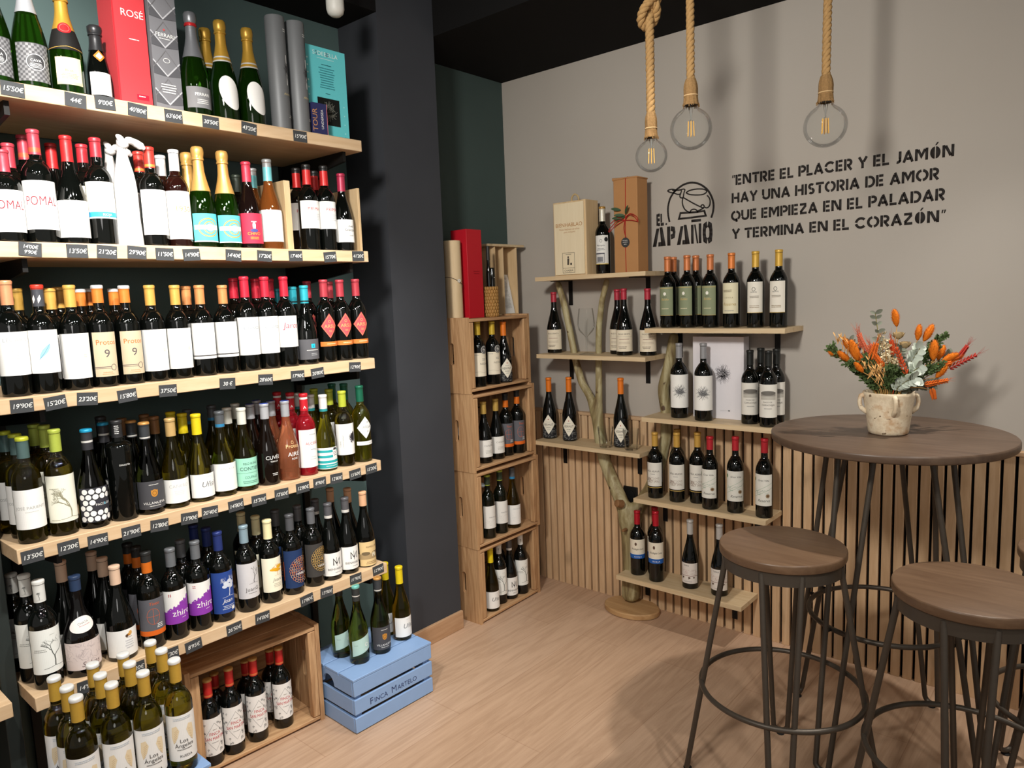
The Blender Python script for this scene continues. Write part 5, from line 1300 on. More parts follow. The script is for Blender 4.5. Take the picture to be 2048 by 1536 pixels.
design('silver', 'burgundy', .306, .0359, BLK, cap(.79, (196, 194, 190)), [lab(.085, .385, 90, (228, 220, 212), [('t', 'TERRA', -8, 78, 9, (70, 66, 62)), ('r', -45, 34, 45, 36, (150, 110, 104)), ('e', -22, 26, 5, 4, (96, 74, 60)), ('e', 6, 26, 5, 4, (96, 74, 60)), ('e', 26, 27, 4, 3, (96, 74, 60)), ('scr', -40, 40, 40, 62, 22, .8, (186, 150, 140), 5), ('l', [(-22, 26), (-26, 18)], 1.2, DK), ('l', [(6, 26), (4, 18)], 1.2, DK), ('mt', 0, 8, 40, 1, 4, GR)])], 'black bottle, silver capsule, animal label')

PROTO = {}
USH = {n: 0.0 for n in 'marques ermita vermut olive cream_or gold_wh nido pago arana cune azul silver check moet ferrari oval cava mini polka zhiro stripe'.split()}
TURN = {'vermut': .55, 'ermita': .42, 'nido': .40, 'pago': .36, 'arana': .26, 'azul': .40, 'olive': .12, 'cream_or': .22, 'gold_wh': .16, 'cune': .16, 'silver': .22, 'marques': .25}


def glass_of(g):
    if g[0] == 'k':
        return glass_dark('black_bottle_glass_%d_%d' % (g[1][0], g[1][1]), g[1])
    return glass_tint(g[1], g[2], 0.02, g[3] if len(g) > 3 else 0.0)


def make_proto(name):
    d = D[name]
    H, R = d['H'], d['R']
    pts = bottle_profile(d['kind'], H, R)
    pf = prof_fn(pts)
    root = empty('wine_bottle', (0, 0, 0))
    MB().lathe(pts, glass_of(d['glass']), 32).build('glass_body', root, angle=50)
    c = d['cap']
    z0 = c['z0'] * H
    mk = (lambda col: foil(col, c['rough'], c['metal'])) if c['metal'] > .08 else (lambda col: plain(col, c['rough'], 0, .4, .05))

    def mfun(z):
        f = z / H
        for a, b, col in c['bands']:
            if a <= f <= b:
                return mk(col)
        return mk(c['col'])
    zs = sorted(set([z0] + [H * f for f in (.955, .9575, .985, .996)] + [H * b for bd in c['bands'] for b in bd[:2] if c['z0'] < b < .99] + [z0 + (H * .955 - z0) * i / 6 for i in range(7)]))
    pr = []
    for z in zs:
        r = pf(z) + 0.0009
        if c['foil']:
            if z > H * .865:
                t = (z - H * .865) / (H * .135)
                r = max(r, 0.0148 + 0.0022 * math.sin(min(t, 1) * PI * .8))
        else:
            r = max(r, 0.0138)
        pr.append((r, z))
    if c['foil']:
        pr = [p for p in pr if p[1] < H * .86] + [(0.0146, H * .862), (0.0172, H * .868), (0.0172, H * .885), (0.0158, H * .893), (0.0176, H * .92), (0.0182, H * .95), (0.0176, H * .98), (0.0146, H * .997), (0.006, H * 1.004)]
    else:
        pr += [(0.0126, H * 1.0002), (0.004, H * 1.0006)]
    mb = MB()
    top = c['top']
    n_cap = pr[-1][1]
    mb.lathe(pr, None, 28, mfun=(lambda z: mk(top) if (top and z > H * .997) else mfun(min(z, H * .999))), rfun=(lambda a, z: 1 + (0.022 * math.sin(a * 7 + z * 400) if (c['foil'] and z > H * .86) else 0)))
    mb.build('capsule', root, angle=45)
    nm = 0
    for i, l in enumerate(d['labels']):
        z = (l['z'][0] + l['z'][1]) / 2
        nme = ('neck_label' if z > .62 else 'shoulder_label') if (i and z > .42) else ('front_label' if i == 0 else 'label_band')
        if l['col'] is None:
            nme = 'neck_print' if z > .7 else 'printed_lettering'
        o = bpy.data.objects.new(nme, label_mesh(nme, pf, l, H, USH.get(name, -5.0) if (l['col'] is None or l['w'] > 80) and l.get('shape', 'rect') == 'rect' else 0.0, .0008 * i))
        COL.objects.link(o)
        o.parent = root
    return root


def put_bottle(name, x, y, z, h, rz):
    H = D[name]['H']
    if name not in PROTO:
        r = make_proto(name)
        PROTO[name] = r
    else:
        src = PROTO[name]
        r = src.copy()
        COL.objects.link(r)
        for ch in list(src.children):
            c2 = ch.copy()
            COL.objects.link(c2)
            c2.parent = r
    r.location = (x, y, z)
    r.rotation_euler = (0, 0, rz + (TURN.get(name, 0.0) if rz < -1 else 0.0))
    r.scale = (1, 1, h / H)
    return r


def screen_x(x, y):
    return (.759 * (x - 2.532) + .65 * (y + 2.939)) / (-.649 * (x - 2.532) + .751 * (y + 2.939))


def words_ok(s):
    w = s.split()
    return ' '.join(w[:16])


DEPTH = ['behind', 'deep behind', 'deepest behind', 'hidden behind']


def place_row(items, rz, where_front, where_back, group, cat='wine bottle', rnd=0.10, others=()):
    """items: (design, x, y, z, h, row). Front row is counted from the left, back bottles are named by the front bottle before them."""
    fr = sorted([i for i in items if i[5] == 0], key=lambda i: screen_x(i[1], i[2]))
    bk = sorted([i for i in items if i[5] != 0], key=lambda i: (i[1] - 2.53) ** 2 + (i[2] + 2.94) ** 2)
    num = [k + sum(1 for q in others if q < screen_x(i[1], i[2])) for k, i in enumerate(fr)]
    for k, (n, x, y, z, h, r) in enumerate(fr):
        b = put_bottle(n, x, y, z, h, rz + random.uniform(-rnd, rnd))
        tag(b, words_ok('%s, %s from left %s' % (D[n]['look'], ORD[num[k]], where_front)), cat, group)
    seen = {}
    for (n, x, y, z, h, r) in bk:
        k = min(range(len(fr)), key=lambda j: abs(screen_x(fr[j][1], fr[j][2]) - screen_x(x, y)))
        c = seen.get(k, 0)
        seen[k] = c + 1
        b = put_bottle(n, x, y, z, h, rz + random.uniform(-rnd, rnd))
        tag(b, words_ok('%s, %s %s front bottle %s' % (D[n]['look'], DEPTH[c], ORD[num[k]], where_back)), cat, group)


for kk in 'ABCDE':
    nm = SHELF_NAME[kk]
    place_row(BOTTLES[kk], -0.14, 'in front row, ' + nm, 'on ' + nm, 'bottles on the ' + nm, others=(screen_x(.39, -2.064),) if kk == 'B' else ())
place_row(BOTTLES['G'], -0.25, 'on blue lettered crate', 'on blue crate', 'bottles on the blue lettered crate')
place_row(BOTTLES['W'], -0.18, 'in floor wooden crate', 'in floor wooden crate', 'red capsule bottles in the wooden floor crate')
F = BOTTLES['F']
for nm, lo, hi in (('front', .70, .9), ('middle', .63, .70), ('back', 0, .63)):
    row = [t[:5] + (0,) for t in F if lo < t[1] <= hi]
    place_row(row, -0.2, 'in %s row, lower left crate' % nm, '', 'olive bottles on the crate at lower left')
for z, nm in ((1.094, "top"), (.736, "second"), (.378, "third"), (.02, 'bottom')):
    place_row([t for t in BOTTLES['S'] if abs(t[3] - z) < .05], -0.42, 'in %s stacked crate' % nm, 'in %s stacked crate' % nm, 'bottles in the crate stack')
for z, nm in ((1.584, 'top left plank'), (1.215, 'middle left plank'), (.785, 'low left plank'), (1.34, 'top right plank'), (.952, 'second right plank'), (.58, 'third right plank'), (.197, 'lowest plank')):
    place_row([t for t in BOTTLES['T'] if abs(t[3] - z) < .01], -PI / 2, 'on ' + nm, 'on ' + nm, 'bottles on the tree planks', rnd=.16)

# ------------------------------------------------------------------ boxes and wrapped bottles on the wall shelves
def art_on_plane(mb, els, tf, off=0.0006):
    """Flat printing: els in mm on a plane; tf maps (u, v, height) in metres."""
    h = off
    last = None
    for poly, col in art(els):
        if col != last:
            h += 0.00008
            last = col
        n = len(poly)
        a = sum(poly[i][0] * poly[(i + 1) % n][1] - poly[(i + 1) % n][0] * poly[i][1] for i in range(n))
        if abs(a) < 1e-4:
            continue
        if a < 0:
            poly = poly[::-1]
        mb.add([tf(u / 1000, v / 1000, h) for u, v in poly], [tuple(range(n))], ink(col))


def gift_box(name, x0, x1, y0, y1, z, h, col, els_front, label, cat='gift box', rough=.45, group=None, parts=None, side_els=None, col_top=None):
    """Carton with its printed front on the +x face."""
    t = empty(name, ((x0 + x1) / 2, (y0 + y1) / 2, z))
    tag(t, label, cat, group)
    w, d = y1 - y0, x1 - x0
    mb = MB().box((-d / 2, -w / 2, 0), (d / 2, w / 2, h), plain(col, rough, 0, .4, .02))
    art_on_plane(mb, els_front, lambda u, v, k: (d / 2 + k, u, v))
    if side_els:
        art_on_plane(mb, side_els, lambda u, v, k: (u, -w / 2 - k, v))
    mb.build('carton', t, angle=30)
    return t


ZA, ZB = SHELF_Z['A'], SHELF_Z['B']
gift_box('gift_box', .30, .392, -2.054, -1.966, ZA, .42, (206, 62, 68), [('p', [(-44, 420), (-44, 0), (-40, 0), (-40, 420)], (180, 40, 48)), ('t', 'BRUT', 6, 330, 24, W1, B_), ('t', 'ROSÉ', 8, 240, 26, W1, B_), ('r', 2, 22, 34, 36, (196, 24, 48)), ('mt', 16, 30, 22, 1, 6, W1), ('mt', 8, 180, 34, 1, 6, W1)],
         'tall red gift box on top wall shelf beside chalk-grey patterned box', side_els=[('l', [(-40, 330), (40, 400)], 9, (150, 110, 70))])
PGR = (150, 152, 156)
els = []
for j in range(5):
    for sgn in (-1, 1):
        els.append(('p', [(0, 20 + j * 78), (sgn * 38, 59 + j * 78), (sgn * 38, 20 + j * 78 + 4)] if sgn > 0 else [(0, 20 + j * 78), (-38, 24 + j * 78), (-38, 59 + j * 78)], (86, 86, 90)))
    els.append(('l', [(-38, 62 + j * 78), (0, 22 + j * 78), (38, 62 + j * 78)], 3.5, (186, 186, 190)))
    els.append(('l', [(-38, 42 + j * 78), (0, 82 + j * 78 + 10), (38, 42 + j * 78)], 2.0, (110, 108, 110)))
els += [('t', 'FERRARI', 2, 206, 15, W1, {'b': .02}), ('e', 0, 226, 3, 3, (196, 80, 80)), ('mt', 0, 200, 34, 1, 5, W1), ('ring', 0, 142, 9, 6, 1.2, W1), ('mt', 0, 74, 46, 4, 7, W1)]
gift_box('gift_box', .315, .395, -1.957, -1.880, ZA, .40, (122, 122, 126), els, 'tall grey lattice patterned gift box on top wall shelf beside red one')
for y, lb in ((-1.552, 'left'), (-1.479, 'right')):
    t = empty('gift_tube', (.385, y, ZA))
    tag(t, 'tall grey cylindrical gift tube on top wall shelf, %s one of two' % lb, 'gift tube', 'grey gift tubes')
    mb = MB()
    G_ = plain((122, 124, 126), .5, .2, .4, .03)
    mb.lathe([(.0305, 0), (.031, .002), (.031, .352), (.0295, .355)], G_, 36)
    me = label_mesh('print', lambda z: .0312, lab(0, 1, 60, None, [('l', [(14, 235), (14, 142)], 3.2, W1), ('nest', 14, 190, 13, 36, 46, .7, (60, 60, 62), 4), ('t', 'Albariño', 14, 110, 10, (220, 200, 150), {'sh': .3}), ('mt', 14, 312, 12, 2, 6, W1), ('mt', 22, 46, 20, 2, 5, W2)]), .355)
    b = mb.build('tube', t)
    o = bpy.data.objects.new('printed_band', me)
    COL.objects.link(o)
    o.parent = t
TQB = (104, 206, 212)
t = empty('gift_box', (.343, -1.357, ZA))
tag(t, 'turquoise gift box with cut-out window at right end of top shelf', 'gift box')
mb = MB()
TQM = plain(TQB, .45, 0, .4, .02)
mb.box((-.035, -.083, 0), (.029, .083, .305), TQM)
# front card with a window
fx = .032
for a, b_ in (((-.083, 0), (.083, .05)), ((-.083, .05), (-.042, .140)), ((.050, .05), (.083, .140)), ((-.083, .140), (.083, .305))):
    mb.box((.029, a[0], a[1]), (fx, b_[0], b_[1]), TQM)
art_on_plane(mb, [('t', 'SEDEBELLA', 0, 278, 20, (224, 244, 240), {'sp': 1.05}), ('t', 'S      B', -14, 278, 20, (40, 90, 110)), ('mt', 0, 268, 70, 1, 5, (206, 240, 240)), ('mt', 2, 248, 44, 1, 6, (30, 90, 100)), ('mt', 2, 236, 66, 9, 8, (60, 140, 150)), ('mt', 2, 154, 20, 1, 5, (40, 100, 110))]
             + [('e', -74, 262 - i * 24, 3, 3, (200, 240, 240)) for i in range(6)] + [('e', 66, 30 + i * 30, 2.5, 2.5, (170, 230, 232)) for i in range(4)] + [('l', [(62, 12), (66, 18), (70, 12), (74, 18)], 1.2, (40, 110, 120))], lambda u, v, k: (fx + k, u, v), .0004)
mb.build('carton', t, angle=30)
mb = MB().box((.0291, -.042, .05), (.0298, .050, .140), plain((30, 32, 30), .2))
art_on_plane(mb, [('nest', 4, 95, 36, 38, 40, 1.5, (120, 120, 110), 3)], lambda u, v, k: (.0298 + k, u, v), .0002)
mb.build('window', t, angle=30)
gift_box('leaflet_box', .388, .408, -1.445, -1.388, ZA, .108, (50, 52, 96), [('t', 'TOUR', -12, 52, 27, (206, 150, 100), {'rot': True}), ('t', 'UNDERSEA', 12, 56, 13, W1, {'rot': True, 'b': .01}), ('r', 26, 0, 28.5, 108, (206, 120, 130))],
         'small navy box reading TOUR leaning before the turquoise gift box', 'box')

CLOTH = plain((238, 238, 236), .9, 0, .1, .03, 40, .25)


def wrapped(x, y, z, h, rx, ry, label, m, tail=True):
    t = empty('wrapped_bottle', (x, y, z))
    tag(t, label, 'wrapped bottle')
    mb = MB()
    pr = [(1.0, 0.0), (1.03, .01), (1.0, h * .3), (.94, h * .5), (.78, h * .66), (.52, h * .80), (.36, h * .90), (.34, h * .95), (.30, h), (.12, h * 1.01)]
    pr = [(p.x, p.y) for p in smooth_path([(a, b, 0) for a, b in pr], 4)]
    mb.lathe(pr, m, 40, rfun=lambda a, zz: 1 + .045 * math.sin(3 * a + zz * 18) + .03 * math.sin(7 * a - zz * 30) + .02 * math.sin(13 * a + zz * 9))
    o = mb.build('cloth_wrap', t, angle=180)
    o.scale = (rx, ry, 1)
    mb = MB()
    mb.tube(smooth_path([(.012, -.004, h * .93), (.018, .012, h * .985), (.014, .030, h * .98), (.012, .046, h * .955), (.012, .058, h * .93)], 5), [.008] * 5 + [.010] * 6 + [.011] * 6 + [.009, .007, .006, .005, .003], m, 10)
    mb.tube(smooth_path([(.010, .004, h * .94), (.015, -.006, h * 1.0), (.008, -.012, h * 1.03)], 5), [.009] * 6 + [.008, .007, .006, .005, .004], m, 10)
    mb.ball((.010, .002, h * .955), .014, m, sc=(1, 1.1, .9))
    mb.build('knot', t, angle=180)
    return t


wrapped(.39, -2.064, ZB, .288, .040, .0308, 'bottle wrapped in knotted white cloth, front of second wall shelf', CLOTH)
wrapped(.285, -2.057, ZB, .286, .036, .0275, 'wrapped bottle in greyish cloth behind the knotted white one', plain((206, 204, 200), .9, 0, .1, .05, 40, .25))

# open pine display box on the second shelf
t = empty('display_box', (.0, 0, ZB))
tag(t, 'open pine display box behind red capsule bottles on second shelf', 'wooden box')
mb = MB()
mb.box((.175, -1.578, 0), (.185, -1.2755, .235), PINEZ)
mb.build('back_panel', t, bevel=.001)
for ya, yb in ((-1.578, -1.556), (-1.2845, -1.2745)):
    MB().box((.185, ya, 0), (.412, yb, .222), PINEZ).build('side_panel', t, bevel=.001)

# ------------------------------------------------------------------ wooden crates
def slot_plate(mb, w0, w1, h0, h1, su, sv, sw, sh, t0, t1, m, tf):
    """Board from (w0,h0) to (w1,h1) with a rounded slot centred on (su,sv); tf maps (u, v, t)."""
    n = 24
    inner = []
    for i in range(n):
        a = 2 * PI * (i + .5) / n
        c, s = math.cos(a), math.sin(a)
        r = min(sw, sh) / 2
        inner.append((su + (c * r + (math.copysign(max(sw / 2 - r, 0), c))), sv + s * r + math.copysign(max(sh / 2 - r, 0), s)))
    outer = []
    for i in range(n):
        a = 2 * PI * (i + .5) / n
        c, s = math.cos(a), math.sin(a)
        k = min((w1 - su) / c if c > 0 else (w0 - su) / c, (h1 - sv) / s if s > 0 else (h0 - sv) / s)
        outer.append((su + c * k, sv + s * k))
    for cu, cv in ((w0, h0), (w1, h0), (w1, h1), (w0, h1)):
        j = min(range(n), key=lambda i: (outer[i][0] - cu) ** 2 + (outer[i][1] - cv) ** 2)
        outer[j] = (cu, cv)
    vs = [tf(u, v, t) for t in (t0, t1) for L in (outer, inner) for u, v in L]
    fs = []
    for i in range(n):
        j = (i + 1) % n
        fs += [(i, n + i, n + j, j), (2 * n + i, 2 * n + j, 3 * n + j, 3 * n + i), (n + i, 3 * n + i, 3 * n + j, n + j), (i, j, 2 * n + j, 2 * n + i)]
    mb.add(vs, fs, m)


CR = random.Random(11)


def wooden_crate(x, y, z, rz, H, label, group, Wd=.456, Dp=.285):
    """Old fruit crate lying on its long side: opening towards +x at x=0, length along +y."""
    t = empty('wooden_crate', (x, y, z), rz)
    tag(t, label, 'wooden crate', group)
    for e, (ya, yb) in enumerate(((0.0, .016), (Wd - .016, Wd))):
        mb = MB()
        slot_plate(mb, -.150, 0.0, 0, H, -.095, H * .52, .021, .10, ya, yb, CRATEW, lambda u, v, s: (u, s, v))
        mb.build('end_board', t)
        MB().box((-Dp, ya, .003), (-.154, yb, H - .002), CRATEW).build('end_board', t, bevel=.002)
        yc, yd = (.0162, .044) if e == 0 else (Wd - .044, Wd - .0162)
        for xa, xb in ((-.026, .0), (-Dp + .006, -Dp + .036)):
            MB().box((xa, yc, .022), (xb, yd, H - .022), CRATEW).build('corner_batten', t, bevel=.003)
    for za, zb in ((.008, .020), (H - .020, H - .008)):
        for xa, xb in ((-.090, 0.0), (-.186, -.096), (-Dp, -.192)):
            j = CR.uniform(-.002, .002)
            MB().box((xa, .0165, za), (xb + (j if xb < -.01 else 0), Wd - .0165, zb), CRATEY).build('slat', t, bevel=.002)
    for i in range(3):
        za = .022 + i * (H - .044) / 3
        MB().box((-Dp - .001, .0165, za + .003), (-Dp + .008, Wd - .0165, za + (H - .044) / 3 - .003), CRATEY).build('back_slat', t, bevel=.002)
    return t


wooden_crate(.312, -.648, 0.0, .03, .357, 'bottom weathered crate of the stack of four beside the dark pillar', 'crates stacked beside the pillar')
wooden_crate(.314, -.652, .358, .0, .357, 'weathered crate second from the bottom of the stack beside the pillar', 'crates stacked beside the pillar')
wooden_crate(.316, -.654, .716, .02, .357, 'weathered crate third from bottom of stack, orange necked bottles inside', 'crates stacked beside the pillar')
wooden_crate(.312, -.656, 1.074, .045, .338, 'topmost weathered crate of the stack, yellow capsule bottles inside', 'crates stacked beside the pillar')
wooden_crate(.331, -2.008, 0.0, -.075, .364, 'weathered crate on floor under lowest shelf, holding red capsule bottles', 'weathered wooden crates', .470)

BLUEP = plain((140, 172, 216), .5, 0, .35, .05, 30, .03)
BLUE_D = (46, 60, 104)


def blue_crate(x, y, rz, label, lettering, Dp=.285, hs=1.0):
    Wd, H = .355, .202 * hs
    t = empty('blue_crate', (x, y, 0), rz)
    tag(t, label, 'blue crate', 'pale blue crates')
    for i, (za, zb) in enumerate(((.004, .058), (.071, .125), (.138, .192))):
        za, zb = za * hs, zb * hs
        mb = MB().box((-.010, 0, za), (0, Wd, zb), BLUEP)
        if lettering and i == 1:
            S = text_tris('F', .034, .0, 0, 'LEFT'), text_tris('INCA', .025, .0, 0, 'LEFT'), text_tris('M', .034, 0, 0, 'LEFT'), text_tris('ARTELO', .025, 0, 0, 'LEFT')
            cx = .062
            for k_, tr in enumerate(S):
                wd = max(p[0] for q in tr for p in q)
                for q in tr:
                    mb.add([(.0005, cx + u, .084 + v) for u, v in q], [(0, 1, 2)], ink(BLUE_D))
                cx += wd + (.0045 if k_ != 1 else .016)
        mb.build('front_slat', t, bevel=.0015)
        for ya, yb in ((-.001, .009), (Wd - .009, Wd + .001)):
            mb = MB()
            if i == 2:
                n = 14
                poly = [(-Dp, za), (-.19, za)] + [(-.155 + .035 * -math.cos(PI * k_ / n), za + .036 * math.sin(PI * k_ / n)) for k_ in range(n + 1)] + [(-.0105, za), (-.0105, zb), (-Dp, zb)]
                mb.prism(poly, ya, yb, BLUEP, lambda p: Vector((p.x, p.z, p.y)))
            else:
                mb.box((-Dp, ya, za), (-.0105, yb, zb), BLUEP)
            mb.build('side_slat', t, bevel=.0012)
        MB().box((-Dp - .010, 0, za), (-Dp, Wd, zb), BLUEP).build('back_slat', t, bevel=.0015)
    for xa in (-.034, -Dp + .002):
        for ya in (.010, Wd - .034):
            MB().box((xa, ya, .0), (xa + .023, ya + .024, .190 * hs), BLUEP).build('corner_post', t, bevel=.001)
    for xa, xb in ((-.084, .001), (-.174, -.090), (-Dp - .011, -.180)):
        MB().box((xa, -.002, H - .009), (xb, Wd + .002, H), BLUEP).build('top_board', t, bevel=.0015)
    return t


blue_crate(.541, -1.531, -.028, 'pale blue slatted crate with dark lettering on the floor beside the pillar', True)
blue_crate(.787, -2.512, .0, 'pale blue crate at lower left carrying twelve olive bottles with gold capsules', False, .245, .34 / .202)

# ------------------------------------------------------------------ things on the crate stack
ZT = 1.074 + .338 - .0078
CANE = wood('pale_veneer_sheet', (226, 202, 164), (212, 184, 142), 'Z', 1.0, .6, 0, 5)
t = empty('veneer_gift_tube', (.16, -.573, ZT))
tag(t, 'pale rolled veneer gift tube with elastic on top of crate stack', 'gift tube')
mb = MB()
pr = []
ang = [(-.6 + 6.9 * i / 40) for i in range(41)]
vs, fs = [], []
for z_ in (0, .352):
    for i, a in enumerate(ang):
        r = .038 + .0022 * i / 40
        vs.append((r * math.cos(a - .8), r * math.sin(a - .8), z_))
n = len(ang)
fs = [(i, i + 1, n + i + 1, n + i) for i in range(n - 1)] + [tuple(range(n, 2 * n))]
mb.add(vs, fs, CANE)
mb.build('rolled_sheet', t)
mb = MB()
mb.tube([(.0415 * math.cos(a), .0415 * math.sin(a), .165 - .025 * math.sin(a * 1.0)) for a in [2 * PI * i / 30 for i in range(30)]], .0012, plain((80, 60, 40), .7), 6, True)
mb.build('elastic', t)
MB().lathe([(.0085, 0), (.0085, .003), (.002, .0034), (.002, .0)], plain((232, 226, 214), .4), 18, (.041 * math.cos(-.15), .041 * math.sin(-.15), .172), Vector((math.cos(-.15), math.sin(-.15), 0))).build('button', t)
t = empty('gift_box', (.15, -.468, ZT))
tag(t, 'tall plain red gift box on top of the crate stack', 'gift box')
mb = MB().box((-.05, -.05, 0), (.05, .05, .405), plain((190, 24, 40), .5, 0, .4, .03))
art_on_plane(mb, [('mt', 8, 212, 44, 2, 10, (150, 16, 30))], lambda u, v, k: (.05 + k, u, v))
mb.build('carton', t, bevel=.0015)
WICK = plain((186, 140, 78), .6, 0, .3, .15, 60, .2)
t = empty('wicker_holder', (.20, -.365, ZT))
tag(t, 'small woven wicker holder with black bottles on top of crate stack', 'basket')
mb = MB()
for j in range(9):
    for i in range(14):
        a = 2 * PI * (i + .5 * (j % 2)) / 14
        mb.ball((.031 * math.cos(a), .031 * math.sin(a), .010 + j * .0155), .0095, WICK, 6, 5, (.45, .85, 1.0), Matrix.Rotation(a, 3, 'Z'))
mb.lathe([(.029, 0), (.030, .002), (.030, .142), (.027, .142), (.027, .006), (.0, .006)], WICK, 28, cap=False)
mb.build('woven_cup', t, angle=180)
for dx, dy, h, r, lb in ((.0, -.0125, .325, .0115, 'slim black bottle with narrow neck in wicker holder'), (.0, .0125, .225, .0118, 'short flat topped black bottle in the wicker holder')):
    t = empty('oil_bottle', (.20 + dx, -.365 + dy, ZT + .0065))
    tag(t, lb, 'bottle', 'black bottles in the wicker holder')
    gm = glass_dark('black_bottle_glass_9_11', (9, 11, 9))
    if h > .3:
        MB().lathe([(r * .9, 0), (r, .004), (r, h * .60), (r * .85, h * .66), (.0075, h * .72), (.0072, h * .95)], gm, 20).build('glass_body', t)
        MB().lathe([(.0085, h * .80), (.0085, h), (.006, h * 1.003)], plain((40, 38, 38), .5), 18).build('capsule', t)
    else:
        mb = MB().lathe([(r * .9, 0), (r, .004), (r, h * .97), (r * .85, h)], gm, 20)
        mb.build('glass_body', t)
        o = bpy.data.objects.new('printed_lettering', label_mesh('lettering', lambda z: r, lab(.76, .82, 14, None, [('mt', 2, 6, 10, 1, 7, W2)]), h))
        COL.objects.link(o)
        o.parent = t
t = empty('wooden_wine_box', (0, .062, ZT))
tag(t, 'open pine wine box with overhanging lid on top of crate stack', 'wooden box')
MB().box((.035, -.320, 0), (.043, -.150, .338), PINEZ).build('back_panel', t, bevel=.001)
for ya in (-.320, -.158):
    MB().box((.043, ya, 0), (.135, ya + .008, .338), PINEZ).build('side_panel', t, bevel=.001)
MB().box((.043, -.252, .008), (.128, -.245, .338), PINEZ).build('divider', t, bevel=.001)
MB().box((.043, -.312, 0), (.135, -.158, .008), PINEZ).build('base_panel', t, bevel=.001)
MB().box((.030, -.372, .3385), (.142, -.100, .350), PINEX).build('lid', t, bevel=.001)
mb = MB().box((-.0008, -.036, 0), (.0, .036, .200), paper((224, 224, 222)))
art_on_plane(mb, [('t', 'Carta', 0, 176, 14, (90, 86, 84), {'sh': .3}), ('mt', -4, 160, 50, 20, 7, (160, 158, 156)), ('ring', 0, 180, 22, 7, .7, (190, 120, 120))], lambda u, v, k: (k, u, v), .0003)
o = mb.build('leaflet')
o.location = (.122, -.139, ZT + .0085)
o.rotation_euler = (0, -.22, 0)
tag(o, 'printed white leaflet propped inside the open pine wine box', 'leaflet')

t = wrapped(.245, -.588, .3786, .262, .030, .026, 'bluish grey cloth wrapped bottle in third stacked crate from top', plain((186, 198, 206), .9, 0, .1, .05, 40, .2))

# ------------------------------------------------------------------ tree trunk with plank shelves
BARK = None


def bark_mat():
    m, nt, bs = new_mat('stripped_tree_bark')
    v = obj_coord(nt, (1, 1, .25))
    n1 = noise(nt, v, 14, 5, .6, .8)
    n2 = noise(nt, obj_coord(nt), 26, 2, .4)
    base = ramp(nt, n1, [(.34, lin((104, 84, 54))), (.47, lin((146, 132, 92))), (.56, lin((178, 168, 130))), (.66, lin((140, 122, 84)))])
    dk = ramp(nt, n2, [(.70, (0, 0, 0, 1)), (.76, (1, 1, 1, 1))])
    nt.links.new(mixcol(nt, dk, base, lin((84, 62, 42))), bs.inputs['Base Color'])
    bs.inputs['Roughness'].default_value = .6
    bump(nt, bs, n1, .4, .004)
    return m


BARK = bark_mat()
t = empty('tree_trunk', (.762, -.112, 0))
tag(t, 'bare forked tree trunk on an oval wooden base against the slats', 'tree trunk')
me = bpy.data.meshes.new('trunk')
vv, ee, rr = [], [], []


def chain(pts, start=None):
    prev = start
    for x, y, z, r in pts:
        vv.append((x - .762, y + .018 + .0, z))
        rr.append(r * 1.28)
        if prev is not None:
            ee.append((prev, len(vv) - 1))
        prev = len(vv) - 1
    return prev


# the trunk stands in front of the planks' rear edge and passes behind their front edge
a = chain([(x, -.018, max(z, .022), r) for x, y, z, r in TREE['trunk']])
b = chain([(x, -.018, z, r) for x, y, z, r in TREE['left']], a)
chain([(x, -.018, z, r) for x, y, z, r in TREE['l1']], b)
chain([(x, -.018, z, r) for x, y, z, r in TREE['l2']], b)
c = chain([(x, .020, z, r) for x, y, z, r in TREE['right']], a)
me.from_pydata(vv, ee, [])
o = bpy.data.objects.new('branched_trunk', me)
COL.objects.link(o)
o.parent = t
o.location = (0, .035, 0)
sk = o.modifiers.new('skin', 'SKIN')
sk.use_smooth_shade = True
for i, v in enumerate(me.skin_vertices[0].data):
    v.radius = (rr[i], rr[i])
me.skin_vertices[0].data[0].use_root = True
sb = o.modifiers.new('subsurf', 'SUBSURF')
sb.levels = sb.render_levels = 2
me.materials.append(BARK)
CUTW = wood('cut_branch_end', (150, 112, 74), (118, 80, 48), 'Y', 1.0, .7)
for c0, d0, r0 in (((-.020, -.026, .520), (-.3, -1, .3), .017), ((.012, -.034, .40), (.1, -1, .1), .007), ((.178, .022, .93), (.8, -.3, .5), .010)):
    MB().lathe([(r0 * 1.15, -.02), (r0, .012), (r0 * .8, .014)], CUTW, 16, c0, Vector(d0)).build('cut_knot', t)
SLAB = wood('oval_base_wood', (196, 158, 112), (168, 128, 84), 'X', 1.0, .5, .2, 5)
mb = MB()
mb.lathe([(.100, 0), (.106, .004), (.106, .022), (.101, .027), (.0, .027)], SLAB, 48, (0.046, 0, 0), cap=False)
o = mb.build('base_slab', t, angle=30)
o.scale = (1.30, .95, 1)
o.location = (-.035, .0, 0)

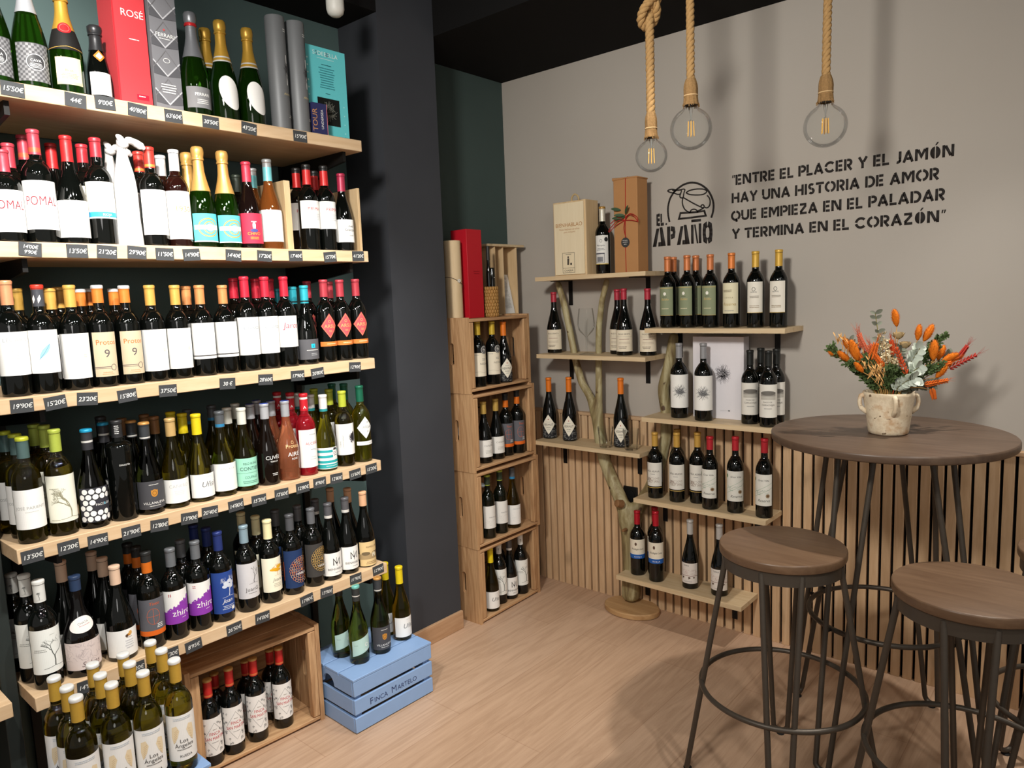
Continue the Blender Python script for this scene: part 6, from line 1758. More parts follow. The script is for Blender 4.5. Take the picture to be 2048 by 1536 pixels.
plank_me = None
brk = None
PL = [(.337, 1.583, 'pale plank shelf, highest on left, under wooden box and gift'), (.330, 1.2145, 'pale plank shelf, second from top on left, with maroon capsule bottles'),
      (.294, .7845, 'pale plank shelf, lowest on left, with orange capsule bottles and tumblers'), (.930, 1.3395, 'pale plank shelf, highest on right, with eight gold and copper capsule bottles'),
      (.908, .9515, 'pale plank shelf, second on right, with white box and nest bottles'), (.860, .5795, 'pale plank shelf, third on right, with gold and red capsule bottles'),
      (.760, .1965, 'pale plank shelf nearest the floor, with blue banded bottles')]
for i, (x, z, lb) in enumerate(PL):
    yb = 0.0 if z > .92 else -.0265
    t = empty('plank_shelf', (x, yb, z))
    tag(t, lb, 'plank shelf', 'plank shelves round the tree')
    dep = .2 + yb
    if plank_me is None:
        plank_me = MB().box((0, -.2, -.019), (.601, -.0005, 0), PINEX).mesh('plank')
        mb = MB()
        mb.box((-.011, -.0045, -.140), (.011, -.0005, -.0195), BLACK)
        mb.box((-.011, -.150, -.0235), (.011, -.0045, -.0195), BLACK)
        brk = mb.mesh('bracket')
    o = bpy.data.objects.new('plank', plank_me)
    COL.objects.link(o)
    o.parent = t
    o.scale = (1, dep / .2, 1)
    for bx in (.065, .50):
        o = bpy.data.objects.new('bracket', brk)
        COL.objects.link(o)
        o.parent = t
        o.location = (bx, 0, 0)

# ------------------------------------------------------------------ gifts and glasses on the planks
t = empty('wooden_wine_box', (.507, -.096, 1.5832))
tag(t, 'pale wooden wine box with rope handle on highest left plank', 'wooden box')
mb = MB()
mb.box((-.093, -.046, 0), (.093, .054, .342), PINEZ)
mb.build('box_body', t, bevel=.0015)
mb = MB().box((-.084, -.0525, .006), (.084, -.046, .334), wood('pale_sliding_lid', (232, 216, 184), (222, 204, 168), 'Z', 1.0, .55, 0, 4))
art_on_plane(mb, [('t', 'BIENHABLAO', 0, 226, 25, (176, 120, 60), {'b': .012, 'sx': 1.02}), ('t', 'Vinos hechos con alma', 2, 210, 12.5, (176, 120, 60), B_), ('t', 'para compartir', 4, 198, 11, (176, 120, 60), B_),
                  ('l', [(-40, 14), (28, 14), (28, 106), (-40, 106), (-40, 14)], 1.6, (60, 54, 48)), ('l', [(-40, 36), (28, 36)], 1.4, (60, 54, 48)), ('t', 'CHABRÁ', -6, 20, 13, (60, 54, 48), B_), ('e', -8, 86, 4, 5, (60, 54, 48)), ('p', [(-14, 50), (-4, 50), (-2, 80), (-13, 80)], (84, 76, 66)), ('e', 8, 54, 5, 6, (60, 54, 48)), ('mt', -6, 98, 40, 1, 5, (90, 84, 74))],
             lambda u, v, k: (u, -.0525 - k, .0 + v), .0003)
mb.build('sliding_lid', t, angle=30)
MB().tube(smooth_path([(-.022, .01, .335), (-.024, .01, .362), (-.006, .008, .378), (.014, .008, .366), (.018, .01, .340)], 6), .0042, plain((206, 178, 130), .8, 0, .2, .15, 200, .3), 8).build('rope_handle', t)

KRAFT = plain((178, 130, 84), .75, 0, .2, .06, 24, .12)
t = empty('wrapped_gift', (.818, -.112, 1.5832))
tag(t, 'tall kraft paper gift tied with red string on highest left plank', 'gift')
mb = MB().box((-.060, -.044, 0), (.060, .044, .402), KRAFT)
mb.prism([(-.064, .398), (.0, .402), (.064, .400), (.062, .407), (-.02, .409), (-.066, .412)], -.046, .046, KRAFT, lambda p: Vector((p.x, p.z, p.y)))
mb.build('kraft_wrap', t, bevel=.003)
REDS = plain((172, 40, 34), .7, 0, .2, .1, 200, .2)
mb = MB()
mb.tube([(0.0, -.0455, .0), (-.002, -.0455, .12), (.001, -.0455, .25), (.004, -.0455, .402), (.004, -.03, .4105), (.004, .0455, .4105)], .0016, REDS, 6)
for pts in ([(0, -.047, .225), (.03, -.056, .250), (.062, -.056, .235), (.066, -.053, .215), (.035, -.052, .222), (.0, -.047, .225)], [(0, -.047, .225), (-.03, -.058, .225), (-.070, -.060, .195), (-.074, -.060, .18), (-.045, -.053, .205), (0, -.047, .225)],
            [(0, -.048, .225), (-.004, -.052, .19), (.004, -.050, .15)], [(0, -.048, .225), (.02, -.058, .245), (.05, -.060, .238), (.07, -.054, .21)], [(0, -.048, .225), (-.03, -.056, .238), (-.07, -.056, .215)]):
    mb.tube(smooth_path(pts, 5), .0017, REDS, 6)
mb.build('red_string', t)
LEAF = plain((64, 88, 58), .6, 0, .3, .2, 40)


def leaf_shape(mb, base, direction, L, w, m, bend=.15, nrm=None, n=6):
    d = Vector(direction).normalized()
    nn = (Vector(nrm) if nrm is not None else d.orthogonal()).normalized()
    s = d.cross(nn).normalized()
    nn = s.cross(d).normalized()
    vs, fs = [], []
    for i in range(n + 1):
        t_ = i / n
        c = Vector(base) + d * (L * t_) - nn * (bend * L * t_ * t_)
        hw = w / 2 * math.sin(PI * min(.06 + t_ * .9, .98)) ** .75
        vs += [c - s * hw + nn * hw * .18, c - nn * hw * .1, c + s * hw + nn * hw * .18]
    for i in range(n):
        for k_ in range(2):
            fs.append((i * 3 + k_, i * 3 + k_ + 1, i * 3 + k_ + 4, i * 3 + k_ + 3))
    mb.add(vs, fs, m)


mb = MB()
for b0, d0 in (((-.02, -.050, .27), (-.9, -.3, .25)), ((-.012, -.052, .235), (-1, -.4, .1)), ((0, -.050, .24), (-.8, -.2, -.25)), ((.0, -.050, .245), (-.6, -.5, .1)), ((.004, -.05, .25), (.4, -.5, .6))):
    leaf_shape(mb, b0, d0, .046, .015, LEAF, .2, (0, -1, .3))
mb.build('leaf_sprig', t, angle=180)
mb = MB().lathe([(.021, 0), (.021, .0012), (.0, .0012)], plain((52, 54, 54), .6), 26, (-.001, -.0462, .130), Vector((0, -1, 0)))
art_on_plane(mb, [('t', 'Felicidades', 0, 7, 6, W2, B_), ('mt', 0, 0, 26, 1, 5, W2), ('mt', 0, -9, 14, 1, 5, W2)], lambda u, v, k: (u - .001, -.0475 - k, .130 + v), .0004)
mb.build('round_tag', t)

t = empty('gift_box', (1.207, -.052, .952))
tag(t, 'tall white box with scribbled nest print behind nest label bottles', 'box')
mb = MB().box((-.113, -.027, 0), (.113, .026, .346), plain((226, 222, 226), .55, 0, .35, .02))
art_on_plane(mb, [('nest', 22, 190, 38, 46, 120, .6, (120, 116, 120), 15), ('t', 'NIDO', 22, 184, 19, (214, 210, 212), {'b': .03}), ('t', 'NIDO', 21, 183, 19, (110, 108, 112), {'b': .005}), ('l', [(10, 34), (46, 36)], .7, (150, 148, 150)), ('r', 46, 34, 54, 38, (70, 70, 74))], lambda u, v, k: (u, -.027 - k, v))
mb.build('carton', t, bevel=.001)

TG = thin_glass()
t = empty('wine_glass', (.585, -.140, 1.2150))
tag(t, 'clear stemmed wine glass on second left plank beside the branches', 'wine glass')
out = [(.034, 0.0), (.0345, .0015), (.026, .004), (.008, .009), (.0042, .018), (.004, .075), (.006, .083), (.020, .096), (.034, .112), (.0405, .132), (.041, .150), (.038, .180), (.033, .214)]
MB().lathe([(p.x, p.y) for p in smooth_path([(a, b, 0) for a, b in out], 3)], TG, 36, cap=False).build('bowl_and_stem', t, angle=180)
for x, y, lb in ((.686, -.150, 'clear glass tumbler on lowest left plank, left of two'), (.816, -.140, 'clear glass tumbler on lowest left plank, right of two')):
    t = empty('tumbler', (x, y, .7848))
    tag(t, lb, 'tumbler', 'clear tumblers')
    mb = MB()
    mb.lathe([(.026, 0), (.0285, .003), (.037, .096), (.0355, .096), (.0275, .013), (.0, .011)], TG, 36, cap=False)
    mb.lathe([(.0, .0002), (.026, .0002)], TG, 36, cap=False)
    mb.build('glass_body', t, angle=40)

# ------------------------------------------------------------------ bar table and stools
WALNUT = wood('walnut_stained_top', (98, 79, 64), (76, 59, 47), 'X', .8, .38, .15, 6, .05)
SEATW = wood('stained_seat_wood', (116, 91, 69), (92, 69, 51), 'X', .9, .36, .2, 6, .05)


def round_top(mb, R, z0, z1, m, rad=.006, seg=72):
    pr = [(R - rad, z0)] + [(R - rad + rad * math.sin(a), z0 + rad - rad * math.cos(a)) for a in (.5, 1.0, PI / 2)] + [(R - rad + rad * math.cos(a), z1 - rad + rad * math.sin(a)) for a in (0.0, .5, 1.0, PI / 2)] + [(.0, z1)]
    mb.lathe(pr, m, seg, cap=False)
    mb.lathe([(0.0, z0), (R - rad, z0)][::-1], m, seg, cap=False)
    return mb


def hairpin(ang, r_top, sep_top, z_top, r_bot, sep_bot, rod, m):
    e = Vector((math.cos(ang), math.sin(ang), 0))
    s = Vector((-math.sin(ang), math.cos(ang), 0))
    zb = .030
    a0, b0 = e * r_top - s * sep_top + Vector((0, 0, z_top)), e * r_top + s * sep_top + Vector((0, 0, z_top))
    a1, b1 = e * r_bot - s * sep_bot, e * r_bot + s * sep_bot
    pts = [a0, a0.lerp(a1 + Vector((0, 0, zb)), .5), a1 + Vector((0, 0, zb)) + (a0 - a1) * .0]
    arc_ = []
    for i in range(1, 8):
        t_ = PI * i / 8
        arc_.append(e * (r_bot + .002) - s * sep_bot * math.cos(t_) + Vector((0, 0, zb - (zb - rod - .004) * math.sin(t_))))
    pts = pts + arc_ + [b1 + Vector((0, 0, zb)), b0.lerp(b1 + Vector((0, 0, zb)), .5), b0]
    mb = MB().tube(pts, rod, m, 12)
    mb.lathe([(rod * 1.5, 0), (rod * 1.6, .003), (rod * 1.1, .006)], plain((20, 20, 20), .7), 14, tuple(e * (r_bot + .002)))
    return mb


def bar_stool(x, y, label, turn=0.0):
    t = empty('bar_stool', (x, y, 0))
    tag(t, label, 'bar stool', 'round bar stools at the table')
    face = math.atan2(-2.939 - y, 2.532 - x) + turn
    round_top(MB(), .175, .729, .756, SEATW, .0055).build('seat', t, angle=30)
    MB().lathe([(.158, .693), (.1675, .693), (.1675, .7285), (.158, .7285), (.158, .693)], BLACKMETAL, 64, cap=False).build('seat_band', t, angle=30)
    MB().lathe([(0, .7245), (.158, .7245)], BLACKMETAL, 48, cap=False).build('seat_plate', t)
    for k_ in range(4):
        hairpin(face + k_ * PI / 2, .153, .052, .722, .272, .022, .0082, BLACKMETAL).build('leg', t)
    n = 64
    MB().tube([(.229 * math.cos(2 * PI * i / n), .229 * math.sin(2 * PI * i / n), .318) for i in range(n)], .0078, BLACKMETAL, 10, True).build('foot_ring', t)
    return t


bar_stool(1.784, -.902, 'round wooden bar stool with black legs, left one before the slats')
bar_stool(2.262, -.944, 'round wooden bar stool at bottom right in front of the table')
bar_stool(2.484, -.518, 'round wooden bar stool cut by the right edge behind another', PI / 4)

TX, TY = 1.957, -.474
t = empty('bar_table', (TX, TY, 0))
tag(t, 'tall round dark wood bar table on black hairpin legs by the wall', 'table')
round_top(MB(), .346, 1.004, 1.030, WALNUT, .007, 96).build('tabletop', t, angle=30)
MB().lathe([(.150, .998), (.215, .998), (.215, 1.0038), (.150, 1.0038)], BLACKMETAL, 48, cap=False).build('mounting_ring', t)
for k_ in range(4):
    hairpin(math.radians(73 + 90 * k_), .165, .058, 1.0, .313, .022, .0085, BLACKMETAL).build('leg', t)
n = 72
MB().tube([(.224 * math.cos(2 * PI * i / n), .224 * math.sin(2 * PI * i / n), .430) for i in range(n)], .0080, BLACKMETAL, 10, True).build('foot_ring', t)
mb = MB()
for k_ in range(4):
    a = math.radians(73 + 90 * k_)
    for s in (-1, 1):
        e = Vector((math.cos(a), math.sin(a), 0)) * .228 + Vector((-math.sin(a), math.cos(a), 0)) * .037 * s
        mb.lathe([(.006, 0), (.006, .012), (.003, .014)], BLACK, 10, (e.x, e.y, .430), Vector((math.cos(a), math.sin(a), 0)))
mb.build('ring_bolts', t)

# ------------------------------------------------------------------ rope pendants
HEMP = plain((184, 146, 96), .85, 0, .15, .22, 160, .4)
HEMP2 = plain((164, 128, 84), .9, 0, .15, .3, 220, .5)


def rope_mesh(path, R, m, pitch=.052):
    P = [Vector(p) for p in path]
    # resample to even steps
    Q = [P[0]]
    acc = 0.0
    step = .006
    for a, b in zip(P, P[1:]):
        L = (b - a).length
        d = step - acc
        while d <= L:
            Q.append(a.lerp(b, d / L))
            d += step
        acc = L - (d - step)
    mb = MB()
    nrm = None
    fr = []
    for i, p in enumerate(Q):
        t_ = (Q[min(i + 1, len(Q) - 1)] - Q[max(i - 1, 0)]).normalized()
        if nrm is None:
            nrm = t_.orthogonal().normalized()
        nrm = (nrm - t_ * nrm.dot(t_)).normalized()
        fr.append((p, nrm.copy(), t_.cross(nrm)))
    for s in range(3):
        pts = []
        for i, (p, a, b) in enumerate(fr):
            w = 2 * PI * (i * step / pitch + s / 3)
            pts.append(p + (a * math.cos(w) + b * math.sin(w)) * R * .46)
        mb.tube(pts, R * .60, m, 8)
    return mb


def pendant(x, y, zb, rb, label, knot=None, lean=(0, 0), zceil=ZH):
    t = empty('rope_pendant', (x, y, zb))
    tag(t, label, 'pendant lamp', 'rope pendant lamps with clear globe bulbs')
    zn = rb + .012                       # bulb neck top
    zt = zn + .006
    # bulb
    pr = []
    for i in range(25):
        a = -PI / 2 + (PI / 2 + 1.02) * i / 24
        pr.append((max(rb * math.cos(a), .0008), rb * math.sin(a)))
    pr += [(rb * .40, rb * .93), (.0185, rb + .001), (.0165, zn + .010)]
    b = MB().lathe(pr, TG, 40, cap=False).build('glass_globe', t, angle=180)
    FIL = plain((232, 176, 84), .6, 0, .3, .1)
    WIRE = plain((180, 180, 178), .3, .8)
    mb = MB()
    for i in range(6):
        a = 2 * PI * i / 6
        mb.tube([(.0085 * math.cos(a), .0085 * math.sin(a), .022), (.0105 * math.cos(a), .0105 * math.sin(a), -.022)], .0014, FIL, 8)
    mb.build('filament', b)
    mb = MB()
    mb.lathe([(.009, zn), (.006, zn - .02), (.0022, .034), (.0022, .022)][::-1], TG, 16, cap=False)
    mb.tube([(0, 0, zn), (0, 0, .024)], .0008, WIRE, 6)
    for i in range(6):
        a = 2 * PI * i / 6
        mb.tube([(0, 0, .026), (.0085 * math.cos(a), .0085 * math.sin(a), .022)], .0005, WIRE, 5)
    mb.build('bulb_stem', b)
    MB().lathe([(.0140, zn - .004), (.0142, zn + .05), (.012, zn + .056)], plain((40, 34, 28), .6), 20).build('socket', t)
    # frayed rope sleeve round the socket
    rs = .0195 * (rb / .0625) ** .5
    pr = [(rs * 1.16, zt - .012), (rs * 1.06, zt + .004), (rs * 1.02, zt + .016), (rs * 1.06, zt + .030), (rs * 1.02, zt + .046), (rs * .82, zt + .060), (rs * .70, zt + .066)]
    MB().lathe([(p.x, p.y) for p in smooth_path([(a, c_, 0) for a, c_ in pr], 4)], HEMP2, 72, cap=False, rfun=lambda a, z: 1 + .035 * math.sin(a * 24 + 3 * math.sin(z * 60)) + .03 * math.sin(a * 9 + z * 40)).build('frayed_sleeve', t, angle=180)
    mb = MB()
    rng = random.Random(int(x * 1000))
    for i in range(60):
        a = rng.uniform(0, 2 * PI)
        mb.tube([(rs * 1.06 * math.cos(a), rs * 1.06 * math.sin(a), zt + .010), (rs * 1.12 * math.cos(a), rs * 1.12 * math.sin(a), zt - .004), (rs * rng.uniform(1.15, 1.4) * math.cos(a + .1), rs * rng.uniform(1.15, 1.4) * math.sin(a + .1), zt - rng.uniform(.010, .020))], .0007, HEMP2, 4)
    mb.tube([(rs * 1.05 * math.cos(2 * PI * i / 30), rs * 1.05 * math.sin(2 * PI * i / 30), zt + .016) for i in range(30)], .0018, plain((210, 176, 128), .8), 6, True)
    mb.build('loose_fibres', t)
    # rope up to the ceiling
    zc = zceil - zb
    if knot is None:
        path = smooth_path([(0, 0, zt + .055), (lean[0] * .3, lean[1] * .3, zt + .055 + (zc - zt) * .3), (lean[0], lean[1], zc - .002)], 10)
        rope_mesh(path, .0125, HEMP).build('rope', t, angle=180)
    else:
        k = knot - zb
        e = Vector((.759, .65, 0))
        f = Vector((.65, -.759, 0))       # towards the room

        def kp(u, d, z_):
            return e * (u * .86) + f * d + Vector((0, 0, k + z_ * .9))
        path = smooth_path([Vector((0, 0, zt + .05)), Vector((0, 0, (zt + k) / 2)), kp(.0, .0, -.055), kp(.002, -.004, -.012), kp(.016, -.012, .022), kp(.028, -.002, .036), kp(.022, .016, .044), kp(-.004, .024, .026), kp(-.026, .016, .000), kp(-.030, -.004, -.026),
                            kp(-.012, -.020, -.040), kp(.014, -.020, -.030), kp(.026, -.006, -.006), kp(.022, .010, .016), kp(.008, .010, .036), kp(.0, .002, .062), Vector((0, 0, zc - .002))], 12)
        rope_mesh(path, .0138, HEMP).build('rope', t, angle=180)
    MB().lathe([(.0, zc), (.022, zc), (.022, zc - .010), (.014, zc - .016), (.0, zc - .016)], BLACK, 24, cap=False).build('ceiling_rose', t)
    return t


pendant(1.339, -.840, 1.923, .0500, 'knotted rope pendant with smaller globe bulb, leftmost of the three', knot=2.356)
pendant(1.473, -.834, 1.984, .0625, 'straight rope pendant with large globe bulb, middle of the three')
pendant(1.790, -.589, 1.973, .0625, 'straight rope pendant with large globe bulb over the wall quote', lean=(.004, .004), zceil=ZC)

# ------------------------------------------------------------------ clay pot and dried bouquet
def clay():
    m, nt, bs = new_mat('limewashed_clay')
    v = obj_coord(nt)
    n1 = noise(nt, v, 22, 4, .6)
    n2 = noise(nt, v, 120, 3, .6)
    n3 = noise(nt, v, 60, 1, .4)
    base = ramp(nt, n1, [(.38, lin((206, 186, 156))), (.52, lin((222, 206, 178))), (.66, lin((196, 164, 128)))])
    nt.links.new(mixcol(nt, ramp(nt, n3, [(.70, (0, 0, 0, 1)), (.75, (1, 1, 1, 1))]), base, lin((110, 86, 62))), bs.inputs['Base Color'])
    bs.inputs['Roughness'].default_value = .85
    bump(nt, bs, n2, .35, .002)
    return m


CLAY = clay()
PX, PY, PZ = 1.960, -.487, 1.0302
t = empty('clay_pot', (PX, PY, PZ))
tag(t, 'rough pale clay pot with small loop handles on the dark table', 'pot')
pr = [(.050, .0), (.056, .003), (.058, .012), (.0625, .05), (.0685, .09), (.0715, .112), (.0735, .121), (.0742, .128), (.0715, .132), (.066, .130), (.063, .118), (.060, .06), (.052, .02), (.0, .016)]
MB().lathe(pr, CLAY, 56, cap=False, rfun=lambda a, z: 1 + .008 * math.sin(3 * a + z * 30) + .004 * math.sin(8 * a - z * 50)).build('pot_body', t, angle=60)
MB().lathe([(0, .0002), (.05, .0002)], CLAY, 40, cap=False).build('pot_base', t)
for k_ in range(4):
    a = math.radians(-64 + 90 * k_)
    e = Vector((math.cos(a), math.sin(a), 0))
    MB().tube(smooth_path([e * .070 + Vector((0, 0, .121)), e * .080 + Vector((0, 0, .117)), e * .0835 + Vector((0, 0, .099)), e * .079 + Vector((0, 0, .081)), e * .062 + Vector((0, 0, .066))], 5), [.0075] * 6 + [.0062] * 9 + [.0075] * 6, CLAY, 10).build('handle', t, angle=180)

BR = random.Random(21)
POT = Vector((PX, PY, PZ))
OFF = Vector((.649, -.751, 0)) * .075      # heads sit round the pot's own axis


def stem_path(tip, n=8):
    tip = Vector(tip) + OFF
    d = tip - POT
    hd = Vector((d.x, d.y, 0))
    base = POT + hd * .16 + Vector((0, 0, .030))
    rim = POT + hd * .26 + Vector((0, 0, .128))
    if Vector((rim.x - PX, rim.y - PY, 0)).length > .052:
        rim = POT + hd.normalized() * .052 + Vector((0, 0, .128))
    return smooth_path([base, rim, rim.lerp(tip, .5) + Vector((0, 0, .012)), tip], n), tip


def sprig(name, label, cat='dried stem'):
    t = empty(name, tuple(POT + Vector((0, 0, .02))))
    tag(t, label, cat, 'dried stems in the clay pot')
    return t


def rel(t, pts):
    o_ = Vector(t.location)
    return [Vector(p) - o_ for p in pts]


ORANGE = plain((226, 122, 34), .9, 0, .1, .25, 300, .6)
ORANGE_R = plain((206, 82, 44), .85, 0, .1, .25, 200, .4)
SALMON = plain((214, 112, 82), .85, 0, .1, .25, 200, .4)
CRIMSON = plain((186, 62, 52), .85, 0, .1, .25, 200, .4)
STRAW = plain((202, 156, 92), .8, 0, .15, .15, 200)
GREYL = plain((122, 126, 110), .65, 0, .25, .18, 60)
PALEL = plain((206, 214, 200), .6, 0, .25, .08, 60)
GREENL = plain((88, 108, 62), .7, 0, .2, .3, 80)
OLIVEST = plain((132, 124, 70), .75, 0, .2, .2, 80)
IVORY = plain((222, 206, 170), .8, 0, .15, .12, 120)
BEIGE = plain((206, 182, 138), .8, 0, .15, .15, 120)

TN = ['tallest, above the bouquet', 'upper right pair, left one', 'upper right pair, right one', 'leaning, upper left side', 'on the lower left side', 'leftmost and lowest', 'biggest, in right cluster', 'middle of right cluster', 'right end of right cluster', 'low left near pot', 'small, near top left', 'low right side']
for i, (a, b) in enumerate(TAILS):
    t = sprig('bunny_tail_grass', 'orange bunny tail grass head, ' + TN[i])
    A, B2 = Vector(a), Vector(b)
    if i in (3, 4, 5, 9, 10):          # left stems lean outwards
        pass
    path, tip = stem_path(A)
    MB().tube(rel(t, path), .0013, STRAW, 6).build('stem', t)
    ax = (B2 - A)
    L = ax.length * 1.5
    mb = MB()
    prs = [(math.sin(PI * min(max(j / 12, .02), .985)) ** .5 * L * .19, L * j / 12) for j in range(13)]
    mb.lathe(prs, ORANGE, 20, tuple(tip - Vector(t.location)), ax)
    rng = random.Random(i)
    q = ax.normalized().to_track_quat('Z', 'Y')
    for _ in range(240):
        u, an = rng.uniform(.08, 1.0), rng.uniform(0, 2 * PI)
        r0 = math.sin(PI * min(max(u, .03), .97)) ** .5 * L * .18
        p0 = q @ Vector((r0 * math.cos(an), r0 * math.sin(an), L * u)) + tip
        p1 = q @ Vector((r0 * 1.45 * math.cos(an), r0 * 1.45 * math.sin(an), L * (u + .08))) + tip
        mb.tube(rel(t, [p0, p1]), [.0004, .0001], ORANGE, 3, caps=False)
    mb.build('flower_head', t, angle=180)

WN = [('salmon', 'tilted, upper left'), ('orange', 'broad, centre left'), ('red', 'long upright, at the centre'), ('crimson', 'long, pointing right'), ('crimson', 'upper right edge'), ('orange', 'low right, level'), ('orange', 'hanging by right handle'), ('salmon', 'upper left, thin'), ('salmon', 'wide, left of centre'), ('orange', 'short, far right cluster'), ('red', 'short, top centre'), ('orange', 'among left bunny tails'), ('orange', 'slanting, left of pale leaves'), ('orange', 'level, right side')]
WM = {'salmon': SALMON, 'orange': plain((226, 110, 42), .85, 0, .1, .25, 200, .4), 'red': ORANGE_R, 'crimson': CRIMSON}
for i, (a, b) in enumerate(WHEAT):
    t = sprig('wheat_ear', '%s dyed wheat ear, %s' % WN[i])
    m = WM[WN[i][0]]
    A, B2 = Vector(a), Vector(b)
    path, tip = stem_path(A)
    end = B2 + OFF
    MB().tube(rel(t, path), .0014, STRAW if i not in (2,) else ORANGE_R, 6).build('stem', t)
    ax = (end - tip)
    L = ax.length
    d = ax.normalized()
    s = d.cross(Vector((.649, -.751, 0))).normalized()
    mb = MB()
    rows = 8
    q = d.to_track_quat('Z', 'Y').to_matrix()
    wide = 1.5 if i == 1 else 1.0
    for j in range(rows):
        u = j / rows
        for sg in (-1, 0, 1):
            c_ = tip + d * (L * u * .9) + s * (sg * .0062 * wide * (1 - .5 * u)) + Vector((.649, -.751, 0)) * (.003 if sg == 0 else 0)
            rot = (d + s * sg * .55).normalized().to_track_quat('Z', 'Y').to_matrix()
            mb.ball(rel(t, [c_])[0], .0074, m, 7, 5, (.34 * wide, .34, 1.0), rot)
    mb.build('ear', t, angle=180)
    mb = MB()
    rng = random.Random(50 + i)
    if i != 6:
        for _ in range(22):
            c_ = tip + d * (L * rng.uniform(.2, .95))
            dd = (d + s * rng.uniform(-.28, .28) + Vector((.649, -.751, 0)) * rng.uniform(-.2, .2)).normalized()
            mb.tube(rel(t, [c_, c_ + dd * rng.uniform(.022, .040)]), [.0005, .0002], m, 3, caps=False)
        mb.build('awns', t, angle=180)

EN = ['tall grey-green eucalyptus stem rising above the bouquet', 'pale silvery eucalyptus leaf cluster, upper centre', 'pale silvery eucalyptus leaf cluster, lower centre', 'grey-green eucalyptus stem, bouquet middle', 'grey-green eucalyptus stem, right side', 'grey-green eucalyptus stem, low right', 'grey-green eucalyptus stem, upper left', 'grey-green eucalyptus stem beside the upper pale leaves', 'pale silvery eucalyptus leaves just above the pot', 'grey-green eucalyptus stem, left of centre']
for i, (a, b, c_) in enumerate(EUCA):
    t = sprig('eucalyptus_stem', EN[i], 'eucalyptus')
    path, tip = stem_path(b, 10)
    MB().tube(rel(t, path), .0014, OLIVEST, 6).build('stem', t)
    mb = MB()
    rng = random.Random(80 + i)
    N = len(path)
    pale = c_ == 'pale'
    for j in range(8 if not pale else 12, N, 2 if not pale else 1):
        p = Vector(path[j])
        d = (Vector(path[min(j + 1, N - 1)]) - Vector(path[j - 1])).normalized()
        for sg in (-1, 1):
            sd = d.cross(Vector((rng.uniform(.3, 1), rng.uniform(-1, -.3), rng.uniform(-.3, .3)))).normalized() * sg
            dr = (sd + d * .5 + Vector((.649, -.751, 0)) * rng.uniform(-.2, .6)).normalized()
            L = rng.uniform(.020, .031) if pale else rng.uniform(.016, .026)
            leaf_shape(mb, rel(t, [p])[0], dr, L, L * (.85 if pale else .62), PALEL if pale else GREYL, rng.uniform(-.1, .35), (.649 + rng.uniform(-.4, .4), -.751, rng.uniform(-.2, .5)))
    mb.build('leaves', t, angle=180)

FN = ['leftmost fine green foliage sprig', 'fine green foliage sprig, lower left', 'fine green foliage sprig above pot centre', 'fine green foliage sprig, left of centre stems', 'fine green foliage sprig, highest at right', 'fine green foliage sprig, right of pale leaves', 'fine green foliage sprig, low right', 'fine green foliage sprig, right of centre', 'fine green foliage sprig, mid left', 'green foliage sprig low at far left', 'green foliage sprig behind left wheat ears', 'green foliage sprig behind ivory flowers', 'green foliage sprig behind pale leaves', 'green foliage sprig at right below orange tails', 'green foliage sprig behind top pale leaves', 'green foliage sprig among upper left ears', 'green foliage sprig above right pot rim', 'short green foliage sprig over left pot rim', 'green foliage sprig, low left behind oats', 'green foliage sprig, right of orange cluster', 'green foliage sprig behind the beige rose', 'green foliage sprig between orange tails at right', 'green foliage sprig under leftmost tails', 'short green foliage sprig over the pot centre']
for i, (a, b) in enumerate(FERN):
    t = sprig('foliage_sprig', FN[i], 'foliage')
    path, tip = stem_path(b, 10)
    MB().tube(rel(t, path), .0012, OLIVEST, 6).build('stem', t)
    mb = MB()
    rng = random.Random(120 + i)
    N = len(path)
    for j in range(11, N):
        p = Vector(path[j])
        d = (Vector(path[min(j + 1, N - 1)]) - Vector(path[j - 1])).normalized()
        for _ in range(4):
            dd = (d + Vector((rng.uniform(-1, 1), rng.uniform(-1, 1), rng.uniform(-.6, .9))) * .9).normalized()
            ln = rng.uniform(.012, .028)
            e_ = p + dd * ln
            mb.tube(rel(t, [p, e_]), .0005, GREENL, 4, caps=False)
            for _k in range(7):
                c2 = p.lerp(e_, rng.uniform(.25, 1.0))
                leaf_shape(mb, rel(t, [c2])[0], (dd + Vector((rng.uniform(-1, 1), rng.uniform(-1, 1), rng.uniform(-1, 1)))).normalized(), rng.uniform(.007, .013), .0062, GREENL, .1, (.6, -.7, .3), 3)
    mb.build('leaves', t, angle=180)

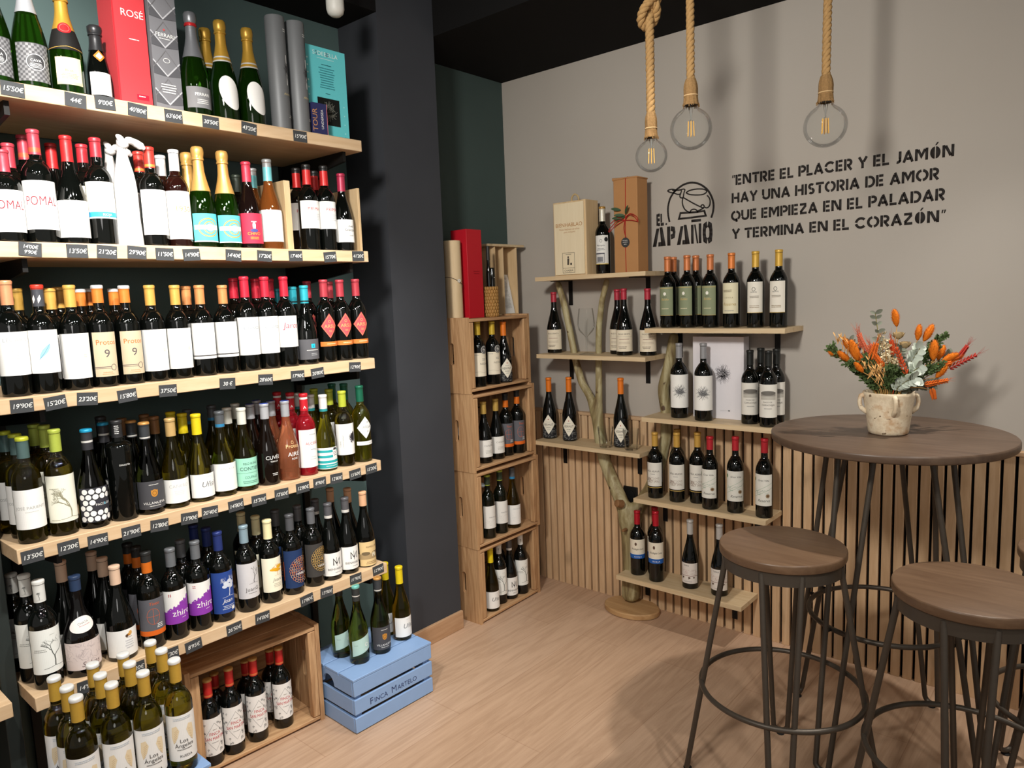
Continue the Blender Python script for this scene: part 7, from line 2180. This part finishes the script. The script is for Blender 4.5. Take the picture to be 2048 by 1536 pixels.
DN = ['dried beige rose head near the top centre', 'ivory papery flower spray, upper centre', 'ivory papery flower column, left of centre', 'pale oat spray, left of centre', 'pale oat spray, upper left tip', 'pale oat spray, upper left below tip', 'ivory papery flowers low in the centre', 'ivory papery flowers beside the grey stem', 'pale oat spray low on the left', 'pale oat spray among left bunny tails', 'ivory papery flowers under the beige rose', 'ivory papery flowers left of the red ear', 'second beige rose head, right of centre']
for i, (a, b, c_) in enumerate(DRIED):
    t = sprig('dried_flower' if c_ != 'oat' else 'oat_spray', DN[i], 'dried flower')
    path, tip = stem_path(b, 10)
    MB().tube(rel(t, path), .0012, STRAW, 6).build('stem', t)
    mb = MB()
    rng = random.Random(160 + i)
    if c_ == 'beige':
        for k_ in range(26):
            an = k_ * 2.4
            tilt = .25 + .9 * k_ / 26
            dr = Vector((math.sin(tilt) * math.cos(an), math.sin(tilt) * math.sin(an), math.cos(tilt)))
            leaf_shape(mb, rel(t, [tip - Vector((0, 0, .012))])[0], dr, .022 + .008 * k_ / 26, .018, BEIGE, -.25, tuple(-dr + Vector((0, 0, 1.2))))
    elif c_ == 'ivory':
        N = len(path)
        for k_ in range(46):
            j = rng.randrange(int(N * .55), N)
            p = Vector(path[j]) + Vector((rng.uniform(-1, 1), rng.uniform(-1, 1), rng.uniform(-.8, 1))) * .013
            for q_ in range(4):
                leaf_shape(mb, rel(t, [p])[0], (rng.uniform(-1, 1), rng.uniform(-1, 1), rng.uniform(-.2, 1)), .008, .006, IVORY, -.2, None, 3)
    else:
        N = len(path)
        for k_ in range(16):
            j = rng.randrange(int(N * .6), N)
            p = Vector(path[j])
            e_ = p + Vector((rng.uniform(-1, 1), rng.uniform(-1, 1), rng.uniform(-.5, .8))) * .02
            mb.tube(rel(t, [p, e_]), .0004, STRAW, 4, caps=False)
            for sg in (-1, 1):
                leaf_shape(mb, rel(t, [e_])[0], (rng.uniform(-.4, .4) + sg * .3, rng.uniform(-.4, .4), -1 if rng.random() < .6 else .8), .016, .0038, plain((222, 170, 106), .8, 0, .15, .15, 120), .1, (.6, -.7, .2), 4)
    mb.build('flower_head', t, angle=180)
